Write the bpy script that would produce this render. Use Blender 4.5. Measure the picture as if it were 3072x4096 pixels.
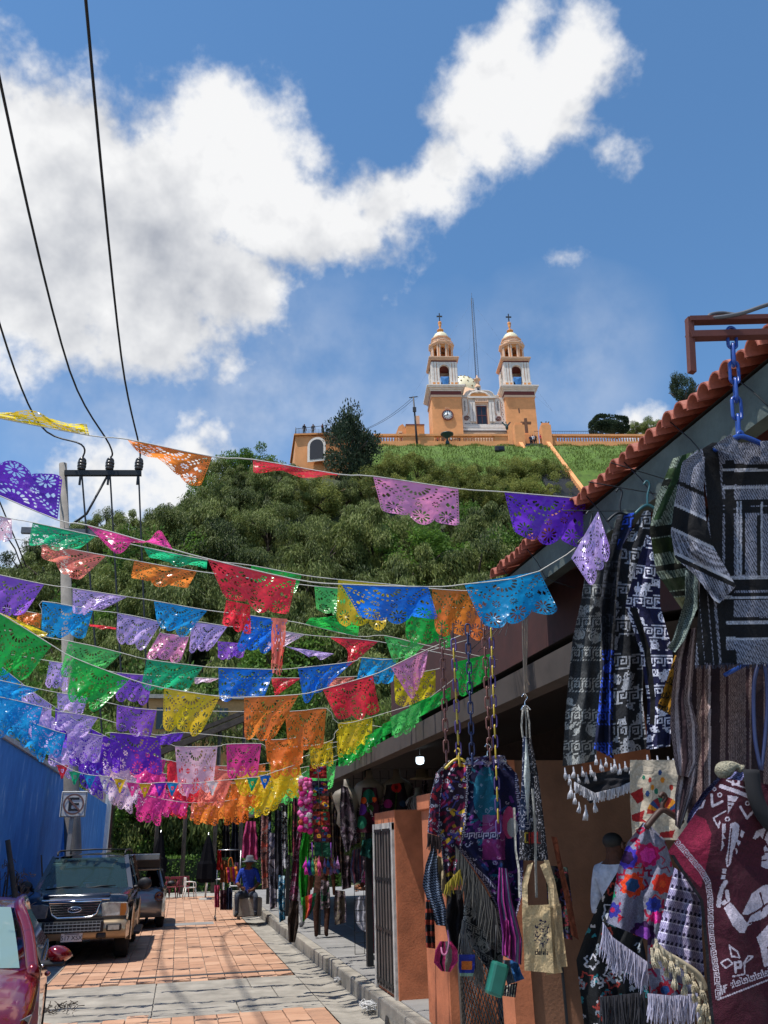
import bpy, bmesh, math, random
import numpy as np
from mathutils import Vector, Matrix
scene = bpy.context.scene
for _o in list(bpy.data.objects): bpy.data.objects.remove(_o)
COL = scene.collection
rad = math.radians
# ------------------------------------------------------------------ camera
CAM_H, FPX, YAW, PITCH, ROLL = 1.95, 830.0, 13.5, 21.8, 1.5
def _basis():
    y, p, r = rad(YAW), rad(PITCH), rad(ROLL)
    f = np.array([math.sin(y)*math.cos(p), math.cos(y)*math.cos(p), math.sin(p)])
    rt = np.array([math.cos(y), -math.sin(y), 0.0]); up = np.cross(rt, f)
    return rt*math.cos(r)-up*math.sin(r), up*math.cos(r)+rt*math.sin(r), f
CR, CU, CF = _basis()
cd = bpy.data.cameras.new('camera'); cam = bpy.data.objects.new('camera', cd); COL.objects.link(cam)
cd.sensor_fit = 'VERTICAL'; cd.sensor_height = 36.0; cd.lens = 36.0*FPX/1024.0
cd.clip_start = 0.05; cd.clip_end = 6000.0
cam.matrix_world = Matrix(((CR[0], CU[0], -CF[0], 0), (CR[1], CU[1], -CF[1], 0), (CR[2], CU[2], -CF[2], CAM_H), (0, 0, 0, 1)))
scene.camera = cam
def ray(sx, sy):                      # sx, sy: pixel of the 3072x4096 photograph
    return (CR*(sx/4-384) - CU*(sy/4-512) + CF*FPX)/FPX
def at(sx, sy, Y):
    r = ray(sx, sy); return Vector(r*(Y/r[1])) + Vector((0, 0, CAM_H))
def atX(sx, sy, X):
    r = ray(sx, sy); return Vector(r*(X/r[0])) + Vector((0, 0, CAM_H))
def atZ(sx, sy, Z):
    r = ray(sx, sy); return Vector(r*((Z-CAM_H)/r[2])) + Vector((0, 0, CAM_H))
def proj(P):
    d = np.array(P, float)-np.array([0, 0, CAM_H]); z = d@CF
    if z < .01: return (-9999, -9999)
    return 4*(384+FPX*(d@CR)/z), 4*(512-FPX*(d@CU)/z)
# ------------------------------------------------------------------ light
SUN_EL, SUN_AZ = 70.0, -110.0          # azimuth measured from +Y clockwise (sun stands left, a little behind the camera)
sdir = Vector((math.sin(rad(SUN_AZ))*math.cos(rad(SUN_EL)), math.cos(rad(SUN_AZ))*math.cos(rad(SUN_EL)), math.sin(rad(SUN_EL))))
sl = bpy.data.lights.new('sun', 'SUN'); sl.energy = 4.6; sl.angle = rad(0.55); sl.color = (1.0, 0.95, 0.87)
so = bpy.data.objects.new('sun', sl); COL.objects.link(so)
so.rotation_euler = sdir.to_track_quat('Z', 'Y').to_euler()
w = bpy.data.worlds.new('World'); scene.world = w; w.use_nodes = True
wt = w.node_tree; wt.nodes.clear()
def wn(t, **k):
    n = wt.nodes.new(t)
    for a, b in k.items(): setattr(n, a, b)
    return n
def wl(a, b): wt.links.new(a, b)
def wmath(op, a, b=None, c=None, clamp=False):
    n = wn('ShaderNodeMath', operation=op, use_clamp=clamp)
    for i, v in enumerate((a, b, c)):
        if v is None: continue
        if hasattr(v, 'is_linked'): wl(v, n.inputs[i])
        else: n.inputs[i].default_value = v
    return n.outputs[0]
sky = wn('ShaderNodeTexSky', sky_type='NISHITA'); sky.sun_disc = False
sky.sun_elevation = rad(SUN_EL); sky.sun_rotation = rad(SUN_AZ); sky.altitude = 2100; sky.air_density = 1.0; sky.dust_density = 0.15; sky.ozone_density = 2.2
tc = wn('ShaderNodeTexCoord'); DIR = tc.outputs['Generated']
SKY_STR = 0.15
hs = wn('ShaderNodeHueSaturation'); hs.inputs['Hue'].default_value = .493; hs.inputs['Saturation'].default_value = 1.12; hs.inputs['Value'].default_value = 1.16
wl(sky.outputs[0], hs.inputs['Color'])
# cumulus: soft blobs at fixed directions, broken up by fractal noise
def wnoise(scale, detail, rough, vec):
    n = wn('ShaderNodeTexNoise'); n.inputs['Scale'].default_value = scale; n.inputs['Detail'].default_value = detail
    n.inputs['Roughness'].default_value = rough; wl(vec, n.inputs['Vector']); return n
nw = wnoise(9.0, 2.0, .55, DIR)
sub = wn('ShaderNodeVectorMath', operation='SUBTRACT'); wl(nw.outputs['Color'], sub.inputs[0]); sub.inputs[1].default_value = (.5, .5, .5)
scl = wn('ShaderNodeVectorMath', operation='SCALE'); wl(sub.outputs[0], scl.inputs[0]); scl.inputs['Scale'].default_value = .10
add = wn('ShaderNodeVectorMath', operation='ADD'); wl(DIR, add.inputs[0]); wl(scl.outputs[0], add.inputs[1]); WD = add.outputs[0]
def dirpx(fx, fy):
    v = Vector(ray(fx*1.8517, fy*1.8517)); return v.normalized()
def field(blobs):
    acc = None
    for (fx, fy, r, wgt) in blobs:
        d = dirpx(fx, fy) if fy is not None else Vector(fx).normalized()
        vd = wn('ShaderNodeVectorMath', operation='DISTANCE'); wl(WD, vd.inputs[0]); vd.inputs[1].default_value = d
        v = wmath('MULTIPLY_ADD', vd.outputs['Value'], -wgt*1750.0/r, wgt)
        acc = v if acc is None else wmath('SMOOTH_MAX', acc, v, .12)
    return acc
B = [(-30,400,330,1),(180,390,300,1),(340,440,300,1),(500,370,260,1),(600,480,240,.95),(300,600,320,1),(60,610,330,1),(490,640,230,.95),(400,720,160,.75),
     (740,510,170,.8),(830,450,150,.78),(910,410,140,.78),(970,350,140,.8),(1030,270,150,.82),(1090,170,150,.84),(1180,230,150,.82),(1250,130,130,.74),(1310,150,90,.62),(1120,50,100,.6),(850,530,120,.55),(1240,280,100,.6),
     (1335,335,90,.55),(1228,550,90,.42),(820,655,95,.42),(230,1060,230,.74),(20,1120,200,.64),(440,960,140,.55),(1385,905,100,.55)]
B += [((-.9,.3,.35),None,560,1),((-.5,-.8,.4),None,650,1),((.8,-.5,.35),None,560,1),((.95,.3,.3),None,330,.8)]
fld = field(B)
n1 = wnoise(7.0, 5.0, .62, DIR)
n4 = wnoise(26.0, 5.0, .66, DIR)
den = wmath('ADD', wmath('ADD', fld, wmath('MULTIPLY', wmath('SUBTRACT', n1.outputs['Fac'], .5), 1.25)), wmath('MULTIPLY', wmath('SUBTRACT', n4.outputs['Fac'], .5), .45))
mr = wn('ShaderNodeMapRange', interpolation_type='SMOOTHSTEP'); wl(den, mr.inputs[0]); mr.inputs[1].default_value = .22; mr.inputs[2].default_value = .60
veil = wmath('MULTIPLY', wmath('MAXIMUM', field([(600,840,330,.75),(1230,800,230,.6),(250,900,330,.7),(930,930,300,.6)]), 0.0), wmath('MULTIPLY_ADD', n1.outputs['Fac'], 1.6, -.35), clamp=True)
ALPHA = wmath('MAXIMUM', mr.outputs[0], veil)
# light and shade inside the clouds: sun-side relief of the noise, grey thick undersides
off = wn('ShaderNodeVectorMath', operation='ADD'); wl(DIR, off.inputs[0]); off.inputs[1].default_value = (-.022, 0.0, .04)
n2 = wnoise(7.0, 3.0, .6, off.outputs[0])
rel = wmath('MULTIPLY', wmath('SUBTRACT', n1.outputs['Fac'], n2.outputs['Fac']), 1.7)
gr = field([(110,640,330,1.),(340,630,280,.95),(480,690,190,.8),(-40,470,260,.8),(240,450,170,.5),(900,430,140,.4)])
n3 = wnoise(3.2, 2.0, .55, DIR)
shade = wmath('MULTIPLY', gr, wmath('MULTIPLY_ADD', n3.outputs['Fac'], 1.1, -.12))
bright = wmath('SUBTRACT', wmath('ADD', wmath('MULTIPLY_ADD', ALPHA, .10, .82), rel), wmath('MULTIPLY', shade, .52))
bc = wn('ShaderNodeClamp'); wl(bright, bc.inputs[0]); bc.inputs[1].default_value = .36; bc.inputs[2].default_value = 1.0
cr = wn('ShaderNodeMix', data_type='RGBA'); wl(bc.outputs[0], cr.inputs['Factor'])
cr.inputs['A'].default_value = (.17, .21, .30, 1); cr.inputs['B'].default_value = (1.0, 1.0, 1.0, 1)
sc_ = wn('ShaderNodeVectorMath', operation='SCALE'); wl(cr.outputs['Result'], sc_.inputs[0]); sc_.inputs['Scale'].default_value = .80/SKY_STR
mx = wn('ShaderNodeMix', data_type='RGBA'); wl(wmath('MULTIPLY', ALPHA, .97), mx.inputs['Factor']); wl(hs.outputs[0], mx.inputs['A']); wl(sc_.outputs[0], mx.inputs['B'])
bg = wn('ShaderNodeBackground'); bg.inputs['Strength'].default_value = SKY_STR; wl(mx.outputs['Result'], bg.inputs['Color'])
wo = wn('ShaderNodeOutputWorld'); wl(bg.outputs[0], wo.inputs['Surface'])
w.cycles.sampling_method = 'MANUAL'; w.cycles.sample_map_resolution = 512
vs = scene.view_settings; scene.display_settings.display_device = 'sRGB'
vs.view_transform = 'Standard'; vs.look = 'None'; vs.exposure = 0.25; vs.gamma = 1.0; vs.use_curve_mapping = False
scene.render.engine = 'CYCLES'; cy = scene.cycles
cy.use_denoising = True; cy.denoiser = 'OPENIMAGEDENOISE'; cy.max_bounces = 7; cy.diffuse_bounces = 3; cy.glossy_bounces = 3
cy.transmission_bounces = 5; cy.transparent_max_bounces = 12; cy.caustics_reflective = False; cy.caustics_refractive = False; cy.sample_clamp_indirect = 6.0

# ------------------------------------------------------------------ helpers
rnd = random.Random(11); rng = np.random.default_rng(5)
def lin(c): return c/12.92 if c <= .04045 else ((c+.055)/1.055)**2.4
def hexc(h):
    h = h.lstrip('#'); return tuple(lin(int(h[i:i+2], 16)/255) for i in (0, 2, 4))
MATS = {}
def mat(name, col, rough=.7, metal=0.0, var=.18, scale=6.0, bump=.0, bscale=40.0, coat=0.0, spec=.5, detail=4.0, trans=0.0):
    """Principled material; colour broken up by object-space noise."""
    if name in MATS: return MATS[name]
    if isinstance(col, str): col = hexc(col)
    m = bpy.data.materials.new(name); m.use_nodes = True; nt = m.node_tree; b = nt.nodes['Principled BSDF']
    b.inputs['Roughness'].default_value = rough; b.inputs['Metallic'].default_value = metal
    b.inputs['Coat Weight'].default_value = coat; b.inputs['Coat Roughness'].default_value = .06; b.inputs['Specular IOR Level'].default_value = spec
    t = nt.nodes.new('ShaderNodeTexCoord')
    if var > 0:
        n = nt.nodes.new('ShaderNodeTexNoise'); n.inputs['Scale'].default_value = scale; n.inputs['Detail'].default_value = detail; n.inputs['Roughness'].default_value = .62
        nt.links.new(t.outputs['Object'], n.inputs['Vector'])
        r = nt.nodes.new('ShaderNodeValToRGB'); e = r.color_ramp.elements
        e[0].position = .28; e[1].position = .74
        e[0].color = tuple(max(0, c*(1-var)) for c in col)+(1,); e[1].color = tuple(min(1, c*(1+var*.8)) for c in col)+(1,)
        nt.links.new(n.outputs['Fac'], r.inputs[0]); nt.links.new(r.outputs[0], b.inputs['Base Color'])
    else: b.inputs['Base Color'].default_value = tuple(col)+(1,)
    if bump > 0:
        n2 = nt.nodes.new('ShaderNodeTexNoise'); n2.inputs['Scale'].default_value = bscale; n2.inputs['Detail'].default_value = 5; nt.links.new(t.outputs['Object'], n2.inputs['Vector'])
        bp = nt.nodes.new('ShaderNodeBump'); bp.inputs['Strength'].default_value = bump; bp.inputs['Distance'].default_value = .02
        nt.links.new(n2.outputs['Fac'], bp.inputs['Height']); nt.links.new(bp.outputs[0], b.inputs['Normal'])
    MATS[name] = m; return m
def glassmat(name, col, rough=.04, alpha=.35):
    if name in MATS: return MATS[name]
    m = mat(name, col, rough=rough, var=0, spec=.8)
    nt = m.node_tree; b = nt.nodes['Principled BSDF']; o = nt.nodes['Material Output']
    tr = nt.nodes.new('ShaderNodeBsdfTransparent'); tr.inputs[0].default_value = (.75, .85, .85, 1); mxs = nt.nodes.new('ShaderNodeMixShader'); mxs.inputs[0].default_value = 1-alpha
    nt.links.new(tr.outputs[0], mxs.inputs[1]); nt.links.new(b.outputs[0], mxs.inputs[2]); nt.links.new(mxs.outputs[0], o.inputs['Surface'])
    return m
def colattr(name, rough=.9, bump=.25, bscale=350.0, sheen=.0, spec=.3):
    """material that shows the woven or printed colours carried by the cloth (colour attribute 'print')"""
    if name in MATS: return MATS[name]
    m = bpy.data.materials.new(name); m.use_nodes = True; nt = m.node_tree; b = nt.nodes['Principled BSDF']
    a = nt.nodes.new('ShaderNodeVertexColor'); a.layer_name = 'print'
    b.inputs['Roughness'].default_value = rough; b.inputs['Specular IOR Level'].default_value = spec
    t = nt.nodes.new('ShaderNodeTexCoord'); n = nt.nodes.new('ShaderNodeTexNoise'); n.inputs['Scale'].default_value = bscale*.35; n.inputs['Detail'].default_value = 4
    nt.links.new(t.outputs['Object'], n.inputs['Vector'])
    mrr = nt.nodes.new('ShaderNodeMapRange'); mrr.inputs[1].default_value = .3; mrr.inputs[2].default_value = .7; mrr.inputs[3].default_value = .72; mrr.inputs[4].default_value = 1.12
    nt.links.new(n.outputs['Fac'], mrr.inputs[0])
    s = nt.nodes.new('ShaderNodeVectorMath'); s.operation = 'SCALE'; nt.links.new(a.outputs['Color'], s.inputs[0]); nt.links.new(mrr.outputs[0], s.inputs['Scale'])
    nt.links.new(s.outputs[0], b.inputs['Base Color'])
    if bump:
        n2 = nt.nodes.new('ShaderNodeTexNoise'); n2.inputs['Scale'].default_value = bscale; nt.links.new(t.outputs['Object'], n2.inputs['Vector'])
        bp = nt.nodes.new('ShaderNodeBump'); bp.inputs['Strength'].default_value = bump; bp.inputs['Distance'].default_value = .01
        nt.links.new(n2.outputs['Fac'], bp.inputs['Height'])
        n3 = nt.nodes.new('ShaderNodeTexNoise'); n3.inputs['Scale'].default_value = 11; n3.inputs['Detail'].default_value = 3; n3.inputs['Distortion'].default_value = .6; nt.links.new(t.outputs['Object'], n3.inputs['Vector'])
        b2 = nt.nodes.new('ShaderNodeBump'); b2.inputs['Strength'].default_value = .55; b2.inputs['Distance'].default_value = .05; nt.links.new(n3.outputs['Fac'], b2.inputs['Height']); nt.links.new(b2.outputs[0], bp.inputs['Normal'])
        nt.links.new(bp.outputs[0], b.inputs['Normal'])
    MATS[name] = m; return m
MW = {}                                # world matrices of the empties
def tag(o, label=None, cat=None, group=None, kind=None):
    if label: o['label'] = label
    if cat: o['category'] = cat
    if group: o['group'] = group
    if kind: o['kind'] = kind
    return o
def thing(name, label, cat, loc=(0, 0, 0), rotz=0.0, group=None, scale=1.0):
    o = bpy.data.objects.new(name, None); COL.objects.link(o); o.empty_display_size = .1
    o.location = loc; o.rotation_euler = (0, 0, rotz); o.scale = (scale,)*3
    MW[o.name] = Matrix.Translation(Vector(loc)) @ Matrix.Rotation(rotz, 4, 'Z') @ Matrix.Scale(scale, 4)
    return tag(o, label, cat, group)
def link(o, parent=None, local=False):
    COL.objects.link(o)
    if parent is not None:
        o.parent = parent
        if not local and parent.name in MW: o.matrix_parent_inverse = MW[parent.name].inverted()
    return o
def dup(root, loc, rotz=None, label=None, group=None, scale=None):
    r = root.copy(); COL.objects.link(r); r.location = loc
    if rotz is not None: r.rotation_euler = (0, 0, rotz)
    if scale is not None: r.scale = scale if hasattr(scale, '__len__') else (scale,)*3
    if label: r['label'] = label
    if group: r['group'] = group
    for ch in list(root.children):
        c = ch.copy(); COL.objects.link(c); c.parent = r
        for g in ch.children:
            d = g.copy(); COL.objects.link(d); d.parent = c
    return r
class MB:
    """collects boxes, tubes, lathes and grids into one mesh"""
    def __init__(s): s.v = []; s.f = []; s.sm = []; s.cols = None
    def add(s, vs, fs, smooth=False):
        n = len(s.v); s.v += [tuple(q) for q in vs]; s.f += [tuple(i+n for i in f) for f in fs]; s.sm += [smooth]*len(fs); return s
    def box(s, a, b, M=None):
        x0, y0, z0 = a; x1, y1, z1 = b
        v = [Vector(q) for q in ((x0,y0,z0),(x1,y0,z0),(x1,y1,z0),(x0,y1,z0),(x0,y0,z1),(x1,y0,z1),(x1,y1,z1),(x0,y1,z1))]
        if M is not None: v = [M @ q for q in v]
        return s.add(v, [(3,2,1,0),(4,5,6,7),(0,1,5,4),(1,2,6,5),(2,3,7,6),(3,0,4,7)])
    def beam(s, a, b, w, h, up=(0, 0, 1)):
        a, b = Vector(a), Vector(b); d = (b-a).normalized(); sd = d.cross(Vector(up))
        if sd.length < 1e-4: sd = d.cross(Vector((1, 0, 0)))
        sd.normalize(); u = sd.cross(d)
        v = []
        for p in (a, b):
            for i, j in ((-1,-1),(1,-1),(1,1),(-1,1)): v.append(p+sd*(w/2*i)+u*(h/2*j))
        return s.add(v, [(3,2,1,0),(4,5,6,7),(0,1,5,4),(1,2,6,5),(2,3,7,6),(3,0,4,7)])
    def tube(s, pts, r, n=8, cap=True, closed=False):
        pts = [Vector(p) for p in pts]; N = len(pts); rs = r if hasattr(r, '__len__') else [r]*N
        ring = []; prev = None
        for i, p in enumerate(pts):
            if closed: d = pts[(i+1) % N]-pts[i-1]
            else: d = pts[min(i+1, N-1)]-pts[max(i-1, 0)]
            d = d.normalized() if d.length > 1e-9 else Vector((0, 0, 1))
            if prev is None:
                u = d.cross(Vector((0, 0, 1)))
                if u.length < 1e-3: u = d.cross(Vector((1, 0, 0)))
            else: u = prev-d*prev.dot(d)
            if u.length < 1e-6: u = d.orthogonal()
            u.normalize(); prev = u; w_ = d.cross(u)
            ring.append([p+u*(rs[i]*math.cos(2*math.pi*k/n))+w_*(rs[i]*math.sin(2*math.pi*k/n)) for k in range(n)])
        v = [q for rg in ring for q in rg]; f = []
        M_ = N if closed else N-1
        for i in range(M_):
            j = (i+1) % N
            for k in range(n): f.append((i*n+k, i*n+(k+1) % n, j*n+(k+1) % n, j*n+k))
        if cap and not closed: f.append(tuple(range(n))[::-1]); f.append(tuple((N-1)*n+k for k in range(n)))
        return s.add(v, f, True)
    def lathe(s, prof, n=16, c=(0, 0, 0), M=None, a0=0, a1=2*math.pi):
        full = abs(a1-a0-2*math.pi) < 1e-6; k_ = n if full else n+1; v = []
        for r, z in prof:
            for k in range(k_):
                a = a0+(a1-a0)*k/n; q = Vector((r*math.cos(a), r*math.sin(a), z))
                if M is not None: q = M @ q
                v.append(q+Vector(c))
        f = []
        for i in range(len(prof)-1):
            for k in range(n if full else n):
                k2 = (k+1) % k_; f.append((i*k_+k, i*k_+k2, (i+1)*k_+k2, (i+1)*k_+k))
        return s.add(v, f, True)
    def poly(s, pts, depth=None):
        """planar outline, extruded by the vector depth"""
        pts = [Vector(p) for p in pts]; n = len(pts)
        if depth is None: return s.add(pts, [tuple(range(n))])
        d = Vector(depth); v = pts+[p+d for p in pts]
        f = [tuple(range(n))[::-1], tuple(range(n, 2*n))]+[(i, (i+1) % n, n+(i+1) % n, n+i) for i in range(n)]
        return s.add(v, f)
    def ball(s, c, r, n=10, m=7):
        rx = r if hasattr(r, '__len__') else (r, r, r)
        prof = [(max(.001, math.sin(math.pi*i/m)), -math.cos(math.pi*i/m)) for i in range(m+1)]
        return s.lathe(prof, n, c, Matrix.Diagonal((rx[0], rx[1], rx[2])))
    def build(s, name, m, parent=None, local=False, bevel=0.0, smooth=None, kind=None):
        me = bpy.data.meshes.new(name); me.from_pydata(s.v, [], s.f)
        bm = bmesh.new(); bm.from_mesh(me); bmesh.ops.recalc_face_normals(bm, faces=bm.faces)
        bm.to_mesh(me); bm.free()
        fl = s.sm if smooth is None else [smooth]*len(s.f)
        me.polygons.foreach_set('use_smooth', fl)
        if m is not None: me.materials.append(m)
        o = bpy.data.objects.new(name, me); link(o, parent, local)
        if bevel > 0:
            md = o.modifiers.new('bevel', 'BEVEL'); md.width = bevel; md.segments = 2; md.limit_method = 'ANGLE'
        if kind: o['kind'] = kind
        return o
def npmesh(name, V, Fq, m, parent=None, cols=None, smooth=True, local=False):
    """numpy mesh: V (n,3), Fq (k,3|4); cols: (k,3) linear colour for each face"""
    me = bpy.data.meshes.new(name); V = np.asarray(V, dtype=np.float32); Fq = np.asarray(Fq, dtype=np.int32)
    k, c = Fq.shape
    me.vertices.add(len(V)); me.vertices.foreach_set('co', V.ravel())
    me.loops.add(k*c); me.loops.foreach_set('vertex_index', Fq.ravel())
    me.polygons.add(k); me.polygons.foreach_set('loop_start', np.arange(k, dtype=np.int32)*c); me.polygons.foreach_set('loop_total', np.full(k, c, dtype=np.int32))
    me.polygons.foreach_set('use_smooth', np.full(k, smooth, dtype=bool))
    if cols is not None:
        ca = me.color_attributes.new('print', 'FLOAT_COLOR', 'CORNER')
        cc = np.ones((k, c, 4), dtype=np.float32); cc[:, :, :3] = np.asarray(cols, dtype=np.float32)[:, None, :]
        ca.data.foreach_set('color', cc.ravel())
    me.update(calc_edges=True)
    if m is not None: me.materials.append(m)
    o = bpy.data.objects.new(name, me); return link(o, parent, local)
def struct(o): o['kind'] = 'structure'; return o
# ------------------------------------------------------------------ ground, hill, street
def sstep(a, b, x):
    t = np.clip((x-a)/(b-a), 0, 1); return t*t*(3-2*t)
def hill_h(X, Y):
    X = np.asarray(X, float); Y = np.asarray(Y, float)
    yl = 108.6-(X-46.4)*.178
    dx = np.maximum(np.maximum(6-X, X-150), 0); dy = np.maximum(np.maximum(yl-Y, Y-190), 0)
    d = np.sqrt((dx*.75)**2+dy**2)
    z = 55.5-.97*d+1.2*np.sin(X*.21+.5)*np.sin(Y*.17)*sstep(0, 8, d)
    sh = np.minimum(46.8, 46.8-1.3*(98-Y))*sstep(2, 8, X)*(1-sstep(28, 33, X)); z = np.maximum(z, sh)
    low = .25*np.clip(Y-46, 0, 40)*sstep(46, 60, Y)
    return np.where(z > low, z, low)*sstep(43, 50, Y+np.abs(X)*.02)
def hill_hit(sx, sy, y0=44, y1=180):
    r = ray(sx, sy)
    for Y in np.arange(y0, y1, .5):
        p = r*(Y/r[1]); z = p[2]+CAM_H
        if z <= hill_h(p[0], Y): return Vector((p[0], Y, float(hill_h(p[0], Y))))
    return None
M_GROUND = mat('bare_earth', (.16, .13, .10), .95, var=.35, scale=.6, bump=.4, bscale=8)
M_GRASS = mat('grass_green', (.085, .150, .020), .95, var=.5, scale=.9, bump=.8, bscale=6, detail=8)
M_CONC = mat('concrete', (.33, .31, .275), .9, var=.32, scale=3.0, bump=.35, bscale=30, detail=8)
M_CONC2 = mat('pale_concrete', (.30, .275, .235), .9, var=.4, scale=2.2, bump=.35, bscale=25, detail=8)
M_SIDE = mat('sidewalk_concrete', (.24, .235, .23), .9, var=.25, scale=2.0, bump=.3, bscale=30, detail=8)
g = MB(); g.add([(-3000,-3000,-.09),(3000,-3000,-.09),(3000,3000,-.09),(-3000,3000,-.09)], [(0,1,2,3)])
struct(g.build('ground', M_GROUND))
xs = np.arange(-60, 190, 2.0); ys = np.concatenate([np.arange(42, 112, 1.5), np.arange(112, 196, 4.0)])
XX, YY = np.meshgrid(xs, ys); ZZ = hill_h(XX, YY)-.04+np.where(YY > 52, .25*np.sin(XX*1.7)*np.sin(YY*1.3), 0)*np.where(YY < 106, 1, 0)
V = np.stack([XX, YY, ZZ], -1).reshape(-1, 3); nx = len(xs)
ii = np.arange(len(ys)-1)[:, None]*nx+np.arange(nx-1)[None]; ii = ii.ravel()
M_UNDER = mat('undergrowth', (.040, .050, .018), .98, var=.6, scale=.8, bump=.8, bscale=3, detail=9)
HILL = struct(npmesh('hill', V, np.stack([ii, ii+1, ii+nx+1, ii+nx], 1), M_UNDER))
# street bed with gutter, shoulder, concrete bands
b = MB(); b.box((-1.9, -6, -.085), (2.0, 43, -.03)); STREET = struct(b.build('street', M_CONC))
b = MB(); b.box((-8, 10, -.088), (-1.915, 43, -.012)); struct(b.build('road_shoulder', M_CONC))
b = MB()
for y in np.arange(-6, 43, 1.5):
    y1 = y+1.485; b.add([(2.0,y,-.004),(2.25,y,-.03),(2.52,y,-.012),(2.0,y1,-.004),(2.25,y1,-.03),(2.52,y1,-.012)], [(0,1,4,3),(1,2,5,4)])
struct(b.build('gutter', M_CONC2))
b = MB(); b.box((-14, 41.3, -.088), (12, 47, -.008)); struct(b.build('plaza_paving', M_CONC))
# clay pavers in running bond
mp = bpy.data.materials.new('clay_paver'); mp.use_nodes = True; nt = mp.node_tree; pb = nt.nodes['Principled BSDF']; pb.inputs['Roughness'].default_value = .88
oi = nt.nodes.new('ShaderNodeObjectInfo'); gi = nt.nodes.new('ShaderNodeNewGeometry'); ad = nt.nodes.new('ShaderNodeMath'); ad.operation = 'ADD'
nt.links.new(oi.outputs['Random'], ad.inputs[0]); nt.links.new(gi.outputs['Random Per Island'], ad.inputs[1])
fr = nt.nodes.new('ShaderNodeMath'); fr.operation = 'FRACT'; nt.links.new(ad.outputs[0], fr.inputs[0])
tp = nt.nodes.new('ShaderNodeNewGeometry'); nz = nt.nodes.new('ShaderNodeTexNoise'); nz.inputs['Scale'].default_value = 1.3; nz.inputs['Detail'].default_value = 8; nz.inputs['Roughness'].default_value = .7
nt.links.new(tp.outputs['Position'], nz.inputs['Vector'])
a2 = nt.nodes.new('ShaderNodeMath'); a2.operation = 'MULTIPLY_ADD'; nt.links.new(fr.outputs[0], a2.inputs[0]); a2.inputs[1].default_value = .42; nt.links.new(nz.outputs['Fac'], a2.inputs[2])
rp = nt.nodes.new('ShaderNodeValToRGB'); e = rp.color_ramp.elements; e[0].position = .36; e[0].color = (.26, .155, .105, 1); e[1].position = .98; e[1].color = (.52, .315, .205, 1)
e2 = rp.color_ramp.elements.new(.64); e2.color = (.43, .235, .145, 1)
nt.links.new(a2.outputs[0], rp.inputs[0]); nt.links.new(rp.outputs[0], pb.inputs['Base Color'])
n4 = nt.nodes.new('ShaderNodeTexNoise'); n4.inputs['Scale'].default_value = 45; nt.links.new(tp.outputs['Position'], n4.inputs['Vector'])
bp = nt.nodes.new('ShaderNodeBump'); bp.inputs['Strength'].default_value = .35; bp.inputs['Distance'].default_value = .01; nt.links.new(n4.outputs['Fac'], bp.inputs['Height']); nt.links.new(bp.outputs[0], pb.inputs['Normal'])
PW, PL = .278, .42
def paver_mesh():
    w_, l_, t = PW/2-.006, PL/2-.007, .004
    v = [(-w_,-l_,-.03),(w_,-l_,-.03),(w_,l_,-.03),(-w_,l_,-.03),(-w_,-l_,-t),(w_,-l_,-t),(w_,l_,-t),(-w_,l_,-t),(-w_+t,-l_+t,0),(w_-t,-l_+t,0),(w_-t,l_-t,0),(-w_+t,l_-t,0)]
    f = [(0,1,5,4),(1,2,6,5),(2,3,7,6),(3,0,4,7),(4,5,9,8),(5,6,10,9),(6,7,11,10),(7,4,8,11),(8,9,10,11)]
    me = bpy.data.meshes.new('paver'); me.from_pydata(v, [], f); me.materials.append(mp); return me
PM = paver_mesh(); cells = []
def band(y): return 12.55 < y < 15.45 or 26.0 < y < 26.7 and False
for c in range(14):
    x = -1.9+PW*(c+.5)
    for r_ in range(-2, 105):
        y = r_*PL+(c % 2)*PL/2
        if y > 41.2 or y < 8.2 or band(y): continue
        cells.append((x, y))
cells.sort(key=lambda q: q[1]); rest = MB()
for k, (x, y) in enumerate(cells):
    dz = rnd.uniform(-.006, .003); rz = rnd.uniform(-.012, .012)
    if k < 300:
        o = bpy.data.objects.new('paver', PM); COL.objects.link(o); o.parent = STREET; o.location = (x, y, dz); o.rotation_euler = (rnd.uniform(-.006, .006), rnd.uniform(-.008, .008), rz)
    else:
        Mx = Matrix.Translation((x, y, dz)) @ Matrix.Rotation(rz, 4, 'Z')
        rest.add([Mx @ v.co for v in PM.vertices], [tuple(p.vertices) for p in PM.polygons])
rest.build('pavers', mp, STREET, kind='stuff')
# pale concrete band across the street: slabs with open joints, and the drain slot behind it
SL = []
for (y0, y1) in ((12.3, 13.3), (13.32, 14.32), (14.34, 15.35)):
    x = -1.9
    while x < 2.0:
        x1 = min(2.0, x+rnd.choice((1.1, 1.4, 1.7)));
        if 2.0-x1 < .4: x1 = 2.0
        b = MB(); b.box((x+.008, y0+.008, -.03), (x1-.008, y1-.008, rnd.uniform(-.004, .002))); b.build('concrete_slab', M_CONC2, STREET, bevel=.006); x = x1
b = MB(); b.box((-.95, 15.93, -.03), (2.0, 16.09, .006)); dr = b.build('drain_cover', mat('drain_iron', (.05, .05, .055), .6, var=.3), None)
tag(dr, 'narrow dark metal drain cover running across the brick street', 'drain cover')
b = MB(); b.box((-.9, 26.1, -.03), (1.1, 26.95, .005)); b.build('concrete_slab', M_SIDE, STREET)
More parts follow.
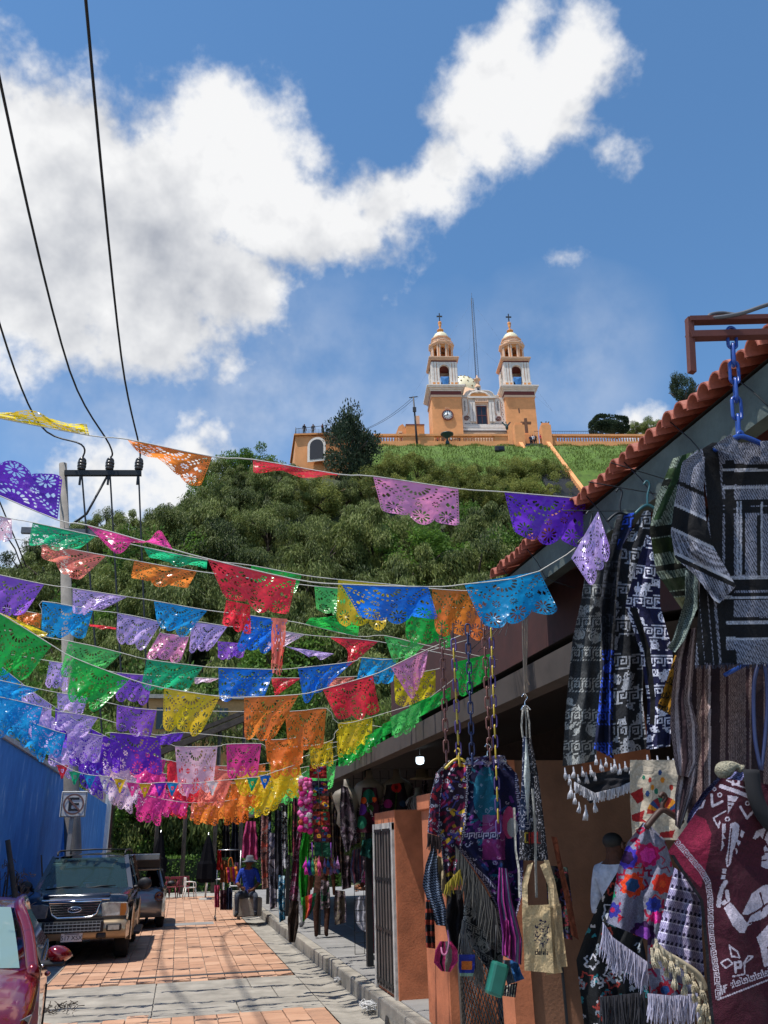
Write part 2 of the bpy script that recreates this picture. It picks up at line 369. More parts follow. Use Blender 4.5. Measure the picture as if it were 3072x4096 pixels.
# sidewalk and kerb stones
b = MB(); b.box((2.72, -4, -.085), (12, 41, .192)); SW = struct(b.build('sidewalk', M_SIDE))
for k in range(40):
    y = 7.2+k*.84; off = rnd.uniform(-.012, .012)+(.05 if 14.2 < y < 15.3 else 0)
    b = MB(); b.box((2.53+off, y+.008, -.08), (2.713, y+.832, .198+rnd.uniform(-.006, .008))); b.build('kerb_stone', M_CONC2, SW, bevel=.018)
for k in range(26):                    # paving slabs of the sidewalk edge strip
    for j in range(3):
        y = 8.0+k*1.1; x = 2.722+j*.62
        b = MB(); b.box((x+.008, y+.008, .15), (x+.612, y+1.092, .199+rnd.uniform(-.003, .003))); b.build('paving_slab', M_SIDE, SW, bevel=.006)
# ------------------------------------------------------------------ church on the hill
M_OR = mat('orange_render', (.77, .335, .13), .9, var=.2, scale=.55, bump=.15, bscale=6, detail=9)
M_ORD = mat('deep_orange_render', (.66, .28, .09), .9, var=.10, scale=.8)
M_PEACH = mat('peach_render', (.72, .46, .30), .9, var=.10, scale=1.2)
M_WH = mat('white_lime', (.74, .67, .60), .85, var=.16, scale=1.5, detail=8)
M_MAR = mat('maroon_paint', (.16, .035, .03), .8, var=.15)
M_CREAM = mat('cream_tile', (.72, .66, .44), .5, var=.10, scale=3)
M_BLK = mat('black_iron', (.015, .016, .02), .6, var=.2)
M_DKGL = mat('dark_glass', (.02, .022, .03), .15, var=.2)
M_BLUEC = mat('blue_cloth', (.03, .16, .40), .8, var=.3, scale=4)
M_GREYP = mat('grey_paint_ornament', (.10, .10, .13), .8, var=.2)
CO = at(1940, 1740, 120.4); CDIR = Vector((18, -3.2, 0)).normalized(); CANG = math.atan2(CDIR.y, CDIR.x)
CO.z = 67.0
SXC, SZC = .02203, .0248
def cx(zx): return (zx-905)*SXC
def cz(zy): return (1215-zy)*SZC
CH = thing('church', 'orange and white church with two bell towers, topmost on the hill', 'church', CO, CANG)
def cb(name, m, a, b_, parent=None, bevel=0):
    q = MB(); q.box(a, b_); return q.build(name, m, parent or CH, local=True, bevel=bevel)
def arch_wall(q, x0, x1, z0, z1, ax, aw, az, yf, th):
    """wall in the xz plane with an arched opening: centre ax, width aw, springing at az"""
    n = 10; r = aw/2
    q.box((x0, yf, z0), (ax-r, yf+th, z1)); q.box((ax+r, yf, z0), (x1, yf+th, z1))
    pts = [(ax-r, az)]+[(ax-r*math.cos(math.pi*k/n), az+r*math.sin(math.pi*k/n)) for k in range(1, n)]+[(ax+r, az)]
    for i in range(n):
        (xa, za), (xb, zb) = pts[i], pts[i+1]
        v = [(xa,yf,za),(xb,yf,zb),(xb,yf,z1),(xa,yf,z1),(xa,yf+th,za),(xb,yf+th,zb),(xb,yf+th,z1),(xa,yf+th,z1)]
        q.add(v, [(0,1,2,3),(7,6,5,4),(0,4,5,1),(3,2,6,7)])
def rotq(k, c): return Matrix.Translation(c) @ Matrix.Rotation(k*math.pi/2, 4, 'Z')
def addrot(dst, src, M): dst.add([M @ Vector(v) for v in src.v], src.f); dst.sm[-len(src.f):] = src.sm
def tower(xc, mirror):
    W = 2.62                                         # half width
    T = thing('bell_tower', None, None); T.parent = CH; T.location = (xc, W+.15, 0)
    P = lambda nm, m, q, par=T, bev=0: q.build(nm, m, par, local=True, bevel=bev)
    q = MB(); q.box((-W, -W, -8), (W, W, cz(905))); P('shaft', M_OR, q)
    q = MB()
    for sx in (-1, 1): q.box((sx*W-.35, -W-.08, -1), (sx*W+.35, -W+.6, cz(905)))
    q.box((-W-.12, -W+.9, -1), (-W+.3, -W+1.8, cz(905))); 
    q2 = MB(); q2.box((-W-.14, -W-.14, cz(915)), (W+.14, W+.14, cz(897))); P('string_course', M_PEACH, q2)
    q = MB(); q.box((-W-.05, -W-.05, cz(897)), (W+.05, W+.05, cz(866))); P('frieze', M_MAR, q)
    q = MB()
    for k, (e, za, zb) in enumerate(((.15, 866, 856), (.35, 856, 846), (.62, 846, 836), (.78, 836, 827))): q.box((-W-e, -W-e, cz(za)), (W+e, W+e, cz(zb)))
    P('cornice', M_WH, q)
    # belfry
    B = 2.18; z0, z1 = cz(827), cz(612); zp = cz(780)
    q = MB(); side = MB(); arch_wall(side, -B, B, z0, z1, 0, 1.75, cz(672), -B, .45)
    for k in range(4): addrot(q, side, rotq(k, (0, 0, 0)))
    P('belfry_wall', M_WH, q)
    q = MB(); side = MB()
    for sx in (-1, 1):
        for xx in (1.12, 1.62, 2.08): side.box((sx*xx-.19, -B-.16, zp), (sx*xx+.19, -B-.002, z1-.1))
        side.box((sx*1.6-.75, -B-.26, z0), (sx*1.6+.75, -B-.004, zp))
    for k in range(4): addrot(q, side, rotq(k, (0, 0, 0)))
    P('pilaster', M_WH, q)
    q = MB(); side = MB()
    for sx in (-1, 1):
        for xx in (1.37, 1.85): side.box((sx*xx-.045, -B-.05, zp+.3), (sx*xx+.045, -B-.003, z1-.4))
        side.box((sx*1.25-.2, -B-.29, z0+.2), (sx*1.25+.2, -B-.262, zp-.2)); side.box((sx*1.98-.25, -B-.29, z0+.2), (sx*1.98+.25, -B-.262, zp-.2))
    for k in range(4): addrot(q, side, rotq(k, (0, 0, 0)))
    P('panel', M_ORD, q)
    q = MB(); side = MB(); n = 10
    for k in range(n):
        a0, a1 = math.pi*k/n, math.pi*(k+1)/n
        v = []
        for a, r in ((a0, .88), (a1, .88), (a1, 1.08), (a0, 1.08)): v.append((-r*math.cos(a), -B-.09, cz(672)+r*math.sin(a)))
        v += [(x, -B+.01, z) for x, _, z in v]; side.add(v, [(0,1,2,3),(0,4,5,1),(2,6,7,3)])
    for k in range(4): addrot(q, side, rotq(k, (0, 0, 0)))
    P('arch_trim', M_WH, q)
    q = MB(); q.box((-1.5, -1.5, z0), (1.5, 1.5, z0+.12)); P('belfry_floor', M_MAR, q)
    q = MB(); q.box((-.12, -.12, z0+2.6), (.12, 1.9, z0+2.8)); q.lathe([(.001,2.55),(.3,2.5),(.45,2.0),(.55,1.4),(.75,1.1),(.72,1.05)], 14, (0, -.9, z0)); P('bell', mat('bronze', (.05,.04,.03), .4, .8), q)
    q = MB(); q.add([(-.78,-B-.02,cz(735)),(.78,-B-.02,cz(735)),(.62,-B-.12,cz(790)),(.25,-B-.2,cz(815)),(-.35,-B-.2,cz(812)),(-.7,-B-.1,cz(770)),(0,-B-.25,cz(760))], [(0,6,5),(0,1,6),(1,2,6),(2,3,6),(3,4,6),(4,5,6)]); P('draped_cloth', M_BLUEC, q)
    q = MB(); q.box((-B-.1, -B-.1, z1), (B+.1, B+.1, z1+.22)); P('frieze', M_MAR, q)
    q = MB()
    for e, a, c in ((.25, .22, .42), (.42, .42, .66), (.52, .66, .86)): q.box((-B-e, -B-e, z1+a), (B+e, B+e, z1+c))
    P('cornice', M_PEACH, q)
    # octagonal lantern
    zo = z1+.86; zt = cz(452); R8 = 2.02; ap = R8*math.cos(math.pi/8); hw = R8*math.sin(math.pi/8)
    q = MB(); side = MB(); arch_wall(side, -hw, hw, zo, zt, 0, .85, zt-.95, -ap, .35)
    tr = MB()
    for sx in (-1, 1): tr.box((sx*.62-.09, -ap-.13, zo), (sx*.62+.09, -ap-.002, zt))
    tw = MB()
    for sx in (-1, 1): tw.box((sx*.47-.045, -ap-.06, zo+.5), (sx*.47+.045, -ap-.003, zt-.2))
    tq = MB(); q3 = MB()
    for k in range(8):
        Mk = Matrix.Rotation(k*math.pi/4, 4, 'Z'); addrot(q, side, Mk); addrot(tq, tr, Mk); addrot(q3, tw, Mk)
    P('lantern_wall', M_ORD, q); P('lantern_pilaster', M_PEACH, tq); P('lantern_trim', M_WH, q3)
    oct_ = lambda r0, r1, a, c: q.lathe([(r0, a), (r1, c)], 8, M=Matrix.Rotation(math.pi/8, 3, 'Z'))
    q = MB(); rr = [(R8*.9, zt-.05), (R8+.15, zt), (R8+.3, zt+.25), (R8+.42, zt+.3), (R8+.42, zt+.48), (R8*.9, zt+.72), (R8*.86, zt+.8), (R8*.86, zt+1.65), (R8*.95, zt+1.75), (R8*.95, zt+1.95), (.5, zt+2.0)]
    q.lathe(rr, 8, M=Matrix.Rotation(math.pi/8, 3, 'Z')); P('lantern_cornice', M_PEACH, q).data.polygons.foreach_set('use_smooth', [False]*len(q.f))
    q = MB()
    for k in range(8):
        Mk = Matrix.Rotation(k*math.pi/4, 4, 'Z'); s_ = MB()
        s_.tube([(-.75, -ap-.32, zt+.5), (-.4, -ap-.32, zt+.78), (0, -ap-.32, zt+.88), (.4, -ap-.32, zt+.78), (.75, -ap-.32, zt+.5)], .09, 5); addrot(q, s_, Mk)
    P('lantern_pediment', M_PEACH, q)
    zd = zt+1.98; rd = 1.5
    q = MB(); q.lathe([(rd*math.cos(a), zd+1.65*math.sin(a)) for a in np.linspace(0, 1.35, 8)], 20); P('dome', M_CREAM, q)
    zf = zd+1.6
    q = MB(); q.lathe([(.30, zf-.1), (.52, zf+.05), (.52, zf+.4), (.62, zf+.45), (.62, zf+.58), (.32, zf+.62), (.2, zf+.8), (.17, zf+1.3), (.3, zf+1.75), (.22, zf+1.85), (.36, zf+2.1), (.3, zf+2.4), (.05, zf+2.6)], 12); P('finial', M_ORD, q)
    q = MB(); q.box((-.09, -.09, zf+2.5), (.09, .09, zf+4.35)); q.box((-.52, -.088, zf+3.55), (.52, .088, zf+3.78)); P('cross', M_BLK, q)
    return T
TL = tower(cx(500)+2.62, 1); TR = tower(cx(1092)+2.62, -1)
# clock on the left tower
M_CLK = mat('clock_white', (.80, .80, .78), .5, var=.04)
CLK = thing('clock', None, None); CLK.parent = CH; CLK.location = (cx(620), .02, cz(1060)); R_ = 1.02
Mf = Matrix.Rotation(math.pi/2, 3, 'X')
q = MB(); q.lathe([(.001, .1), (R_*.86, .1), (R_*.86, 0)], 32, M=Mf); q.build('clock_face', M_CLK, CLK, local=True)
q = MB(); q.lathe([(R_*.84, .0), (R_*.84, .16), (R_, .16), (R_, 0)], 32, M=Mf); q.build('clock_rim', M_MAR, CLK, local=True)
q = MB()
for k in range(12):
    a = k*math.pi/6; Mk = Matrix.Rotation(a, 4, 'Y'); s_ = MB(); s_.box((-.055, -.135, R_*.60), (.055, -.105, R_*.80)); addrot(q, s_, Mk)
q.build('hour_mark', M_BLK, CLK, local=True)
for nm, a, l, w_ in (('hour_hand', -8, .45, .075), ('minute_hand', 252, .68, .06)):
    s_ = MB(); s_.box((-w_, -.165, -.12), (w_, -.14, l)); qq = MB(); addrot(qq, s_, Matrix.Rotation(rad(a), 4, 'Y')); qq.build(nm, M_BLK, CLK, local=True)
q = MB(); q.tube([(-.35, -.06, 1.05), (-.28, -.06, 1.45), (-.12, -.06, 1.2), (0, -.06, 1.5), (.12, -.06, 1.2), (.28, -.06, 1.45), (.35, -.06, 1.05)], .06, 5); q.build('clock_crest', M_PEACH, CLK, local=True)
for (zx, zy, h) in ((1194, 1020, 34), (1201, 1170, 30)):
    cb('slit_window', M_DKGL, (cx(zx)-.07, .10, cz(zy)-h*SZC/2), (cx(zx)+.07, .18, cz(zy)+h*SZC/2))
# central front between the towers
yF = 1.2; xL, xR = cx(728), cx(1092)
FR = thing('front', None, None); FR.parent = CH
cb('front_wall', M_WH, (xL, yF, -8), (xR, yF+1.2, cz(890)), FR)
cb('front_plinth', M_PEACH, (xL, yF-.25, -8), (xR, yF-.002, cz(1185)), FR)
for z_, h, e in ((1165, 16, .5), (1140, 14, .32), (1122, 10, .2)): cb('ledge', M_WH, (xL+.05, yF-e, cz(z_)), (xR-.05, yF-.003, cz(z_)+h*SZC), FR)
cb('ledge_line', M_GREYP, (xL+.1, yF-.53, cz(1172)), (xR-.1, yF-.36, cz(1169)), FR)
WIN = cb('window', M_DKGL, (cx(866), yF-.03, cz(1105)), (cx(941), yF+.02, cz(966)), FR)
for (a, b_, c, d) in ((862, 868, 1108, 962), (939, 945, 1108, 962), (901, 904, 1104, 966)): cb('window_bar', M_MAR, (cx(a), yF-.08, cz(c)), (cx(b_), yF-.032, cz(d)), WIN)
cb('window_bar', M_MAR, (cx(866), yF-.075, cz(1040)), (cx(941), yF-.034, cz(1036)), WIN); cb('window_bar', M_MAR, (cx(862), yF-.09, cz(967)), (cx(945), yF-.034, cz(960)), WIN)
for (a, b_) in ((848, 860), (947, 959)): cb('window_trim', M_PEACH, (cx(a), yF-.14, cz(1105)), (cx(b_), yF-.005, cz(950)), FR)
cb('window_trim', M_PEACH, (cx(848), yF-.15, cz(950)), (cx(959), yF-.005, cz(935)), FR)
for a in (808, 832, 962, 986):
    cb('pilaster', M_WH, (cx(a), yF-.28, cz(1090)), (cx(a+20), yF-.006, cz(935)), FR)
for a in (829, 983): cb('pilaster_stripe', M_GREYP, (cx(a), yF-.10, cz(1085)), (cx(a+3), yF-.004, cz(940)), FR)
cb('inscription_panel', M_PEACH, (cx(855), yF-.34, cz(936)), (cx(962), yF-.004, cz(905)), FR)
for k in range(7): cb('inscription_mark', M_GREYP, (cx(864+k*13), yF-.36, cz(926)), (cx(868+k*13+(k % 3)), yF-.342, cz(915)), FR)
cb('entablature', M_WH, (cx(800), yF-.42, cz(903)), (cx(1020), yF-.002, cz(890)), FR)
q = MB()
for a in (745, 1030):                                   # scroll volutes beside the window
    c = cx(a+33) if a < 900 else cx(a+5)
    pts = []
    for k in range(26):
        t = k/25; r = .52*(1-t*.85); an = t*4*math.pi+(0 if a < 900 else math.pi); pts.append((c+(r*math.cos(an) if a < 900 else -r*math.cos(an+math.pi)), yF-.06, cz(1060)+r*math.sin(an)))
    q.tube(pts, .075, 5)
q.build('scroll', M_MAR, FR, local=True)
q = MB()
for s, a in ((1, 750), (-1, 1058)):
    x = cx(a); q.tube([(x, yF-.05, cz(1035)), (x, yF-.05, cz(905)), (x+s*.25, yF-.05, cz(893)), (x+s*.95, yF-.05, cz(893)), (x+s*1.05, yF-.05, cz(905)), (x+s*1.05, yF-.05, cz(1010)), (x+s*.8, yF-.05, cz(1035))], .06, 5)
q.build('panel_frame', M_PEACH, FR, local=True)
q = MB()
for x in (cx(771), cx(1038)):
    for k in range(5): q.tube([(x-.15, yF-.03, cz(1000)+k*.42), (x+.1, yF-.03, cz(1000)+k*.42+.1), (x-.1, yF-.03, cz(1000)+k*.42+.26), (x+.15, yF-.03, cz(1000)+k*.42+.36)], .045, 4)
for x in (cx(738), cx(1073)):
    for k in range(14): q.ball((x+.06*(-1)**k, yF-.02, cz(1180)+k*.47), (.07, .04, .12), 6, 4)
for x in (cx(784), cx(838), cx(996), cx(1044)):
    z = cz(1112); q.box((x-.45, yF-.05, z-.36), (x+.45, yF-.008, z-.32)); q.box((x-.45, yF-.05, z+.32), (x+.45, yF-.008, z+.36)); q.box((x-.47, yF-.05, z-.36), (x-.43, yF-.008, z+.36)); q.box((x+.43, yF-.05, z-.36), (x+.47, yF-.008, z+.36)); q.ball((x, yF-.02, z), (.2, .05, .2), 8, 5)
    q.tube([(x-.35, yF-.02, z-.25), (x+.35, yF-.02, z+.25)], .035, 4); q.tube([(x-.35, yF-.02, z+.25), (x+.35, yF-.02, z-.25)], .035, 4)
q.build('painted_relief', M_GREYP, FR, local=True)
# curved gable
gp = [(735,890),(742,862),(770,868),(790,838),(820,826),(868,826),(868,800),(918,800),(918,826),(975,826),(1005,838),(1022,868),(1050,862),(1060,890)]
q = MB(); q.poly([(cx(a), yF+.3, cz(c)) for a, c in gp], (0, .8, 0)); q.build('gable', M_WH, FR, local=True)
q = MB(); q.poly([(cx(a), yF+.22, cz(c)) for a, c in ((800,888),(835,852),(940,852),(990,888))], (0, .07, 0)); q.build('gable_field', M_ORD, FR, local=True)
q = MB(); q.tube([(cx(a), yF+.12, cz(c)) for a, c in ((795,892),(833,850),(892,838),(945,850),(1003,892))], .16, 5); q.tube([(cx(a), yF+.25, cz(c)) for a, c in ((738,888),(748,868),(772,870),(795,842),(822,830),(866,828))], .11, 5)
q.tube([(cx(a), yF+.25, cz(c)) for a, c in ((1056,888),(1046,868),(1020,870),(1000,842),(972,830),(920,828))], .11, 5); q.build('gable_moulding', M_WH, FR, local=True)
q = MB(); xf = cx(892); q.lathe([(.55, cz(800)), (.55, cz(785)), (.35, cz(780)), (.30, cz(770)), (.38, cz(755)), (.3, cz(742)), (.6, cz(735)), (.62, cz(728)), (.12, cz(712)), (.14, cz(700)), (.02, cz(690))], 10, (xf, yF+.6, 0)); q.build('gable_finial', M_PEACH, FR, local=True)
cb('gable_emblem', M_GREYP, (cx(884), yF+.24, cz(838)), (cx(902), yF+.29, cz(808)), FR)
# nave, dome, side chapel
cb('nave', M_OR, (-5.0, 2.6, -8), (5.0, 26, cz(905)))
q = MB(); DC = (cx(690)+3.9, 15, 0); zb = cz(905)+6.8
q.lathe([(4.3, zb-7), (4.3, zb+1.2), (3.8, zb+1.25)], 8, DC); q.build('dome_drum', M_PEACH, CH, local=True)
q = MB(); q.lathe([(3.75*math.cos(a), zb+1.2+4.6*math.sin(a)) for a in np.linspace(0, 1.5, 12)], 28, DC); DM = q.build('dome', M_CREAM, CH, local=True)
q = MB()
for r_ in range(4):
    a = .2+.28*r_
    for k in range(16):
        th = (k+.5*(r_ % 2))*math.pi/8; c = Vector((DC[0]+3.78*math.cos(a)*math.cos(th), DC[1]+3.78*math.cos(a)*math.sin(th), zb+1.2+4.62*math.sin(a))); q.ball(c, .17, 6, 4)
q.build('dome_stud', mat('brown_stud', (.22, .16, .08), .7), DM, local=True)
cb('side_chapel', M_ORD, (cx(300), 3, -8), (cx(447), 9, cz(1075))); cb('side_chapel_trim', M_MAR, (cx(298), 2.95, cz(1076)), (cx(449), 9, cz(1068)))
q = MB(); pts = [(cx(205), 4, -8), (cx(205), 4, cz(1165)), (cx(222), 4, cz(1120)), (cx(245), 4, cz(1065)), (cx(277), 4, cz(1045)), (cx(304), 4, cz(1075)), (cx(304), 4, -8)]; q.poly(pts, (0, 5, 0)); q.build('side_chapel_gable', M_OR, CH, local=True)
cb('side_chapel_arch', M_PEACH, (cx(238), 3.9, 0), (cx(272), 3.98, cz(1105))); cb('side_chapel_door', M_MAR, (cx(247), 3.86, 0), (cx(268), 3.89, cz(1120)))
cb('side_buttress', M_PEACH, (cx(408), 8.5, 2), (cx(440), 9.5, cz(880)))
cb('porch', M_PEACH, (cx(820), .2, -8), (cx(990), yF-.55, cz(1196)))
# ------------------------------------------------------------------ terrace wall with balusters, statues and crosses
def cw(zx, zy, yl):                      # church-local point seen at zoom pixel, at local depth yl
    sx, sy = 1500+zx*.4822, 1150+zy*.4822
    r = ray(sx, sy); n = Vector((-CDIR.y, CDIR.x, 0)); p0 = CO+n*yl
    t = (p0-Vector((0, 0, CAM_H))).dot(n)/Vector(r).dot(n); wp = Vector(r)*t+Vector((0, 0, CAM_H))
    return Matrix.Rotation(-CANG, 4, 'Z') @ (wp-CO)
TERR = thing('terrace_balustrade', 'orange terrace wall with pierced balustrade below the church, left of the stairway', 'balustrade', CO, CANG)
yT = -9.0
pL, pR = cw(-10, 1300, yT), cw(1110, 1310, yT); zt_ = cw(600, 1216, yT).z; zb_ = min(pL.z, pR.z)-1.2
zm0, zm1 = zt_-.35, zt_-1.25
def balustrade(root, xa, xb, solid=()):
    q = MB(); q.box((xa, yT, zb_-3), (xb, yT+.5, zm1)); q.build('base_wall', M_OR, root, local=True)
    q = MB(); q.box((xa, yT-.1, zm0), (xb, yT+.6, zt_)); q.build('coping', M_OR, root, local=True)
    prof = [(.08, 0), (.08, .1), (.17, .3), (.15, .45), (.07, .7), (.09, .9)]; bm_ = MB(); bm_.lathe(prof, 6); mesh = None
    x = xa+.3
    while x < xb-.2:
        if any(a <= x <= b_ for a, b_ in solid):
            x += .44; continue
        if mesh is None: o = bm_.build('baluster', M_OR, root, local=True); mesh = o
        else: o = mesh.copy(); link(o, root, True)
        o.location = (x, yT+.25, zm1); x += .44
    for a, b_ in solid:
        q = MB(); q.box((a, yT+.05, zm1), (b_, yT+.45, zm0)); q.build('wall_panel', M_OR, root, local=True)
balustrade(TERR, pL.x, pR.x, ((cw(230, 1250, yT).x, cw(490, 1250, yT).x), (pR.x-2.2, pR.x)))
TER2 = thing('terrace_balustrade', 'orange balustrade wall above bright lawn, right of the stairway', 'balustrade', CO, CANG)
qL, qR = cw(1475, 1300, yT), cw(2900, 1300, yT)
balustrade(TER2, qL.x, qL.x+38, ((qL.x, qL.x+.8),))
b = MB(); b.box((pL.x-1, yT+.52, zb_-8), (qL.x+60, 60, zm1-.3)); o = struct(b.build('terrace', M_CONC, None)); o.location = CO; o.rotation_euler = (0, 0, CANG)
# the bank in front of the terrace wall: lawn carried up to its foot
bk = MB(); x0, x1 = pL.x-6, qL.x+44
N = 40
for i in range(N+1):
    x = x0+(x1-x0)*i/N
    for j, (yy, zz) in enumerate(((yT+.2, zm1-.75), (yT-3, zm1-2.6), (yT-8, zm1-7.6), (yT-13, None))):
        wp = CO+Matrix.Rotation(CANG, 3, 'Z') @ Vector((x, yy, 0))
        if zz is None: zz = float(hill_h(wp.x, wp.y))-CO.z-.6
        bk.v.append((x, yy, zz+.25*math.sin(x*1.3+j)*(j > 0)))
for i in range(N):
    for j in range(3): a = i*4+j; bk.f.append((a, a+1, a+5, a+4)); bk.sm.append(True)
o = struct(bk.build('lawn_bank', M_GRASS, None)); o.location = CO; o.rotation_euler = (0, 0, CANG)
# turf blades on the bank
rg = np.random.default_rng(17); nB = 16000; gx = rg.uniform(x0, x1, nB); gt = rg.uniform(0, 1, nB)**.8*11; yy_ = yT+.1-gt; zz_ = np.interp(gt, [0, 3.2, 8.2, 13.2], [zm1-.78, zm1-2.6, zm1-7.6, zm1-12.5])+.2*np.sin(gx*1.3)
bv, bf = [], []
P_ = np.stack([gx, yy_, zz_], 1); dr_ = np.stack([rg.normal(0, .35, nB), rg.normal(-.2, .3, nB), np.ones(nB)], 1); sd_ = np.stack([np.ones(nB), np.zeros(nB), np.zeros(nB)], 1)*rg.uniform(.03, .07, (nB, 1)); ht = rg.uniform(.18, .42, (nB, 1))
Vg = np.stack([P_-sd_, P_+sd_, P_+dr_*ht], 1).reshape(-1, 3); tone = np.repeat(rg.uniform(0, .6, (nB, 1)), 3, 1)
TURF = npmesh('turf', Vg, np.arange(nB*3).reshape(-1, 3), None, None, tone, smooth=False); TURF.location = CO; TURF.rotation_euler = (0, 0, CANG); tag(TURF, 'rough green turf on the bank below the church', 'grass', kind='stuff')
# stairway flanked by sloping orange walls
ST = thing('stairway', 'dark stone stairway descending the hill between orange walls', 'stairs', CO, CANG)
sa, sb = cw(1200, 1310, yT-.3), cw(1425, 1310, yT-.3)
M_STEP = mat('step_stone', (.07, .07, .075), .9, var=.3)
q0 = MB(); q0.box((sa.x+.2, -.6, -.3), (sb.x-.1, 0, 0)); first = None
for k in range(26):
    q = MB(); q.box((sa.x+.2, yT-.7-k*.62, zm1-.75-.62*k-.5), (sb.x+.1, yT-.1-k*.62, zm1-.75-.62*k)); q.build('step', M_STEP, ST, local=True)
for (x, sgn) in ((sa.x, -1), (sb.x, 1)):
    q = MB(); y0 = yT-.4; zt0 = zm1-.2
    ln_ = 16 if sgn > 0 else 3.5; q.poly([(x-.28, y0+.6, zt0+.9), (x-.28, y0-ln_, zt0-ln_*.975), (x-.28, y0-ln_, zt0-ln_*.975-2.4), (x-.28, y0+.6, zt0-4)], (.56, 0, 0)); q.build('stair_wall', M_OR, ST, local=True)
    q = MB(); q.box((x-.75, yT-1.2, zm1-3), (x+.75, yT+.9, zt_+1.1)); q.box((x-.6, yT-.9, zt_+1.1), (x+.6, yT+.6, zt_+1.6)); q.build('gate_pier', M_OR, ST, local=True)
# stone cross on pedestal
CRS = thing('stone_cross', 'tall brown cross on pedestal at top of the stairway', 'cross', CO, CANG)
c0, c1 = cw(1260, 1215, yT+1.5), cw(1258, 1088, yT+1.5); M_BRN = mat('brown_stone', (.16, .075, .04), .85)
q = MB(); q.box((c0.x-.22, yT+1.3, c0.z-.4), (c0.x+.22, yT+1.7, c1.z)); q.box((c0.x-.85, yT+1.35, c1.z-1.0), (c0.x+.85, yT+1.65, c1.z-.62)); q.build('cross', M_BRN, CRS, local=True)
q = MB(); q.box((c0.x-.8, yT+.9, c0.z-3), (c0.x+.8, yT+2.1, c0.z-.35)); q.box((c0.x-.35, yT+1.2, c0.z-.4), (c0.x+.35, yT+1.8, c0.z)); q.build('pedestal', M_OR, CRS, local=True)
def angel(zx, zy0, zy1, yl, label, flip=1):
    a, b_ = cw(zx, zy0, yl), cw(zx, zy1, yl); h = b_.z-a.z
    T = thing('angel_statue', label, 'statue', CO, CANG, 'winged statues at the stairway'); X = a.x; Z = a.z
    q = MB(); q.tube([(X, yl, Z), (X, yl, Z+h*.3), (X+.05*flip, yl, Z+h*.55), (X+.1*flip, yl, Z+h*.75)], [.22*h/1.8, .30*h/1.8, .2*h/1.8, .1*h/1.8], 8); q.ball((X+.1*flip, yl, Z+h*.86), .13*h/1.8, 8, 6); q.build('figure', M_BZ, T, local=True)
    for s in (-1, 1):
        q = MB(); q.poly([(X+.05*s, yl+.1, Z+h*.55), (X+.25*s, yl+.16, Z+h*.72), (X+.62*s, yl+.2, Z+h*1.0), (X+.75*s, yl+.2, Z+h*.92), (X+.5*s, yl+.18, Z+h*.68), (X+.3*s, yl+.14, Z+h*.5)], (0, .08, 0)); q.build('wing', M_BZ, T, local=True)
M_BZ = mat('green_bronze', (.03, .06, .06), .5, .4)
angel(1420, 1178, 1105, yT+.2, 'dark winged statue on right stair pier below the church')
angel(1096, 1178, 1108, yT+.2, 'dark winged statue on left stair pier before the tower', -1)
# radio mast behind the church
m0, m1 = cw(848, 822, 8), cw(800, 45, 8)
MA = thing('radio_mast', 'tall thin guyed lattice mast rising behind the church', 'mast', CO, CANG); q = MB()
for k in range(3):
    a = k*2*math.pi/3; dv = Vector((.42*math.cos(a), .42*math.sin(a), 0)); q.tube([m0+dv-Vector((0, 0, 6)), m1+dv*.55-Vector((0, 0, 1.3))], .035, 4)
q.tube([m1-Vector((0, 0, 1.5)), m1], .03, 4); q.build('lattice_leg', M_BLK, MA, local=True)
q = MB()
for k in range(40):
    t = k/40; t2 = (k+1)/40; p = m0.lerp(m1, t*.94); p2 = m0.lerp(m1, t2*.94)
    for j in range(3):
        a = j*2*math.pi/3; a2 = (j+1)*2*math.pi/3; s_ = .42*(1-t*.45); q.tube([p+Vector((s_*math.cos(a), s_*math.sin(a), 0)), p2+Vector((s_*math.cos(a2), s_*math.sin(a2), 0))], .018, 3)
q.build('lattice_brace', M_BLK, MA, local=True)
q = MB()
for s in ((-14, 5), (15, 4), (0, 20)):
    for h in (.45, .9):
        top = m0.lerp(m1, h); q.tube([top, (m0.x+s[0], m0.y+s[1], m0.z-3)], .008, 3)
q.build('guy_wire', M_BLK, MA, local=True)
# electricity pole by the side chapel
PO = thing('utility_pole', 'thin dark leaning utility pole beside the side chapel', 'pole', CO, CANG)
q = MB(); a, b_ = cw(352, 1300, yT-.6), cw(318, 905, yT-.6); q.tube([a-Vector((0, 0, 2)), b_], [.2, .11], 8); q.build('pole', M_BLK, PO, local=True)
q = MB(); q.beam(b_+Vector((-.7, 0, -.2)), b_+Vector((.7, 0, 0)), .12, .12); q.box((b_.x-.2, b_.y-.35, b_.z-2.9), (b_.x+.35, b_.y-.1, b_.z-2.1)); q.build('crossarm', M_BLK, PO, local=True)
q = MB()
for dz in (0, -.5):
    e = cw(-60, 1165+dz*30, yT+2); pts = [b_.lerp(e, t)+Vector((0, 0, dz-2.0*t*(1-t))) for t in np.linspace(0, 1, 10)]; q.tube(pts, .035, 4)
q.build('wire', M_BLK, PO, local=True)
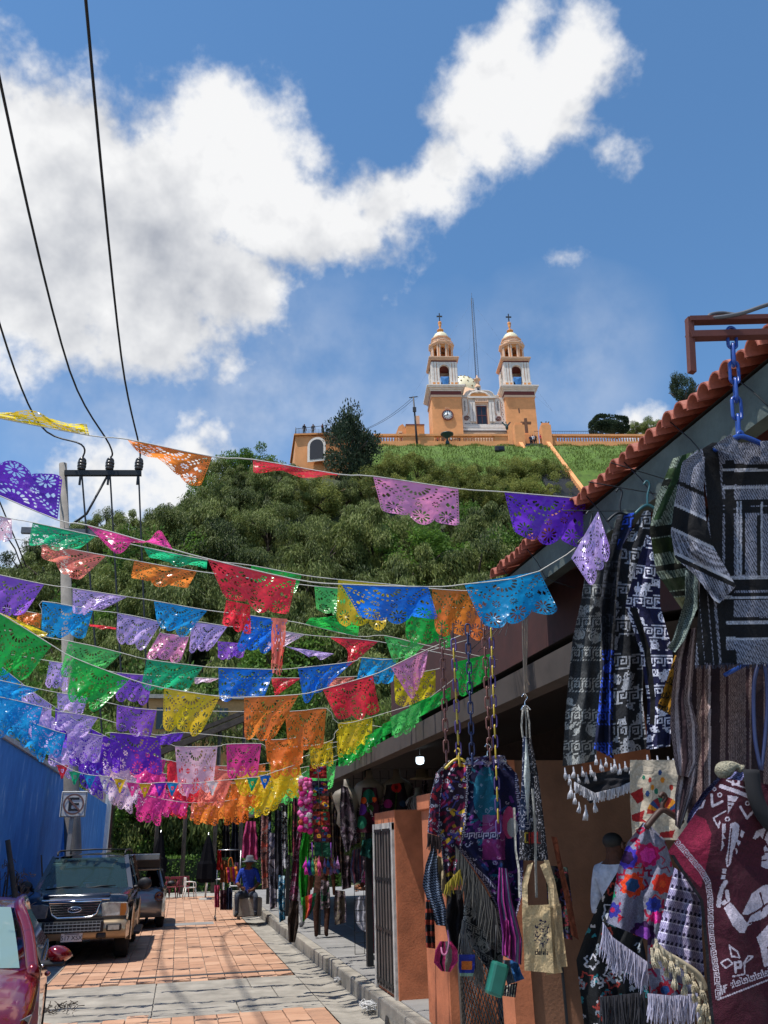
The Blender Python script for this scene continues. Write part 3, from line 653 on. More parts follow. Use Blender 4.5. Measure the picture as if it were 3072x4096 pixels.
# terrace railing and floodlights
for (za, zb, lab, yl) in ((1322, 1460, 'thin iron railing beside the right winged statue', yT+4), (1470, 1900, 'thin iron railing behind the right balustrade', yT+5)):
    RL = thing('railing', lab, 'railing', CO, CANG); a, b_ = cw(za, 1215, yl), cw(zb, 1215, yl); tz = cw(za, 1192, yl).z; q = MB()
    q.tube([(a.x, yl, tz), (b_.x, yl, tz)], .05, 4); n = int((b_.x-a.x)/.3)
    for k in range(n+1): q.tube([(a.x+k*.3, yl, a.z-1.2), (a.x+k*.3, yl, tz)], .02, 3)
    q.build('bars', M_BLK, RL, local=True)
def flood(zx, zy, yl, lab):
    p = cw(zx, zy, yl); T = thing('floodlight', lab, 'floodlight', CO, CANG, 'floodlights on the lawn'); q = MB(); q.box((p.x-.75, yl-.3, p.z-.1), (p.x+.75, yl+.3, p.z+.75)); q.build('housing', M_BLK, T, local=True, bevel=.1)
    q = MB(); q.box((p.x-.2, yl-.35, p.z+.1), (p.x+.5, yl-.305, p.z+.6)); q.build('lens', M_DKGL, T, local=True); q = MB(); q.tube([(p.x, yl, p.z-1.2), (p.x, yl, p.z)], .1, 6); q.build('stand', M_BLK, T, local=True)
flood(1035, 1355, yT-4.5, 'large dark floodlight on the lawn left of the stairway'); flood(2325, 1380, yT-4.5, 'dark floodlight on the lawn right of the stairway')
# bowl planter in front of the balustrade
PL_ = thing('bowl_planter', 'dark bowl shaped planter on a foot below the clock tower', 'planter', CO, CANG); p = cw(602, 1300, yT-1.2)
q = MB(); q.lathe([(.35, 0), (.3, .4), (.12, .8), (.2, 1.1), (1.0, 1.65), (1.05, 1.8), (.2, 1.75)], 14, (p.x, yT-1.2, p.z)); q.build('bowl', M_BZ, PL_, local=True)
# ------------------------------------------------------------------ convent building further down the slope
q0 = at(1180, 1900, 104)
CV = thing('convent_house', 'orange flat roofed building with arched window below and left of the church', 'building')
a, b_ = at(1182, 1745, 104), at(1350, 1745, 101.5); base = at(1170, 1905, 104).z-9
q = MB(); q.poly([(a.x+.6, a.y+9, base), (a.x, a.y, base), (b_.x+4, b_.y, base), (b_.x+4, b_.y+12, base)], (0, 0, a.z-base)); q.build('wall', M_OR, CV)
q = MB(); q.poly([(a.x+.3, a.y+9, a.z), (a.x-.25, a.y-.3, a.z), (b_.x+4.2, b_.y-.3, a.z), (b_.x+4.2, b_.y+12, a.z)], (0, 0, .25)); q.build('coping', M_ORD, CV)
d = (b_-a); d.z = 0; d.normalize(); nn = Vector((d.y, -d.x, 0)); cwn = at(1268, 1785, 102.6); q = MB(); r_ = 1.2
def archpoly(c, wv, r_, h, off): return [c-d*r_-Vector((0, 0, h))+nn*off]+[c+d*(-r_*math.cos(math.pi*k/10))+Vector((0, 0, r_*math.sin(math.pi*k/10)))+nn*off for k in range(11)]+[c+d*r_-Vector((0, 0, h))+nn*off]
q.poly(archpoly(cwn, d, 1.3, 2.4, .12), nn*.12); WN = q.build('window', M_WH, CV); q = MB(); q.poly(archpoly(cwn, d, .95, 2.05, .26), nn*.03); q.build('window_pane', M_DKGL, WN)
q = MB(); q.tube([a+Vector((0, -.2, .25)), a+Vector((0, -.2, 1.3))], .04, 4)
for k in range(30): p = a.lerp(b_, k/29); q.tube([p+Vector((0, .2, .2)), p+Vector((0, .2, 1.25))], .03, 3)
q.tube([a+Vector((0, .2, 1.25)), b_+Vector((0, .2, 1.25-(b_.z-a.z)))], .04, 4); q.build('roof_railing', M_BLK, CV)
# retaining wall lower on the slope
RW = thing('retaining_wall', 'low orange retaining wall with pale edge among the trees', 'wall'); a, b_ = at(1185, 1995, 97), at(1520, 1960, 95); q = MB(); q.beam(a+Vector((0, 0, -1)), b_+Vector((0, 0, -1.2)), .6, 3.4); q.build('wall', M_OR, RW); q = MB(); q.beam(a+Vector((0, -.1, .4)), b_+Vector((0, -.1, .2)), .8, .25); q.build('coping', M_PEACH, RW)
# ------------------------------------------------------------------ vegetation
def leafmat(name, c0, c1, trans=.35):
    m = bpy.data.materials.new(name); m.use_nodes = True; nt = m.node_tree; b = nt.nodes['Principled BSDF']; o = nt.nodes['Material Output']
    g_ = nt.nodes.new('ShaderNodeNewGeometry'); a = nt.nodes.new('ShaderNodeVertexColor'); a.layer_name = 'print'
    oi = nt.nodes.new('ShaderNodeObjectInfo')
    s1 = nt.nodes.new('ShaderNodeMath'); s1.operation = 'MULTIPLY_ADD'; nt.links.new(g_.outputs['Random Per Island'], s1.inputs[0]); s1.inputs[1].default_value = .45
    s0 = nt.nodes.new('ShaderNodeMath'); s0.operation = 'MULTIPLY_ADD'; nt.links.new(oi.outputs['Random'], s0.inputs[0]); s0.inputs[1].default_value = .5; nt.links.new(a.outputs['Color'], s0.inputs[2]); nt.links.new(s0.outputs[0], s1.inputs[2])
    r = nt.nodes.new('ShaderNodeValToRGB'); e = r.color_ramp.elements; e[0].position = .18; e[0].color = tuple(c0)+(1,); e[1].position = 1.15 if False else 1.0; e[1].color = tuple(c1)+(1,)
    nt.links.new(s1.outputs[0], r.inputs[0]); nt.links.new(r.outputs[0], b.inputs['Base Color']); b.inputs['Roughness'].default_value = .6; b.inputs['Specular IOR Level'].default_value = .25
    t = nt.nodes.new('ShaderNodeBsdfTranslucent'); nt.links.new(r.outputs[0], t.inputs[0]); mx_ = nt.nodes.new('ShaderNodeMixShader'); mx_.inputs[0].default_value = trans
    nt.links.new(b.outputs[0], mx_.inputs[1]); nt.links.new(t.outputs[0], mx_.inputs[2]); nt.links.new(mx_.outputs[0], o.inputs['Surface']); return m
L_PEP = leafmat('pepper_leaf', (.014, .034, .010), (.205, .245, .066))
L_OLV = leafmat('olive_leaf', (.06, .085, .016), (.30, .32, .085))
L_BRT = leafmat('bright_leaf', (.03, .07, .012), (.13, .24, .04))
L_DRK = leafmat('dark_leaf', (.012, .026, .014), (.055, .085, .045))
TURF.data.materials.append(leafmat('turf_blade', (.05, .085, .012), (.19, .25, .045), .2))
M_BARK = mat('bark', (.06, .045, .033), .95, var=.4, scale=6, bump=.6, bscale=14)
def cards(P, L, W, dirs, rng_):
    """leaf cards: rhombs hanging along dirs"""
    n = len(P); d = dirs/np.linalg.norm(dirs, axis=1, keepdims=True)
    rv = rng_.normal(size=(n, 3)); s = np.cross(d, rv); s /= np.linalg.norm(s, axis=1, keepdims=True)+1e-9
    L = np.broadcast_to(np.asarray(L), (n,))[:, None]; W = np.broadcast_to(np.asarray(W), (n,))[:, None]
    v = np.stack([P, P+d*L*.45+s*W, P+d*L, P+d*L*.45-s*W], 1).reshape(-1, 3)
    return v, np.arange(n*4).reshape(-1, 4)
def crown(kind, seed, n, m):
    """crown of a unit tree: radius about 1, centred at the origin, from clumps spread through the volume"""
    r = np.random.default_rng(seed)
    if kind == 'pepper': nc, zs, sp = 46, .85, .17
    elif kind == 'bush': nc, zs, sp = 34, .75, .20
    elif kind == 'cypress': nc, zs, sp = 46, 1.2, .27
    else: nc, zs, sp = 40, .9, .19
    C = r.normal(size=(nc, 3)); C /= np.linalg.norm(C, axis=1, keepdims=True); C *= (r.uniform(.35, 1, (nc, 1))**.5)*.86; C[:, 2] *= zs
    if kind in ('pepper', 'bush'): C[:, 2] = np.where(C[:, 2] < 0, C[:, 2]*.75, C[:, 2])
    lob = 1+.16*np.sin(C[:, 0]*5+seed)+.14*np.sin(C[:, 1]*4+2*seed); C *= lob[:, None]
    k = r.integers(0, nc, n); rad_ = r.uniform(.6, 1.3, nc)*sp
    off = r.normal(size=(n, 3)); off /= np.linalg.norm(off, axis=1, keepdims=True); off *= (r.uniform(0, 1, (n, 1))**.4)*rad_[k][:, None]*1.25
    P = C[k]+off
    out = P/np.linalg.norm(P, axis=1, keepdims=True)
    if kind == 'pepper':
        P[:, 2] += .05; d = out*.35+np.array([0, 0, -1.0])+r.normal(size=(n, 3))*.28; v, f = cards(P, r.uniform(.04, .12, n), r.uniform(.006, .013, n), d, r)
    elif kind == 'cypress':
        d = out*.5+np.array([0, 0, 1.0])+r.normal(size=(n, 3))*.5; v, f = cards(P, r.uniform(.06, .12, n), r.uniform(.018, .03, n), d, r)
    else:
        d = out+r.normal(size=(n, 3))*.9; v, f = cards(P, r.uniform(.035, .075, n), r.uniform(.012, .024, n), d, r)
    tone = r.uniform(0, .5, nc)[k]; cols = np.repeat(tone[:, None], 3, 1)
    o = npmesh('crown', v, f, m, None, cols, smooth=False); me = o.data; bpy.data.objects.remove(o); return me
def trunk_mesh(seed, H, lean=.0):
    r = random.Random(seed); q = MB(); top = Vector((r.uniform(-.3, .3), r.uniform(-.3, .3), H))
    pts = [Vector((0, 0, -.8)), Vector((r.uniform(-.1, .1), 0, H*.35)), Vector((r.uniform(-.25, .25), r.uniform(-.2, .2), H*.7)), top]
    q.tube(pts, [.34, .27, .2, .1], 8)
    for k in range(7):
        a = k*.9+r.uniform(-.3, .3); s = pts[1].lerp(pts[2], r.uniform(.3, 1)); e = s+Vector((math.cos(a)*r.uniform(1.6, 3), math.sin(a)*r.uniform(1.6, 3), r.uniform(1.2, 2.8)))
        mid = s.lerp(e, .5)+Vector((0, 0, .35)); q.tube([s, mid, e], [.15, .1, .04], 6)
    o = q.build('trunk', M_BARK, None); me = o.data; bpy.data.objects.remove(o); return me
PEP = [crown('pepper', 20+k, 20000, L_PEP) for k in range(5)]
OLV = [crown('bush', 40+k, 11000, L_OLV) for k in range(3)]
BRT = [crown('round', 60+k, 10000, L_BRT) for k in range(3)]
DRK = [crown('cypress', 80+k, 10000, L_DRK) for k in range(2)]
TRK = [trunk_mesh(k, 3.4) for k in range(4)]
def tree(name, label, group, loc, R, zs, cm, trunk_h=1.0, lift=1.0, rz=None):
    """tree at loc: crown of radius R, centre lifted above the ground by lift*R"""
    T = thing(name, label, 'tree' if 'tree' in name else 'shrub', loc, 0, group)
    c = bpy.data.objects.new('crown', cm); link(c, T, True); c.location = (0, 0, lift*R); c.scale = (R, R, R*zs); c.rotation_euler = (0, 0, rnd.uniform(0, 6.28) if rz is None else rz)
    t = bpy.data.objects.new('trunk', rnd.choice(TRK)); link(t, T, True); s_ = lift*R/3.4*trunk_h; t.scale = (max(s_, .25)*.9, max(s_, .25)*.9, s_); t.rotation_euler = (0, 0, rnd.uniform(0, 6.28))
    return T
skyl = [(-900,2250),(0,2190),(150,2150),(300,2075),(480,2000),(600,1975),(740,1990),(830,1775),(1000,1745),(1100,1790),(1160,1930),(1210,2010),(1330,2010),(1450,1985),(1500,1975),(1700,1985),(1900,1995),(2100,1990),(2230,2000),(2330,2040),(2500,2080),(3000,2200),(4200,2300)]
def limit(sx): return float(np.interp(sx, [a for a, _ in skyl], [b for _, b in skyl]))
cnt = 0; spots = []
yv = 49.0
while yv < 106:
    x = -34.0+rnd.uniform(0, 3)
    while x < 72:
        X, Y = x+rnd.uniform(-1.4, 1.4), yv+rnd.uniform(-1.4, 1.4); z = float(hill_h(X, Y)); R = rnd.uniform(4.4, 6.2)
        px = proj((X, Y, z+R))
        if -350 < px[0] < 2750 and z > .2:
            ok = False
            for R_try in (R, R*.8, R*.62):
                w_ = 4*FPX*R_try/Y; tops = proj((X, Y, z+R_try*1.85))
                if tops[1] > max(limit(tops[0]), limit(tops[0]-w_*.6)-25, limit(tops[0]+w_*.6)-25): ok = True; break
            if ok: spots.append((X, Y, z, R_try, tops))
        x += 5.6
    yv += 5.4
for _ in range(420):
    X, Y = rnd.uniform(-30, 60), rnd.uniform(49, 106); z = float(hill_h(X, Y)); R = rnd.uniform(2.3, 3.6); tops = proj((X, Y, z+R*1.85)); w_ = 4*FPX*R/Y
    if not -300 < tops[0] < 2700 or z < .2 or tops[1] < max(limit(tops[0]), limit(tops[0]-w_*.6)-25, limit(tops[0]+w_*.6)-25): continue
    if min((X-s[0])**2+(Y-s[1])**2 for s in spots) > 8.0 and len(spots) < 190: spots.append((X, Y, z, R, tops))
spots.sort(key=lambda s: s[1])
for k, (X, Y, z, R, tops) in enumerate(spots):
    olive = Y > 93 and tops[0] > 1350 and rnd.random() < .6
    cm = rnd.choice(OLV) if olive else (rnd.choice(BRT) if rnd.random() < .12 else rnd.choice(PEP))
    knd = 'bushy olive' if cm in OLV else ('bright green leafy' if cm in BRT else 'drooping grey green'); szl = 'large' if R > 4.6 else ('small' if R < 3.5 else 'medium')
    row = 'upper' if tops[1] < 2080 else ('middle' if tops[1] < 2330 else 'lower'); clm = ('far left', 'left, by the power pole', 'centre left', 'centre', 'centre right', 'right, by the tile roof')[int(np.clip((tops[0]+50)/400, 0, 5))]
    tree('pepper_tree', f'{szl} {knd} tree on the {row} wooded slope, {clm}', 'wood on the hillside', (X, Y, z-.3), R, rnd.uniform(.85, 1.15), cm, 1.0, .9)
for k, (sx, sy, R, lab) in enumerate(((975, 1990, 4.6, 'tall leafy tree left of the convent house'), (870, 2010, 4.2, 'leafy tree farther left of the convent house'), (1090, 2020, 3.6, 'tree just below the left corner of the convent house'), (1180, 2075, 3.4, 'tree below the orange retaining wall, left'), (1280, 2085, 3.4, 'tree below the middle of the orange retaining wall'), (1390, 2075, 3.3, 'tree below the right part of the orange retaining wall'), (1480, 2050, 3.3, 'tree right of the orange retaining wall'))):
    p = hill_hit(sx, sy)
    if p: tree('slope_tree', lab, None, (p.x, p.y, p.z-.3), R, 1.05, (BRT[1], PEP[0], PEP[2], PEP[4], OLV[1], PEP[1], OLV[2])[k], 1, .85)
# olive shrubs under the lawn, each placed on the bank
for k, (sx, sy, R, Y) in enumerate([(1500,1905,3.2,104),(1585,1880,3.4,105),(1670,1890,3.4,104.5),(1760,1915,3.2,103),(1850,1925,3.1,102),(1940,1925,3.2,101.5),(2030,1900,3.2,102.5),(2110,1885,3.4,102.5),(2180,1905,3.0,101),(2140,1965,3.3,98),(2030,1975,3.2,98),(1910,1985,3.3,98),(1790,1985,3.3,98.5),(1670,1975,3.3,99),(1560,1965,3.2,99.5),(2240,1990,2.4,97),(2330,2010,2.0,97)]):
    p = at(sx, sy, Y); z = p.z-R*.9
    tree('olive_shrub', 'bushy olive green shrub '+('at the left end', 'left of the planter', 'under the clock tower', 'under the church front', 'under the church front, lower', 'below the large floodlight', 'left of the stairway', 'beside the stairway top', 'against the stair wall', 'low against the stair wall', 'low left of the stairway', 'low under the floodlight', 'low under the church front', 'low under the clock tower', 'low at the left end', 'below the stair foot', 'right of the stair foot')[k]+' of the thicket', 'shrubs below the church lawn', (p.x, p.y, z), R, 1.0, OLV[k % 3], .9, .9)
p = at(1400, 1800, 99); tree('juniper_tree', 'dark green round juniper tree between the convent house and the lawn', None, (p.x, p.y, p.z-5.2), 3.9, 1.25, DRK[0], 1, 1.35)
p = at(2735, 1560, 130); tree('cypress_tree', 'lone dark wind bent conifer standing above the tile roof', None, (p.x, p.y, p.z-6), 2.7, 1.15, DRK[1], .8, 2.2)
for sx, sy, R, lab in ((2540, 1712, 2.3, 'grey green tree right beside the clipped hedge on the terrace'), (2610, 1705, 2.9, 'larger grey green tree at the tile roof end of the terrace'), (2690, 1715, 2.5, 'grey green tree partly hidden behind the roof tiles on the terrace')):
    p = at(sx, sy, 122); tree('terrace_tree', lab, None, (p.x, p.y, p.z-R*1.1), R, .9, PEP[1], 1, 1.0)
# clipped hedges
def hedge(name, label, c, size, n, m, seed, dome=True):
    r = np.random.default_rng(seed); T = thing(name, label, 'hedge', (c[0], c[1], c[2])); sx, sy, sz = size
    if dome:
        u = r.normal(size=(n, 3)); u /= np.linalg.norm(u, axis=1, keepdims=True); u = np.sign(u)*np.abs(u)**.55; u /= np.abs(u).max(1, keepdims=True)**.6; P = u*np.array([sx, sy, sz])
        nor = u
    else:
        P = r.uniform(-1, 1, (n, 3)); ax = r.integers(0, 3, n); P[np.arange(n), ax] = np.sign(P[np.arange(n), ax]); nor = np.zeros_like(P); nor[np.arange(n), ax] = P[np.arange(n), ax]; P = P*np.array([sx, sy, sz])+r.normal(size=(n, 3))*.035
    v, f = cards(P, .16 if not dome else .4, .05 if not dome else .12, nor+r.normal(size=(n, 3))*.8, r); cl = np.repeat(r.uniform(0, .45, (n, 1)), 3, 1)
    npmesh('foliage', v, f, m, T, cl, smooth=False, local=True)
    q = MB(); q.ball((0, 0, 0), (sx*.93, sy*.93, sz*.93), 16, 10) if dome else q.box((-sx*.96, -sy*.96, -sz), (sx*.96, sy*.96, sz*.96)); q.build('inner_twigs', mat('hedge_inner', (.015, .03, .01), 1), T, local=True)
p = at(2435, 1705, 120); hedge('clipped_hedge', 'dark green clipped dome hedge behind the right balustrade', p, (3.0, 2.0, 1.25), 4500, L_DRK, 5)
a = at(560, 3500, 46); hedge('clipped_hedge', 'straight clipped green hedge at the far end of the street', (1.6, 46.2, .75), (6.5, .5, .8), 9000, L_BRT, 6, False)
# trees and bushes near the street end and behind the blue wall
for k, (X, Y, R, z, cm, lab) in enumerate([
    (-9.5, 33, 3.4, 3.2, BRT[0], 'bright green leafy tree rising just behind the blue wall'),
    (-6.4, 40, 3.6, 3.4, BRT[1], 'green leafy tree behind the far end of the blue wall'),
    (-13.5, 38, 4.0, 4.0, BRT[2], 'large green tree at the left edge behind the wall'),
    (-2.2, 50, 3.2, .2, BRT[1], 'leafy green bush behind the hedge at the street end'),
    (2.5, 51, 2.8, .2, OLV[0], 'pale olive bush behind the hedge right of the folded black parasol'),
    (6.0, 50, 3.4, .8, BRT[2], 'green tree behind the far stalls'),
    (-6.5, 49, 3.0, .5, BRT[0], 'dense green bush left of the street end'),
    (9.5, 53, 4.2, 3.5, PEP[2], 'tall drooping pepper tree over the far stalls'),
    (1.0, 56, 4.2, 4.5, PEP[3], 'tall drooping pepper tree over the street end'),
    (-5.0, 57, 4.4, 4.5, PEP[0], 'tall drooping pepper tree left of the street end')]):
    tree('street_tree', lab, None, (X, Y, z), R, 1.05, cm, 1.0, .8)
# weathered bank at the foot of the hill
bank = MB(); N, Mh = 34, 9; rr = random.Random(3)
for i in range(N+1):
    for j in range(Mh+1): bank.v.append((-12+i*1.0+rr.uniform(-.25, .25), 48.6+j*.42+rr.uniform(-.3, .3)-.5*math.sin(i*.8), j*.62+rr.uniform(-.2, .2)-.3))
for i in range(N):
    for j in range(Mh): a = i*(Mh+1)+j; bank.f.append((a, a+Mh+1, a+Mh+2, a+1)); bank.sm.append(False)
struct(bank.build('rock_bank', mat('tan_rock', (.26, .20, .13), .95, var=.4, scale=1.5, bump=.6, bscale=5)))
# ------------------------------------------------------------------ left side: blue wall, pole, wires, sign, old fence
mb = mat('blue_wall_paint', (.030, .155, .50), .75, var=.0)
nt = mb.node_tree; pb = nt.nodes['Principled BSDF']; tcx = nt.nodes.new('ShaderNodeTexCoord')
mpn = nt.nodes.new('ShaderNodeMapping'); mpn.inputs['Scale'].default_value = (1, 1.0, .45); nt.links.new(tcx.outputs['Object'], mpn.inputs['Vector'])
nz = nt.nodes.new('ShaderNodeTexNoise'); nz.inputs['Scale'].default_value = 2.2; nz.inputs['Detail'].default_value = 9; nz.inputs['Roughness'].default_value = .72; nt.links.new(mpn.outputs[0], nz.inputs['Vector'])
rp = nt.nodes.new('ShaderNodeValToRGB'); e = rp.color_ramp.elements; e[0].position = .35; e[0].color = (.030, .165, .52, 1); e[1].position = .66; e[1].color = (.30, .47, .74, 1)
k1 = rp.color_ramp.elements.new(.58); k1.color = (.055, .26, .68, 1); nt.links.new(nz.outputs['Fac'], rp.inputs[0]); sxz = nt.nodes.new('ShaderNodeSeparateXYZ'); nt.links.new(tcx.outputs['Object'], sxz.inputs[0]); ng = nt.nodes.new('ShaderNodeTexNoise'); ng.inputs['Scale'].default_value = 1.1; ng.inputs['Detail'].default_value = 8; nt.links.new(tcx.outputs['Object'], ng.inputs['Vector'])
gm = nt.nodes.new('ShaderNodeMath'); gm.operation = 'MULTIPLY_ADD'; nt.links.new(ng.outputs['Fac'], gm.inputs[0]); gm.inputs[1].default_value = 2.6; gm.inputs[2].default_value = -.55; gs = nt.nodes.new('ShaderNodeMath'); gs.operation = 'SUBTRACT'; nt.links.new(gm.outputs[0], gs.inputs[0]); nt.links.new(sxz.outputs['Z'], gs.inputs[1]); gs.use_clamp = True
gx_ = nt.nodes.new('ShaderNodeMix'); gx_.data_type = 'RGBA'; nt.links.new(gs.outputs[0], gx_.inputs['Factor']); nt.links.new(rp.outputs[0], gx_.inputs['A']); gx_.inputs['B'].default_value = (.16, .15, .15, 1); nt.links.new(gx_.outputs['Result'], pb.inputs['Base Color'])
WX = -3.4
BW = thing('blue_wall', 'tall weathered blue painted wall along the left of the street', 'wall', (WX, 26, 0))
q = MB(); q.box((WX-.3, 11, -.3), (WX, 28.2, 4.0)); q.build('wall_panel', mb, BW)
q = MB(); q.box((WX-.35, 28.2, -.3), (WX+.08, 42.2, 3.95)); q.build('wall_panel', mb, BW)
q = MB(); q.box((WX-.4, 11, 4.0), (WX+.06, 28.2, 4.1)); q.build('coping', mat('old_white', (.5, .5, .48), .9, var=.3), BW)
HP = thing('pink_house', 'small pale pink house end beyond the blue wall', 'house', (WX, 44, 0))
q = MB(); q.box((WX-5, 42.25, -.3), (WX+.2, 46, 4.6)); q.build('wall', mat('pale_pink_render', (.58, .42, .37), .9, var=.2), HP)
q = MB(); q.box((WX+.0, 42.20, 0), (WX+.24, 42.9, 4.5)); q.build('quoin', mat('white_render', (.7, .68, .66), .9, var=.15), HP)
q = MB(); q.box((WX+.15, 43.6, 2.1), (WX+.27, 45.2, 4.0)); WD_ = q.build('window', mat('maroon_wood', (.09, .03, .025), .7), HP)
q = MB(); q.box((WX+.271, 43.75, 2.25), (WX+.28, 45.05, 3.85)); q.build('pane', M_DKGL, WD_)
q = MB(); q.box((WX+.21, 43.1, 1.2), (WX+.45, 43.5, 1.9)); q.build('meter_box', mat('grey_box', (.5, .5, .5), .6), HP)
# power pole
MPOLE = mat('pole_concrete', (.22, .20, .18), .9, var=.25, scale=4, bump=.2)
M_CAB = mat('black_cable', (.012, .012, .014), .5, var=.1); M_DST = mat('dark_steel', (.03, .032, .036), .5, .6)
pt, pbm = at(252, 1855, 24), at(292, 3400, 24)
UP = thing('power_pole', 'grey concrete power pole with black crossarm behind the no parking sign', 'power pole', (pbm.x, 24, 0))
q = MB(); base = pbm+(pbm-pt)*(2.0/(pt.z-pbm.z)); q.tube([base, pbm, pt], [.24, .21, .11], 12); q.build('pole', MPOLE, UP)
INS = [at(325, 1880, 23.8), at(437, 1880, 23.8), at(554, 1880, 23.8)]
q = MB(); q.beam(at(258, 1893, 23.8), at(566, 1893, 23.8), .13, .16); q.build('crossarm', M_DST, UP)
q = MB(); q.tube([at(430, 1903, 23.8), at(346, 2056, 23.8), at(300, 2090, 23.9)], .035, 6); q.build('brace', M_DST, UP)
q = MB(); q.beam(at(86, 2122, 23.9), at(400, 2132, 23.9), .14, .17); q.build('lower_crossarm', mat('grey_steel', (.12, .13, .15), .6, .3), UP)
for p in INS:
    q = MB(); q.lathe([(.05, 0), (.12, .02), (.12, .06), (.06, .08), (.13, .1), (.13, .15), (.06, .17), (.13, .19), (.13, .25), (.06, .27), (.12, .3), (.1, .36), (.03, .42)], 12, p); q.build('insulator', mat('brown_porcelain', (.045, .04, .04), .25), UP)
    q = MB(); q.box((p.x-.03, p.y-.03, p.z-.48), (p.x+.03, p.y+.03, p.z-.12)); q.build('clamp', M_DST, UP)
def smooth_path(pts, n=6):
    pts = [Vector(p) for p in pts]; out = []
    for i in range(len(pts)-1):
        p0, p1, p2, p3 = pts[max(i-1, 0)], pts[i], pts[i+1], pts[min(i+2, len(pts)-1)]
        for k in range(n):
            t = k/n; out.append(.5*((2*p1)+(p2-p0)*t+(2*p0-5*p1+4*p2-p3)*t*t+(3*p1-p0-3*p2+p3)*t*t*t))
    out.append(pts[-1]); return out
WIRES = [[(160,1700),(0,1300)], [(278,1481),(0,324)], [(485,1426),(343,0)]]
for p, pts, lab in zip(INS, WIRES, ('leftmost of the three thick black overhead cables', 'middle of the three thick black overhead cables', 'rightmost of the three thick black overhead cables')):
    P3 = [p+Vector((0, 0, .4)), p+Vector((-.02, -.45, .62))]+[atZ(a, b_, (13.75, 13.9)[k]) for k, (a, b_) in enumerate(pts)]
    e = P3[-1]; d = (e-P3[-2]).normalized(); P3 += [e+Vector((d.x*.3, d.y, .2))*6, e+Vector((d.x*.3, d.y, .35))*14]
    q = MB(); q.tube(smooth_path(P3), .026, 8); tag(q.build('overhead_cable', M_CAB), lab, 'cable', 'cables on the power pole')
for p, (xa, ya, xb, yb), lab in zip(INS, ((330,1930,365,2380), (442,1930,468,2400), (556,1930,568,2240)), ('left', 'middle', 'right')):
    q = MB(); a, b_ = at(xa, ya, 23.8), at(xb, yb, 23.8); ln = (a-b_).length; q.tube(smooth_path([p, a, b_, b_+(b_-a)*(4.5/ln)]), .028, 6); tag(q.build('drop_cable', M_CAB), f'{lab} black cable hanging straight down below the crossarm', 'cable', 'cables on the power pole')
for sx, sy, ex, ey, lab in ((0,2010,75,2190,'thin dark guy wire slanting down at the left edge, upper one'), (-30,2060,60,2195,'thin dark guy wire slanting down at the left edge, lower one')):
    q = MB(); q.tube([at(sx-200, sy-420, 22), at(sx, sy, 24), at(ex, ey, 26), at(ex+30, ey+80, 26.5)], .022, 5); tag(q.build('guy_wire', M_CAB), lab, 'wire')
# no-parking sign
SG = thing('no_parking_sign', 'white square no parking sign with crossed letter E on grey post', 'sign', (-2.45, 21.8, 0))
sc0 = at(295, 3217, 21.8); S_ = .29
q = MB(); q.box((sc0.x-S_, 21.77, sc0.z-S_), (sc0.x+S_, 21.80, sc0.z+S_)); q.build('plate', mat('sign_white', (.62, .62, .60), .5, var=.12, scale=5), SG, bevel=.02)
M_SB = mat('sign_black', (.02, .02, .022), .5, var=.15); M_SR = mat('sign_faded_red', (.20, .10, .09), .6, var=.3)
fx, fz, fy = sc0.x, sc0.z, 21.765
q = MB(); t = .012
for a, b_ in (((-1,-1),(1,-1)),((1,-1),(1,1)),((1,1),(-1,1)),((-1,1),(-1,-1))): q.beam((fx+a[0]*(S_-.025), fy, fz+a[1]*(S_-.025)), (fx+b_[0]*(S_-.025), fy, fz+b_[1]*(S_-.025)), .004, t, (0, 1, 0) if False else (0, 0, 1))
q.build('border', M_SB, SG)
q = MB(); q.box((fx-.11, fy-.003, fz-.15), (fx-.045, fy+.004, fz+.15))
for dz in (-.125, 0, .125): q.box((fx-.046, fy-.002, fz+dz-.026), (fx+.12, fy+.004, fz+dz+.026))
q.build('letter_e', M_SB, SG)
q = MB(); n = 36
ring = [(math.cos(2*math.pi*k/n), math.sin(2*math.pi*k/n)) for k in range(n)]
v = [(fx+c*.235, fy-.006, fz+s*.235) for c, s in ring]+[(fx+c*.198, fy-.006, fz+s*.198) for c, s in ring]
q.add(v, [(k, (k+1) % n, n+(k+1) % n, n+k) for k in range(n)]); q.add([(fx-.155, fy-.007, fz+.125), (fx-.125, fy-.007, fz+.155), (fx+.155, fy-.007, fz-.125), (fx+.125, fy-.007, fz-.155)], [(0, 1, 2, 3)]); q.build('prohibition_ring', M_SR, SG)
q = MB(); q.box((sc0.x-.06, 21.81, 0), (sc0.x+.03, 21.88, sc0.z+.3)); q.build('post', mat('sign_post', (.38, .36, .33), .6, .3, var=.2), SG)
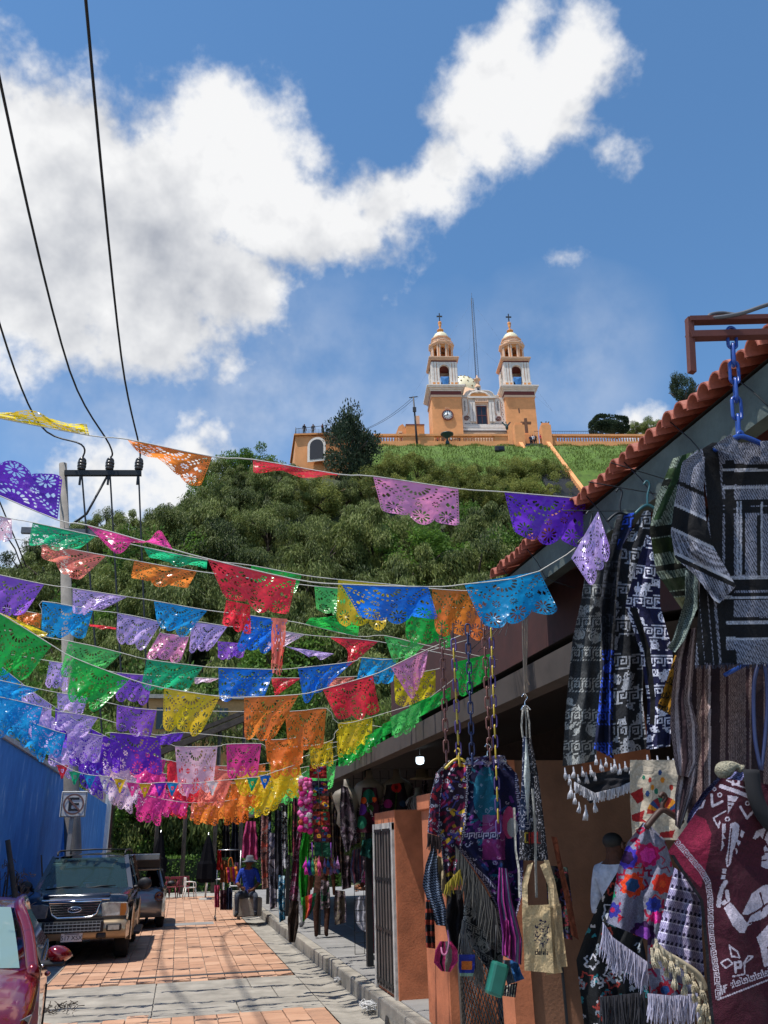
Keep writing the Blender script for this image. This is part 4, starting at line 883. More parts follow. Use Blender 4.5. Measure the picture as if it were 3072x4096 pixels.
# old fence: rough posts with rolled wire
M_OLDW = mat('old_wood', (.07, .055, .045), .95, var=.4, scale=5, bump=.5)
for k, (sx0, sy0, sx1, sy1, Y, r_, lab) in enumerate(((30,3360,75,3700,17.0,.055,'tall leaning weathered fence post by the red car'), (88,3580,110,3740,17.2,.05,'short weathered fence post left of the dark SUV'), (165,3420,172,3560,20,.02,'thin dark rod leaning on the blue wall'))):
    q = MB(); a, b_ = at(sx0, sy0, Y), at(sx1, sy1, Y); dd = (b_-a); q.tube([a, b_, a+dd*((a.z+.1)/(a.z-b_.z))], [r_*.8, r_, r_*1.1], 7); tag(q.build('fence_post', M_OLDW), lab, 'fence post')
T = thing('wire_roll', 'tangled roll of old wire mesh and dry twigs against the blue wall', 'wire roll', (-2.9, 17.2, 0)); q = MB(); rr = random.Random(8)
for k in range(60):
    c = at(rr.uniform(20, 115), rr.uniform(3480, 3720), 17.1+rr.uniform(-.15, .25)); pts = [c]
    for j in range(4): pts.append(pts[-1]+Vector((rr.uniform(-.09, .09), rr.uniform(-.09, .09), rr.uniform(-.13, .13))))
    q.tube(smooth_path(pts, 3), .006, 4)
q.build('wire', mat('rust_wire', (.16, .13, .11), .7, .4, var=.4), T, kind='stuff')
q = MB()
for k in range(9): x = -3.28+k*.07; q.tube([(x, 17.15+.05*math.sin(k*1.7), 0), (x+rr.uniform(-.05, .05), 17.2, 1.0), (x+rr.uniform(-.08, .08), 17.15, 1.45+rr.uniform(0, .3))], .014, 5)
q.build('stake', M_OLDW, T, kind='stuff')
q = MB(); q.box((-3.35, 16.2, 0), (-2.95, 16.7, 1.35)); tag(q.build('utility_box', mat('dark_green_box', (.012, .035, .022), .6), bevel=.02), 'dark green metal box at the left edge beside the fence post', 'utility box')
# ------------------------------------------------------------------ vehicles
def arcpts(cy, cz, r, a0, a1, n): return [(cy+r*math.cos(rad(a0+(a1-a0)*k/n)), cz+r*math.sin(rad(a0+(a1-a0)*k/n))) for k in range(n+1)]
def carbody(prof, hw, crown_z=.03, us=(-1, -.985, -.94, -.8, -.4, 0, .4, .8, .94, .985, 1), taper=None):
    """side outline (y, z) swept over the width; edges rounded, nose and tail narrowed by taper(y)"""
    q = MB(); n = len(prof); yc = sum(p[0] for p in prof)/n; zc = sum(p[1] for p in prof)/n
    for u in us:
        a = abs(u); k = 0 if a < .9 else ((a-.9)/.1)**2; 
        for (y, z) in prof:
            w_ = hw*(taper(y, z) if taper else 1)
            yy = y+(yc-y)/abs(yc-y+1e-6)*.05*k if abs(y-yc) > .3 else y
            zz = z-(.05*k if z > zc+.12 else 0)+crown_z*(1-a*a)*(1 if z > zc+.12 else 0)
            yy -= (crown_z*1.6*(1-a*a) if y < yc-1.5 else 0)
            q.v.append((u*w_, yy, zz))
    S = len(us)
    for j in range(S-1):
        for i in range(n): a = j*n+i; b_ = j*n+(i+1) % n; q.f.append((a, b_, b_+n, a+n)); q.sm.append(True)
    q.f.append(tuple(range(n))); q.f.append(tuple(range((S-1)*n, S*n))); q.sm += [False, False]
    return q
def facept(c, u, v): return (Vector(c[0])*(1-u)+Vector(c[1])*u)*(1-v)+(Vector(c[3])*(1-u)+Vector(c[2])*u)*v
def panel(c, u0, u1, v0, v1, off, bulge=0.0, n=6):
    c = [Vector(p) for p in c]; nn = (c[1]-c[0]).cross(c[3]-c[0]).normalized(); q = MB()
    for i in range(n+1):
        for j in range(n+1):
            u = u0+(u1-u0)*i/n; v = v0+(v1-v0)*j/n; q.v.append(facept(c, u, v)+nn*(off+bulge*4*((u-u*u)+(v-v*v))*.5))
    for i in range(n):
        for j in range(n): a = i*(n+1)+j; q.f.append((a, a+n+1, a+n+2, a+1)); q.sm.append(True)
    return q
def wheel(root, x, y, r, w_, side, rimm, tyrem):
    W = thing('wheel', None, None); W.parent = root; W.location = (x, y, r); M_ = Matrix.Rotation(math.pi/2*side, 3, 'Y')
    q = MB(); q.lathe([(r*.62, -w_/2), (r*.93, -w_/2), (r, -w_*.32), (r, w_*.32), (r*.93, w_/2), (r*.64, w_/2)], 28, M=M_); q.build('tyre', tyrem, W, local=True)
    q = MB(); q.lathe([(.02, w_*.30), (r*.16, w_*.32), (r*.2, w_*.22), (r*.55, w_*.2), (r*.6, w_*.42), (r*.66, w_*.46), (r*.66, w_*.2)], 28, M=M_); q.build('rim', rimm, W, local=True)
    q = MB()
    for k in range(5):
        a = 2*math.pi*k/5; s_ = MB(); s_.box((r*.15, -r*.09, w_*.22), (r*.6, r*.09, w_*.36)); addrot(q, s_, (M_ @ Matrix.Rotation(a, 3, 'Z')).to_4x4())
    q.build('spokes', rimm, W, local=True); return W
M_TYRE = mat('tyre_rubber', (.012, .012, .013), .85, var=.2); M_RIM = mat('alloy', (.45, .45, .46), .35, .9, var=.1)
M_CHR = mat('chrome', (.75, .76, .78), .12, 1.0, var=.03); M_PLB = mat('black_plastic', (.012, .012, .014), .55, var=.2)
M_WGL = glassmat('windscreen', (.03, .06, .065), .03, .45); M_TGL = mat('tinted_glass', (.008, .010, .012), .04, var=0, spec=.9)
M_LGL = mat('headlamp_glass', (.42, .41, .36), .12, var=.35, scale=14, coat=.8); M_LGL2 = mat('dim_headlamp_glass', (.16, .17, .18), .12, var=.35, scale=14, coat=.8)  # second glass is a darker copy; on the SUV's left lamps it paints shade
M_SEAT = mat('car_interior', (.10, .095, .085), .9, var=.2)
def txt(body, size, m, parent, loc, rot, name, ext=.002, align='CENTER'):
    c = bpy.data.curves.new(name, 'FONT'); c.body = body; c.size = size; c.extrude = ext; c.align_x = align; c.align_y = 'CENTER'; c.materials.append(m)
    o = bpy.data.objects.new(name, c); COL.objects.link(o); dg = bpy.context.evaluated_depsgraph_get(); me = bpy.data.meshes.new_from_object(o.evaluated_get(dg)); bpy.data.objects.remove(o)
    o = bpy.data.objects.new(name, me); link(o, parent, True); o.location = loc; o.rotation_euler = rot; return o
# --- dark blue SUV with tan lower cladding, nose to the camera (local -y)
M_SUV = mat('midnight_blue_paint', (.009, .012, .024), .22, .35, var=.15, scale=2, coat=1.0); M_TAN = mat('tan_metallic_paint', (.30, .22, .13), .32, .5, var=.12, coat=.6)
SU = thing('suv', 'large dark blue SUV with tan bumper parked facing the camera', 'SUV', (-1.84, 18.35, 0))
def SP(nm, q, m, par=SU, bev=0, sm=None): return q.build(nm, m, par, local=True, bevel=bev, smooth=sm)
hw = 1.0; R = .40; f0 = .95; b0 = 3.97
prof = [(0.03,.62),(.0,.80),(.03,1.02),(.10,1.13),(.35,1.17),(1.25,1.235),(1.32,1.25),(5.10,1.22),(5.18,1.0),(5.2,.6),(5.12,.45)]+[(b0+.58,.42)]+arcpts(b0, .42, .50, 0, 180, 10)[0:]+[(b0-.58,.40),(f0+.58,.38)]+arcpts(f0, .42, .50, 0, 180, 10)+[(f0-.58,.42),(.12,.45)]
SP('body', carbody(prof, hw, .03, taper=lambda y, z: 1-.05*max(0, .5-y)/.5-.02*max(0, y-4.6)), M_SUV)
# cabin
cb0 = [(-.93,1.28,1.22),(.93,1.28,1.22),(.74,2.12,1.83),(-.74,2.12,1.83)]           # windscreen corners
cs = lambda s: [(s*.93,1.28,1.22),(s*.95,5.08,1.22),(s*.76,4.92,1.83),(s*.74,2.12,1.83)]
q = MB(); v = [(-.93,1.28,1.2),(.93,1.28,1.2),(.95,5.08,1.2),(-.95,5.08,1.2),(-.74,2.12,1.84),(.74,2.12,1.84),(.76,4.92,1.84),(-.76,4.92,1.84)]
fr = panel(cb0, 0, 1, 0, 1, -.01)
for s in (-1, 1):
    for (yb, yt_, wd) in ((1.28, 2.12, .09), (2.45, 2.62, .07), (3.55, 3.6, .07), (5.0, 4.86, .12)): pil = MB(); pil.beam((s*.935, yb+.04, 1.2), (s*.745, yt_+.02, 1.85), wd, .06, (0, 1, 0)); SP('pillar', pil, M_SUV)
rf = MB(); us = np.linspace(-1, 1, 9); ysr = np.linspace(0, 1, 10)
for j, u in enumerate(us):
    for i, t in enumerate(ysr): rf.v.append((u*.78, 2.08+t*2.9, 1.83+.10*(1-u**4)*(1-.5*(2*t-1)**4)))
for j in range(8):
    for i in range(9): a = j*10+i; rf.f.append((a, a+1, a+11, a+10)); rf.sm.append(True)
SP('roof', rf, M_SUV)
SP('windscreen', panel(cb0, .03, .97, .03, .97, .012, .03), M_WGL)
for s in (-1, 1):
    for (ya, yb, ta, tb) in ((.05, .30, .0, .15), (.33, .58, .16, .52), (.61, .97, .55, .97)):
        c = cs(s); pts = [facept(c, ya+.02, .06), facept(c, yb, .06), facept(c, tb, .93), facept(c, max(ta, .02), .93)]; q = MB(); q.poly(pts, (s*.012, 0, .004)); SP('side_window', q, M_TGL)
q = MB(); q.box((-.8, 5.0, 1.25), (.8, 5.04, 1.8)); SP('rear_window', q, M_TGL)
q = MB(); q.box((-.9, 1.5, 1.0), (.9, 5.0, 1.21)); SP('cabin_floor', q, M_SEAT)
for s in (-1, 1):
    q = MB(); q.box((s*.42-.25, 2.7, 1.2), (s*.42+.25, 2.85, 1.62)); q.box((s*.42-.13, 2.72, 1.63), (s*.42+.13, 2.82, 1.78)); SP('seat', q, M_SEAT, bev=.04)
q = MB(); q.tube([(.42+.19*math.cos(a), 1.95+.03*math.sin(a), 1.27+.17*math.sin(a)) for a in np.linspace(0, 2*math.pi, 20)[:-1]], .016, 6, closed=True); SP('steering_wheel', q, M_PLB)
q = MB(); q.box((-.85, 1.34, 1.18), (.85, 1.9, 1.24)); SP('dashboard', q, M_SEAT, bev=.03)
q = MB(); q.box((-.74, 1.94, 1.68), (-.44, 1.96, 1.74)); SP('windscreen_sticker', q, mat('pale_green_sticker', (.35, .6, .45), .6))
# hood bulge, bumper, cladding, flares
q = MB(); q.box((-.62, .06, 1.13), (.62, 1.1, 1.205)); SP('hood_bulge', q, M_SUV, bev=.06, sm=True)
bp_ = [(-.06,.42),(-.10,.50),(-.10,.66),(-.06,.74),(.10,.76),(.30,.74),(.36,.60),(.36,.44)]
SP('bumper', carbody(bp_, 1.01, .0, taper=lambda y, z: 1-.035*max(0, .3-y)/.3), M_TAN)
q = MB(); q.box((-.55, -.15, .54), (.55, -.08, .745)); SP('bumper_recess', q, M_PLB, bev=.02)
q = MB()
for k in range(3): q.box((-.5, -.165, .575+k*.055), (.5, -.148, .588+k*.055))
for k in range(15): q.box((-.49+k*.07, -.162, .56), (-.484+k*.07, -.149, .73))
SP('lower_grille', q, M_RIM, kind) if False else q.build('lower_grille', M_RIM, SU, local=True, kind='stuff')
for s in (-1, 1):
    q = MB(); q.box((s*.74-.14, -.155, .55), (s*.74+.14, -.09, .68)); fo = SP('fog_lamp', q, M_PLB, bev=.03); q = MB(); q.box((s*.74-.10, -.165, .575), (s*.74+.10, -.15, .655)); q.build('lens', M_LGL if s > 0 else M_LGL2, fo, local=True)
    q = MB(); q.box((s*.52-.09, -.13, .43), (s*.52+.09, -.05, .53)); SP('tow_hook_slot', q, M_PLB, bev=.03)
    q = MB(); q.poly([(s*.50,-.005,.80),(s*.47,.0,1.03),(s*.60,.0,1.045),(s*.955,.06,1.03),(s*.97,.08,.90),(s*.95,.05,.80)], (0, .07, 0)); q.v = [(x, y-.055, z) for x, y, z in q.v]; SP('headlamp', q, M_LGL if s > 0 else M_LGL2, bev=.015)  # left lamp gets the darker glass, shade put into its colour
    if s > 0: q = MB(); q.poly([(.83,-.065,.81),(.83,-.062,1.02),(.93,-.01,1.015),(.945,.0,.9),(.92,-.02,.81)], (0, .02, 0)); SP('indicator', q, mat('amber', (.55, .22, .05), .3))
    for (yc) in (f0, b0):
        q = MB(); o_, i_ = arcpts(yc, .42, .56, -8, 188, 14), arcpts(yc, .42, .485, -8, 188, 14); X = s*1.0
        for k in range(14):
            q.add([(X+s*.03, *o_[k]), (X+s*.03, *o_[k+1]), (X+s*.045, *i_[k+1]), (X+s*.045, *i_[k]), (X-s*.06, *i_[k]), (X-s*.06, *i_[k+1])], [(0, 1, 2, 3), (3, 2, 5, 4)], True)
        SP('wheel_flare', q, M_TAN)
    q = MB(); q.box((min(s*1.0, s*1.035), f0+.58, .42), (max(s*1.0, s*1.035), b0-.58, .74)); SP('lower_cladding', q, M_TAN, bev=.02)
    q = MB(); q.box((min(s*.95, s*1.17), f0+.6, .34), (max(s*.95, s*1.17), b0-.62, .40)); SP('running_board', q, M_PLB, bev=.02)
    q = MB(); q.ball((s*1.19, 1.62, 1.30), (.15, .07, .12), 12, 8); q.tube([(s*.93, 1.66, 1.22), (s*1.08, 1.64, 1.25)], .04, 6); SP('wing_mirror', q, M_PLB)
    for yd in (2.15, 3.35): q = MB(); q.box((min(s*1.0, s*1.04), yd, 1.08), (max(s*1.0, s*1.04), yd+.2, 1.12)); SP('door_handle', q, M_PLB, bev=.01)
    q = MB(); q.tube(smooth_path([(s*.70, 2.3, 1.88), (s*.71, 2.45, 1.96), (s*.72, 3.6, 1.985), (s*.72, 4.7, 1.95), (s*.71, 4.85, 1.87)], 4), .022, 6); SP('roof_rail', q, M_PLB)
    for yw in (f0, b0): wheel(SU, s*.86, yw, R, .27, s, M_RIM, M_TYRE)
for yy in (2.75, 4.3): q = MB(); q.tube([(-.72, yy, 1.98), (0, yy, 2.0), (.72, yy, 1.98)], .016, 6); SP('roof_bar', q, M_PLB)
# grille
G = [(-.47,1.07),(.47,1.07),(.40,.86),(.30,.80),(-.30,.80),(-.40,.86)]
q = MB(); q.poly([(x, -.06, z) for x, z in G], (0, .05, 0)); GR = SP('grille', q, M_PLB)
q = MB(); q.tube([(x, -.07, z) for x, z in G], .022, 6, closed=True); q.build('grille_frame', M_CHR, GR, local=True)
for k in range(5):
    z = .845+k*.043; w_ = np.interp(z, [.80, .86, 1.07], [.30, .40, .46]); q = MB(); q.box((-w_, -.085, z), (w_, -.062, z+.014)); q.build('grille_bar', M_CHR, GR, local=True)
q = MB(); q.lathe([(.001, .02), (.8, .02), (1, 0)], 24, M=Matrix.Diagonal((.125, .05, 1))@Matrix.Identity(3)); Mx = Matrix.Translation((0, -.088, .94)) @ Matrix.Rotation(math.pi/2, 4, 'X'); q.v = [Mx @ Vector(v) for v in q.v]; EM = q.build('emblem', mat('emblem_dark', (.02, .03, .06), .2, .5), GR, local=True)
q = MB(); q.tube([(.122*math.cos(a), -.10, .94+.048*math.sin(a)) for a in np.linspace(0, 2*math.pi, 28)[:-1]], .008, 5, closed=True); q.tube(smooth_path([(-.075, -.112, .93), (-.05, -.112, .955), (-.03, -.112, .93), (0, -.112, .945), (.02, -.112, .93), (.05, -.112, .95), (.075, -.112, .935)], 4), .006, 4); q.build('emblem_rim', M_CHR, GR, local=True)
q = MB(); q.box((-.62, .0, 1.085), (.62, .05, 1.115)); SP('hood_edge_trim', q, M_CHR, bev=.01)
q = MB(); q.box((-.19, -.135, .40), (.19, -.115, .545)); PLT = SP('licence_plate', q, mat('plate_white', (.62, .62, .62), .5, var=.1))
txt('517 XSX', .105, M_PLB, PLT, (0, -.137, .46), (math.pi/2, 0, 0), 'plate_text')
q = MB(); q.box((-.13, -.138, .515), (.13, -.1355, .535)); q.build('plate_band', mat('plate_grey', (.2, .22, .25), .6), PLT, local=True)
for (xa, xb) in ((-.75, -.05), (.05, .62)): q = MB(); q.tube([(xa, 1.26, 1.255), ((xa+xb)/2, 1.3, 1.29), (xb, 1.34, 1.285)], .012, 5); SP('wiper', q, M_PLB)
# --- red hatchback nearest the camera, cut by the left edge
M_RED = mat('candy_red_paint', (.20, .006, .014), .16, .5, var=.10, scale=1.5, coat=1.0)
RC = thing('red_car', 'glossy red car cut off by the left edge, parked facing the camera', 'car', (-1.80, 7.25, 0), rad(6.5))
def RP(nm, q, m, par=RC, bev=0, sm=None): return q.build(nm, m, par, local=True, bevel=bev, smooth=sm)
f0, b0, R = .85, 3.42, .33
prof = [(.05,.28),(.0,.45),(.02,.62),(.12,.74),(.5,.86),(1.2,.98),(1.45,1.02),(3.9,1.03),(4.15,.98),(4.28,.75),(4.28,.4),(4.2,.28)]+[(b0+.42,.28)]+arcpts(b0, .33, .38, -8, 188, 10)+[(b0-.42,.22),(f0+.42,.22)]+arcpts(f0, .33, .38, -8, 188, 10)+[(f0-.42,.26)]
def rtaper(y, z): return (1-.16*max(0, (.75-y)/.75)**1.6)*(1-.05*max(0, z-.62)/.4-.03*max(0, .45-z)/.25)
RP('body', carbody(prof, .90, .07, us=(-1, -.97, -.9, -.75, -.5, -.25, 0, .25, .5, .75, .9, .97, 1), taper=rtaper), M_RED)
wsq = [(-.76,1.3,1.0),(.76,1.3,1.0),(.56,2.15,1.46),(-.56,2.15,1.46)]; RP('windscreen', panel(wsq, .05, .95, .02, .98, .02, .06), glassmat('pale_windscreen', (.22, .33, .32), .04, .25))
q = MB()
for s in (-1, 1): q.tube(smooth_path([(s*.80, 1.2, .98), (s*.70, 1.75, 1.27), (s*.585, 2.2, 1.465), (s*.57, 2.9, 1.50), (s*.58, 3.5, 1.43), (s*.68, 4.05, 1.05)], 5), .055, 8)
RP('roof_pillar', q, M_RED)
rf = MB()
for j, u in enumerate(np.linspace(-1, 1, 9)):
    for i, t in enumerate(np.linspace(0, 1, 8)): rf.v.append((u*.60, 2.12+t*1.5, 1.455+.06*(1-u*u)+.05*math.sin(math.pi*min(1, t*1.1))))
for j in range(8):
    for i in range(7): a = j*8+i; rf.f.append((a, a+1, a+9, a+8)); rf.sm.append(True)
RP('roof', rf, M_RED)
for s in (-1, 1):
    q = MB(); q.poly([(s*.84, 1.5, 1.02), (s*.85, 3.8, 1.03), (s*.64, 3.4, 1.38), (s*.60, 2.25, 1.42)], (s*.01, 0, .005)); RP('side_window', q, M_TGL)
    q = MB(); q.tube(smooth_path([(s*.86, 1.5, 1.015), (s*.875, 2.6, 1.04), (s*.86, 3.8, 1.04)], 4), .012, 5); RP('window_trim', q, M_CHR)
    q = MB(); q.ball((s*1.0, 1.62, 1.09), (.11, .09, .07), 14, 10); q.v = [(x, y+(.04 if abs(x) > 1.03 else 0), z+.25*(1.0-abs(x))*(z > 1.09)) for x, y, z in q.v]; MR = RP('wing_mirror', q, M_RED); q = MB(); q.box((s*.93-.1, 1.56, 1.0), (s*.93+.12, 1.72, 1.04)); q.build('mirror_foot', M_PLB, MR, local=True, bevel=.02)
    q = MB(); q.poly([(s*.40,.07,.60),(s*.42,.07,.70),(s*.70,.22,.775),(s*.83,.45,.80),(s*.80,.40,.70),(s*.66,.16,.60)], (0, .06, 0)); q.v = [(x*1.015, y-.03, z+.004) for x, y, z in q.v]; HL = RP('headlamp', q, M_LGL2, bev=.01)
    for k in range(2): q = MB(); q.ball((s*(.55+.14*k), .115+.07*k, .67+.02*k), (.05, .03, .045), 10, 7); q.build('lamp_projector', M_CHR, HL, local=True)
    for yd in (2.35, 3.3): q = MB(); q.ball((s*.905, yd, .86), (.03, .11, .022), 10, 6); RP('door_handle', q, M_RED)
    for yw in (f0, b0): wheel(RC, s*.80, yw, R, .22, s, M_RIM, M_TYRE)
q = MB(); q.box((-.5, .0, .3), (.5, .06, .52)); RP('grille', q, M_PLB, bev=.02)
q = MB(); q.box((-.7, 1.5, .9), (.7, 4.0, 1.0)); RP('cabin_floor', q, M_SEAT)
q = MB(); q.add([(-.6, 1.75, 1.05), (.5, 1.75, 1.05), (.42, 2.1, 1.36), (-.5, 2.1, 1.36)], [(0, 1, 2, 3)]); RP('sunshade', q, mat('silver_sunshade', (.5, .62, .60), .4, .2, var=.2))
# --- grey hatchback behind the SUV, rear to the camera, tailgate raised
M_SIL = mat('grey_metallic_paint', (.16, .17, .18), .3, .6, var=.1, coat=1.0)
GC = thing('grey_car', 'grey compact car with raised tailgate parked behind the dark SUV', 'car', (-1.12, 25.3, 0))
def GP(nm, q, m, par=GC, bev=0): return q.build(nm, m, par, local=True, bevel=bev)
prof = [(.04,.3),(.0,.5),(.05,.85),(.15,.98),(3.0,.98),(3.6,.85),(3.85,.6),(3.85,.35),(3.75,.25)]+[(3.5,.25)]+arcpts(3.1, .32, .38, -8, 188, 8)+[(2.65,.22),(1.12,.22)]+arcpts(.72, .32, .38, -8, 188, 8)+[(.3,.27)]
GP('body', carbody(prof, .86, .05, taper=lambda y, z: 1-.08*max(0, .4-y)/.4), M_SIL)
q = MB()
for s in (-1, 1): q.tube(smooth_path([(s*.80, .12, .95), (s*.66, .35, 1.35), (s*.62, .8, 1.45), (s*.62, 2.0, 1.45), (s*.70, 2.9, .98)], 4), .05, 7)
GP('roof_pillar', q, M_SIL); q = MB(); q.box((-.66, .4, 1.43), (.66, 2.1, 1.5)); GP('roof', q, M_SIL, bev=.03)
q = MB(); q.box((-.7, .2, .5), (.7, .5, .96)); GP('boot_interior', q, M_PLB)
for s in (-1, 1):
    q = MB(); q.poly([(s*.80, .3, .99), (s*.80, 2.7, .99), (s*.66, 2.1, 1.4), (s*.66, .55, 1.4)], (s*.02, 0, 0)); GP('side_window', q, M_TGL)
    q = MB(); q.lathe([(.001, .03), (.05, .03), (.055, .015), (.085, .015), (.09, .03), (.115, .03), (.12, 0)], 22, (s*.70, -.02, .80), Matrix.Rotation(math.pi/2, 3, 'X')); GP('tail_lamp', q, mat('tail_lamp_red', (.08, .012, .012), .2, coat=.8))
    for yw in (.72, 3.1): wheel(GC, s*.75, yw, .32, .2, s, M_RIM, M_TYRE)
    q = MB(); q.ball((s*.98, 2.35, 1.02), (.12, .08, .08), 10, 7); GP('wing_mirror', q, M_PLB)
q = MB(); tg = [(-.68,.45,1.47),(.68,.45,1.47),(.66,-.42,1.86),(-.66,-.42,1.86)]; TGt = GP('tailgate', panel(tg, 0, 1, 0, 1, 0, -.05), M_SIL); panel(tg, .1, .9, .12, .85, -.02, -.05).build('tailgate_glass', M_TGL, TGt, local=True)
q = MB(); q.box((-.66, -.46, 1.70), (.66, -.41, 1.86)); q.build('tailgate_edge', M_SIL, TGt, local=True, bevel=.02)
# ------------------------------------------------------------------ market building on the right
M_TILE = mat('red_roof_tile', (.34, .085, .05), .7, var=.30, scale=9, bump=.25, bscale=30)
M_FASC = mat('grey_green_steel', (.075, .095, .085), .7, var=.40, scale=5, bump=.2, detail=8)
M_RUST = mat('red_oxide_steel', (.12, .03, .022), .75, var=.3, scale=5)
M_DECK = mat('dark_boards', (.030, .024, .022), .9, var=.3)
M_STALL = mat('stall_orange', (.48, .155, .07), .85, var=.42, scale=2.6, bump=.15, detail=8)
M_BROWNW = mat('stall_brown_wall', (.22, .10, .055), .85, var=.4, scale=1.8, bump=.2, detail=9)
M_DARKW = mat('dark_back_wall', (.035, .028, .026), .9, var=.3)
EX, EZ, Y0, Y1 = 2.9, 4.30, .6, 7.35
MK = thing('market_building', 'market hall with red barrel tile roof along the right side', 'building', (3.5, 7, 0))
q = MB(); q.box((EX+.03, Y0, 4.03), (EX+.14, Y1, EZ)); q.build('fascia_beam', M_FASC, MK)
SLP = .30
def tile_mesh():
    r = .0615; q = MB(); n = 8; L_ = .55
    for (x, ) in ((0,), (L_,)):
        for k in range(n+1):
            a = math.pi*k/n; q.v.append((x, r*math.cos(a), r*1.35*math.sin(a)+x*SLP)); q.v.append((x, (r-.008)*math.cos(a), (r-.008)*1.35*math.sin(a)+x*SLP))
    m_ = 2*(n+1)
    for k in range(n):
        a = 2*k; q.f += [(a, a+2, m_+a+2, m_+a), (a+1, m_+a+1, m_+a+3, a+3), (a, a+1, a+3, a+2)]; q.sm += [True, True, False]
    o = q.build('t', M_TILE); me = o.data; bpy.data.objects.remove(o); me.name = 'roof_tile'; return me
TM = tile_mesh(); PIT = .118; k = 0
y = Y0+.04
while y < Y1:
    o = bpy.data.objects.new('roof_tile', TM); link(o, MK, False); o.location = (EX-.09+rnd.uniform(-.018, .018), y, EZ+.035+rnd.uniform(-.006, .006)); o.rotation_euler = (rnd.uniform(-.05, .05), 0, rnd.uniform(-.03, .03)); y += PIT
# the rest of the tiling up the slope: wavy courses
q = MB(); ny = int((Y1-Y0)/(PIT/6))
for j, x in enumerate((.30, .8, 1.6, 3.2, 6.5)):
    for i in range(ny+1): yy = Y0+i*PIT/6; q.v.append((EX+x, yy, EZ+.03+x*SLP+.06*abs(math.sin(math.pi*(yy-Y0)/PIT))))
for j in range(4):
    for i in range(ny): a = j*(ny+1)+i; q.f.append((a, a+1, a+ny+2, a+ny+1)); q.sm.append(True)
q.build('tile_courses', M_TILE, MK, kind='stuff')
q = MB(); q.add([(EX+.02, Y0, EZ+.02), (EX+6.6, Y0, EZ+.0+6.5*SLP), (EX+6.6, Y1, EZ+6.5*SLP), (EX+.02, Y1, EZ+.02)], [(0, 1, 2, 3)]); q.build('roof_deck', M_DECK, MK)
for y in np.arange(1.0, Y1, 1.05):
    q = MB(); q.beam((EX+.15, y, 4.16), (EX+4.2, y, 4.16+4.05*SLP-.02), .10, .16); q.build('rafter', M_RUST, MK)
for x in (3.8, 5.4): q = MB(); q.box((x-.05, Y0, EZ-.22+(x-EX)*SLP), (x+.05, Y1, EZ-.06+(x-EX)*SLP)); q.build('purlin', M_RUST, MK)
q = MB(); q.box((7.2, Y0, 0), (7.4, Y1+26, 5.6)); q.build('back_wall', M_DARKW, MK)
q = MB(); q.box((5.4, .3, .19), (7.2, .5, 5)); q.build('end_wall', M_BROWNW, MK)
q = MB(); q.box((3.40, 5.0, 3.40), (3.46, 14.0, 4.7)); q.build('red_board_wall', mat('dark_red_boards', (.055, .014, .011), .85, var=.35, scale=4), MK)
for y in (1.0, 4.9): q = MB(); q.box((3.9, y-.12, .19), (4.1, y+.12, 4.4)); q.build('column', M_STALL, MK)
for k, (x, y, z, ty) in enumerate(((2.03,5.85,3.27,6.3),(2.10,5.85,3.27,6.5),(2.2,5.85,3.37,6.7),(2.27,5.85,3.4,6.9),(2.33,5.85,3.4,7.1),(2.45,5.7,3.45,7.2),(1.93,3.3,3.64,4.3),(1.88,3.45,3.60,4.5),(1.80,3.6,3.50,4.8))):
    q = MB(); q.tube([(EX+.05, ty, 4.05), (x, y, z)], .003, 4); q.build('tie_wire', M_DST, MK)
for k, y in enumerate(np.arange(2.3, 7.2, .6)):
    q = MB(); q.tube([(EX-.05, y, EZ+.07), (EX+.0, y-.10, 4.2), (EX+.02, y-.2, 4.02), (EX+.2, y-.35, 3.9)], .004, 4); q.build('tie_wire', M_DST, MK)
# lower canopy over the stalls down the street
FS = thing('stall_canopy', 'low dark canopy with concrete edge beam over the stalls down the street', 'canopy', (3, 18, 0))
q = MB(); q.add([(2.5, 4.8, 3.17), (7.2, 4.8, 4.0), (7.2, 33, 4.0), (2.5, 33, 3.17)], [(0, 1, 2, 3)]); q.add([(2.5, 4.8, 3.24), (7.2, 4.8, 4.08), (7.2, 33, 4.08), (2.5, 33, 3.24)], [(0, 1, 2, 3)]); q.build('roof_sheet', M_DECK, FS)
q = MB(); q.box((2.46, 4.7, 2.97), (2.62, 33, 3.165)); q.build('edge_beam', mat('shaded_concrete', (.055, .042, .036), .9, var=.4, scale=3, detail=8), FS)  # beam colour darkened to carry the shade of the near eave
for y in (14.2, 19.5, 25, 30.5): q = MB(); q.box((2.95, y-.05, .19), (3.05, y+.05, 3.2)); q.build('post', M_DST, FS)
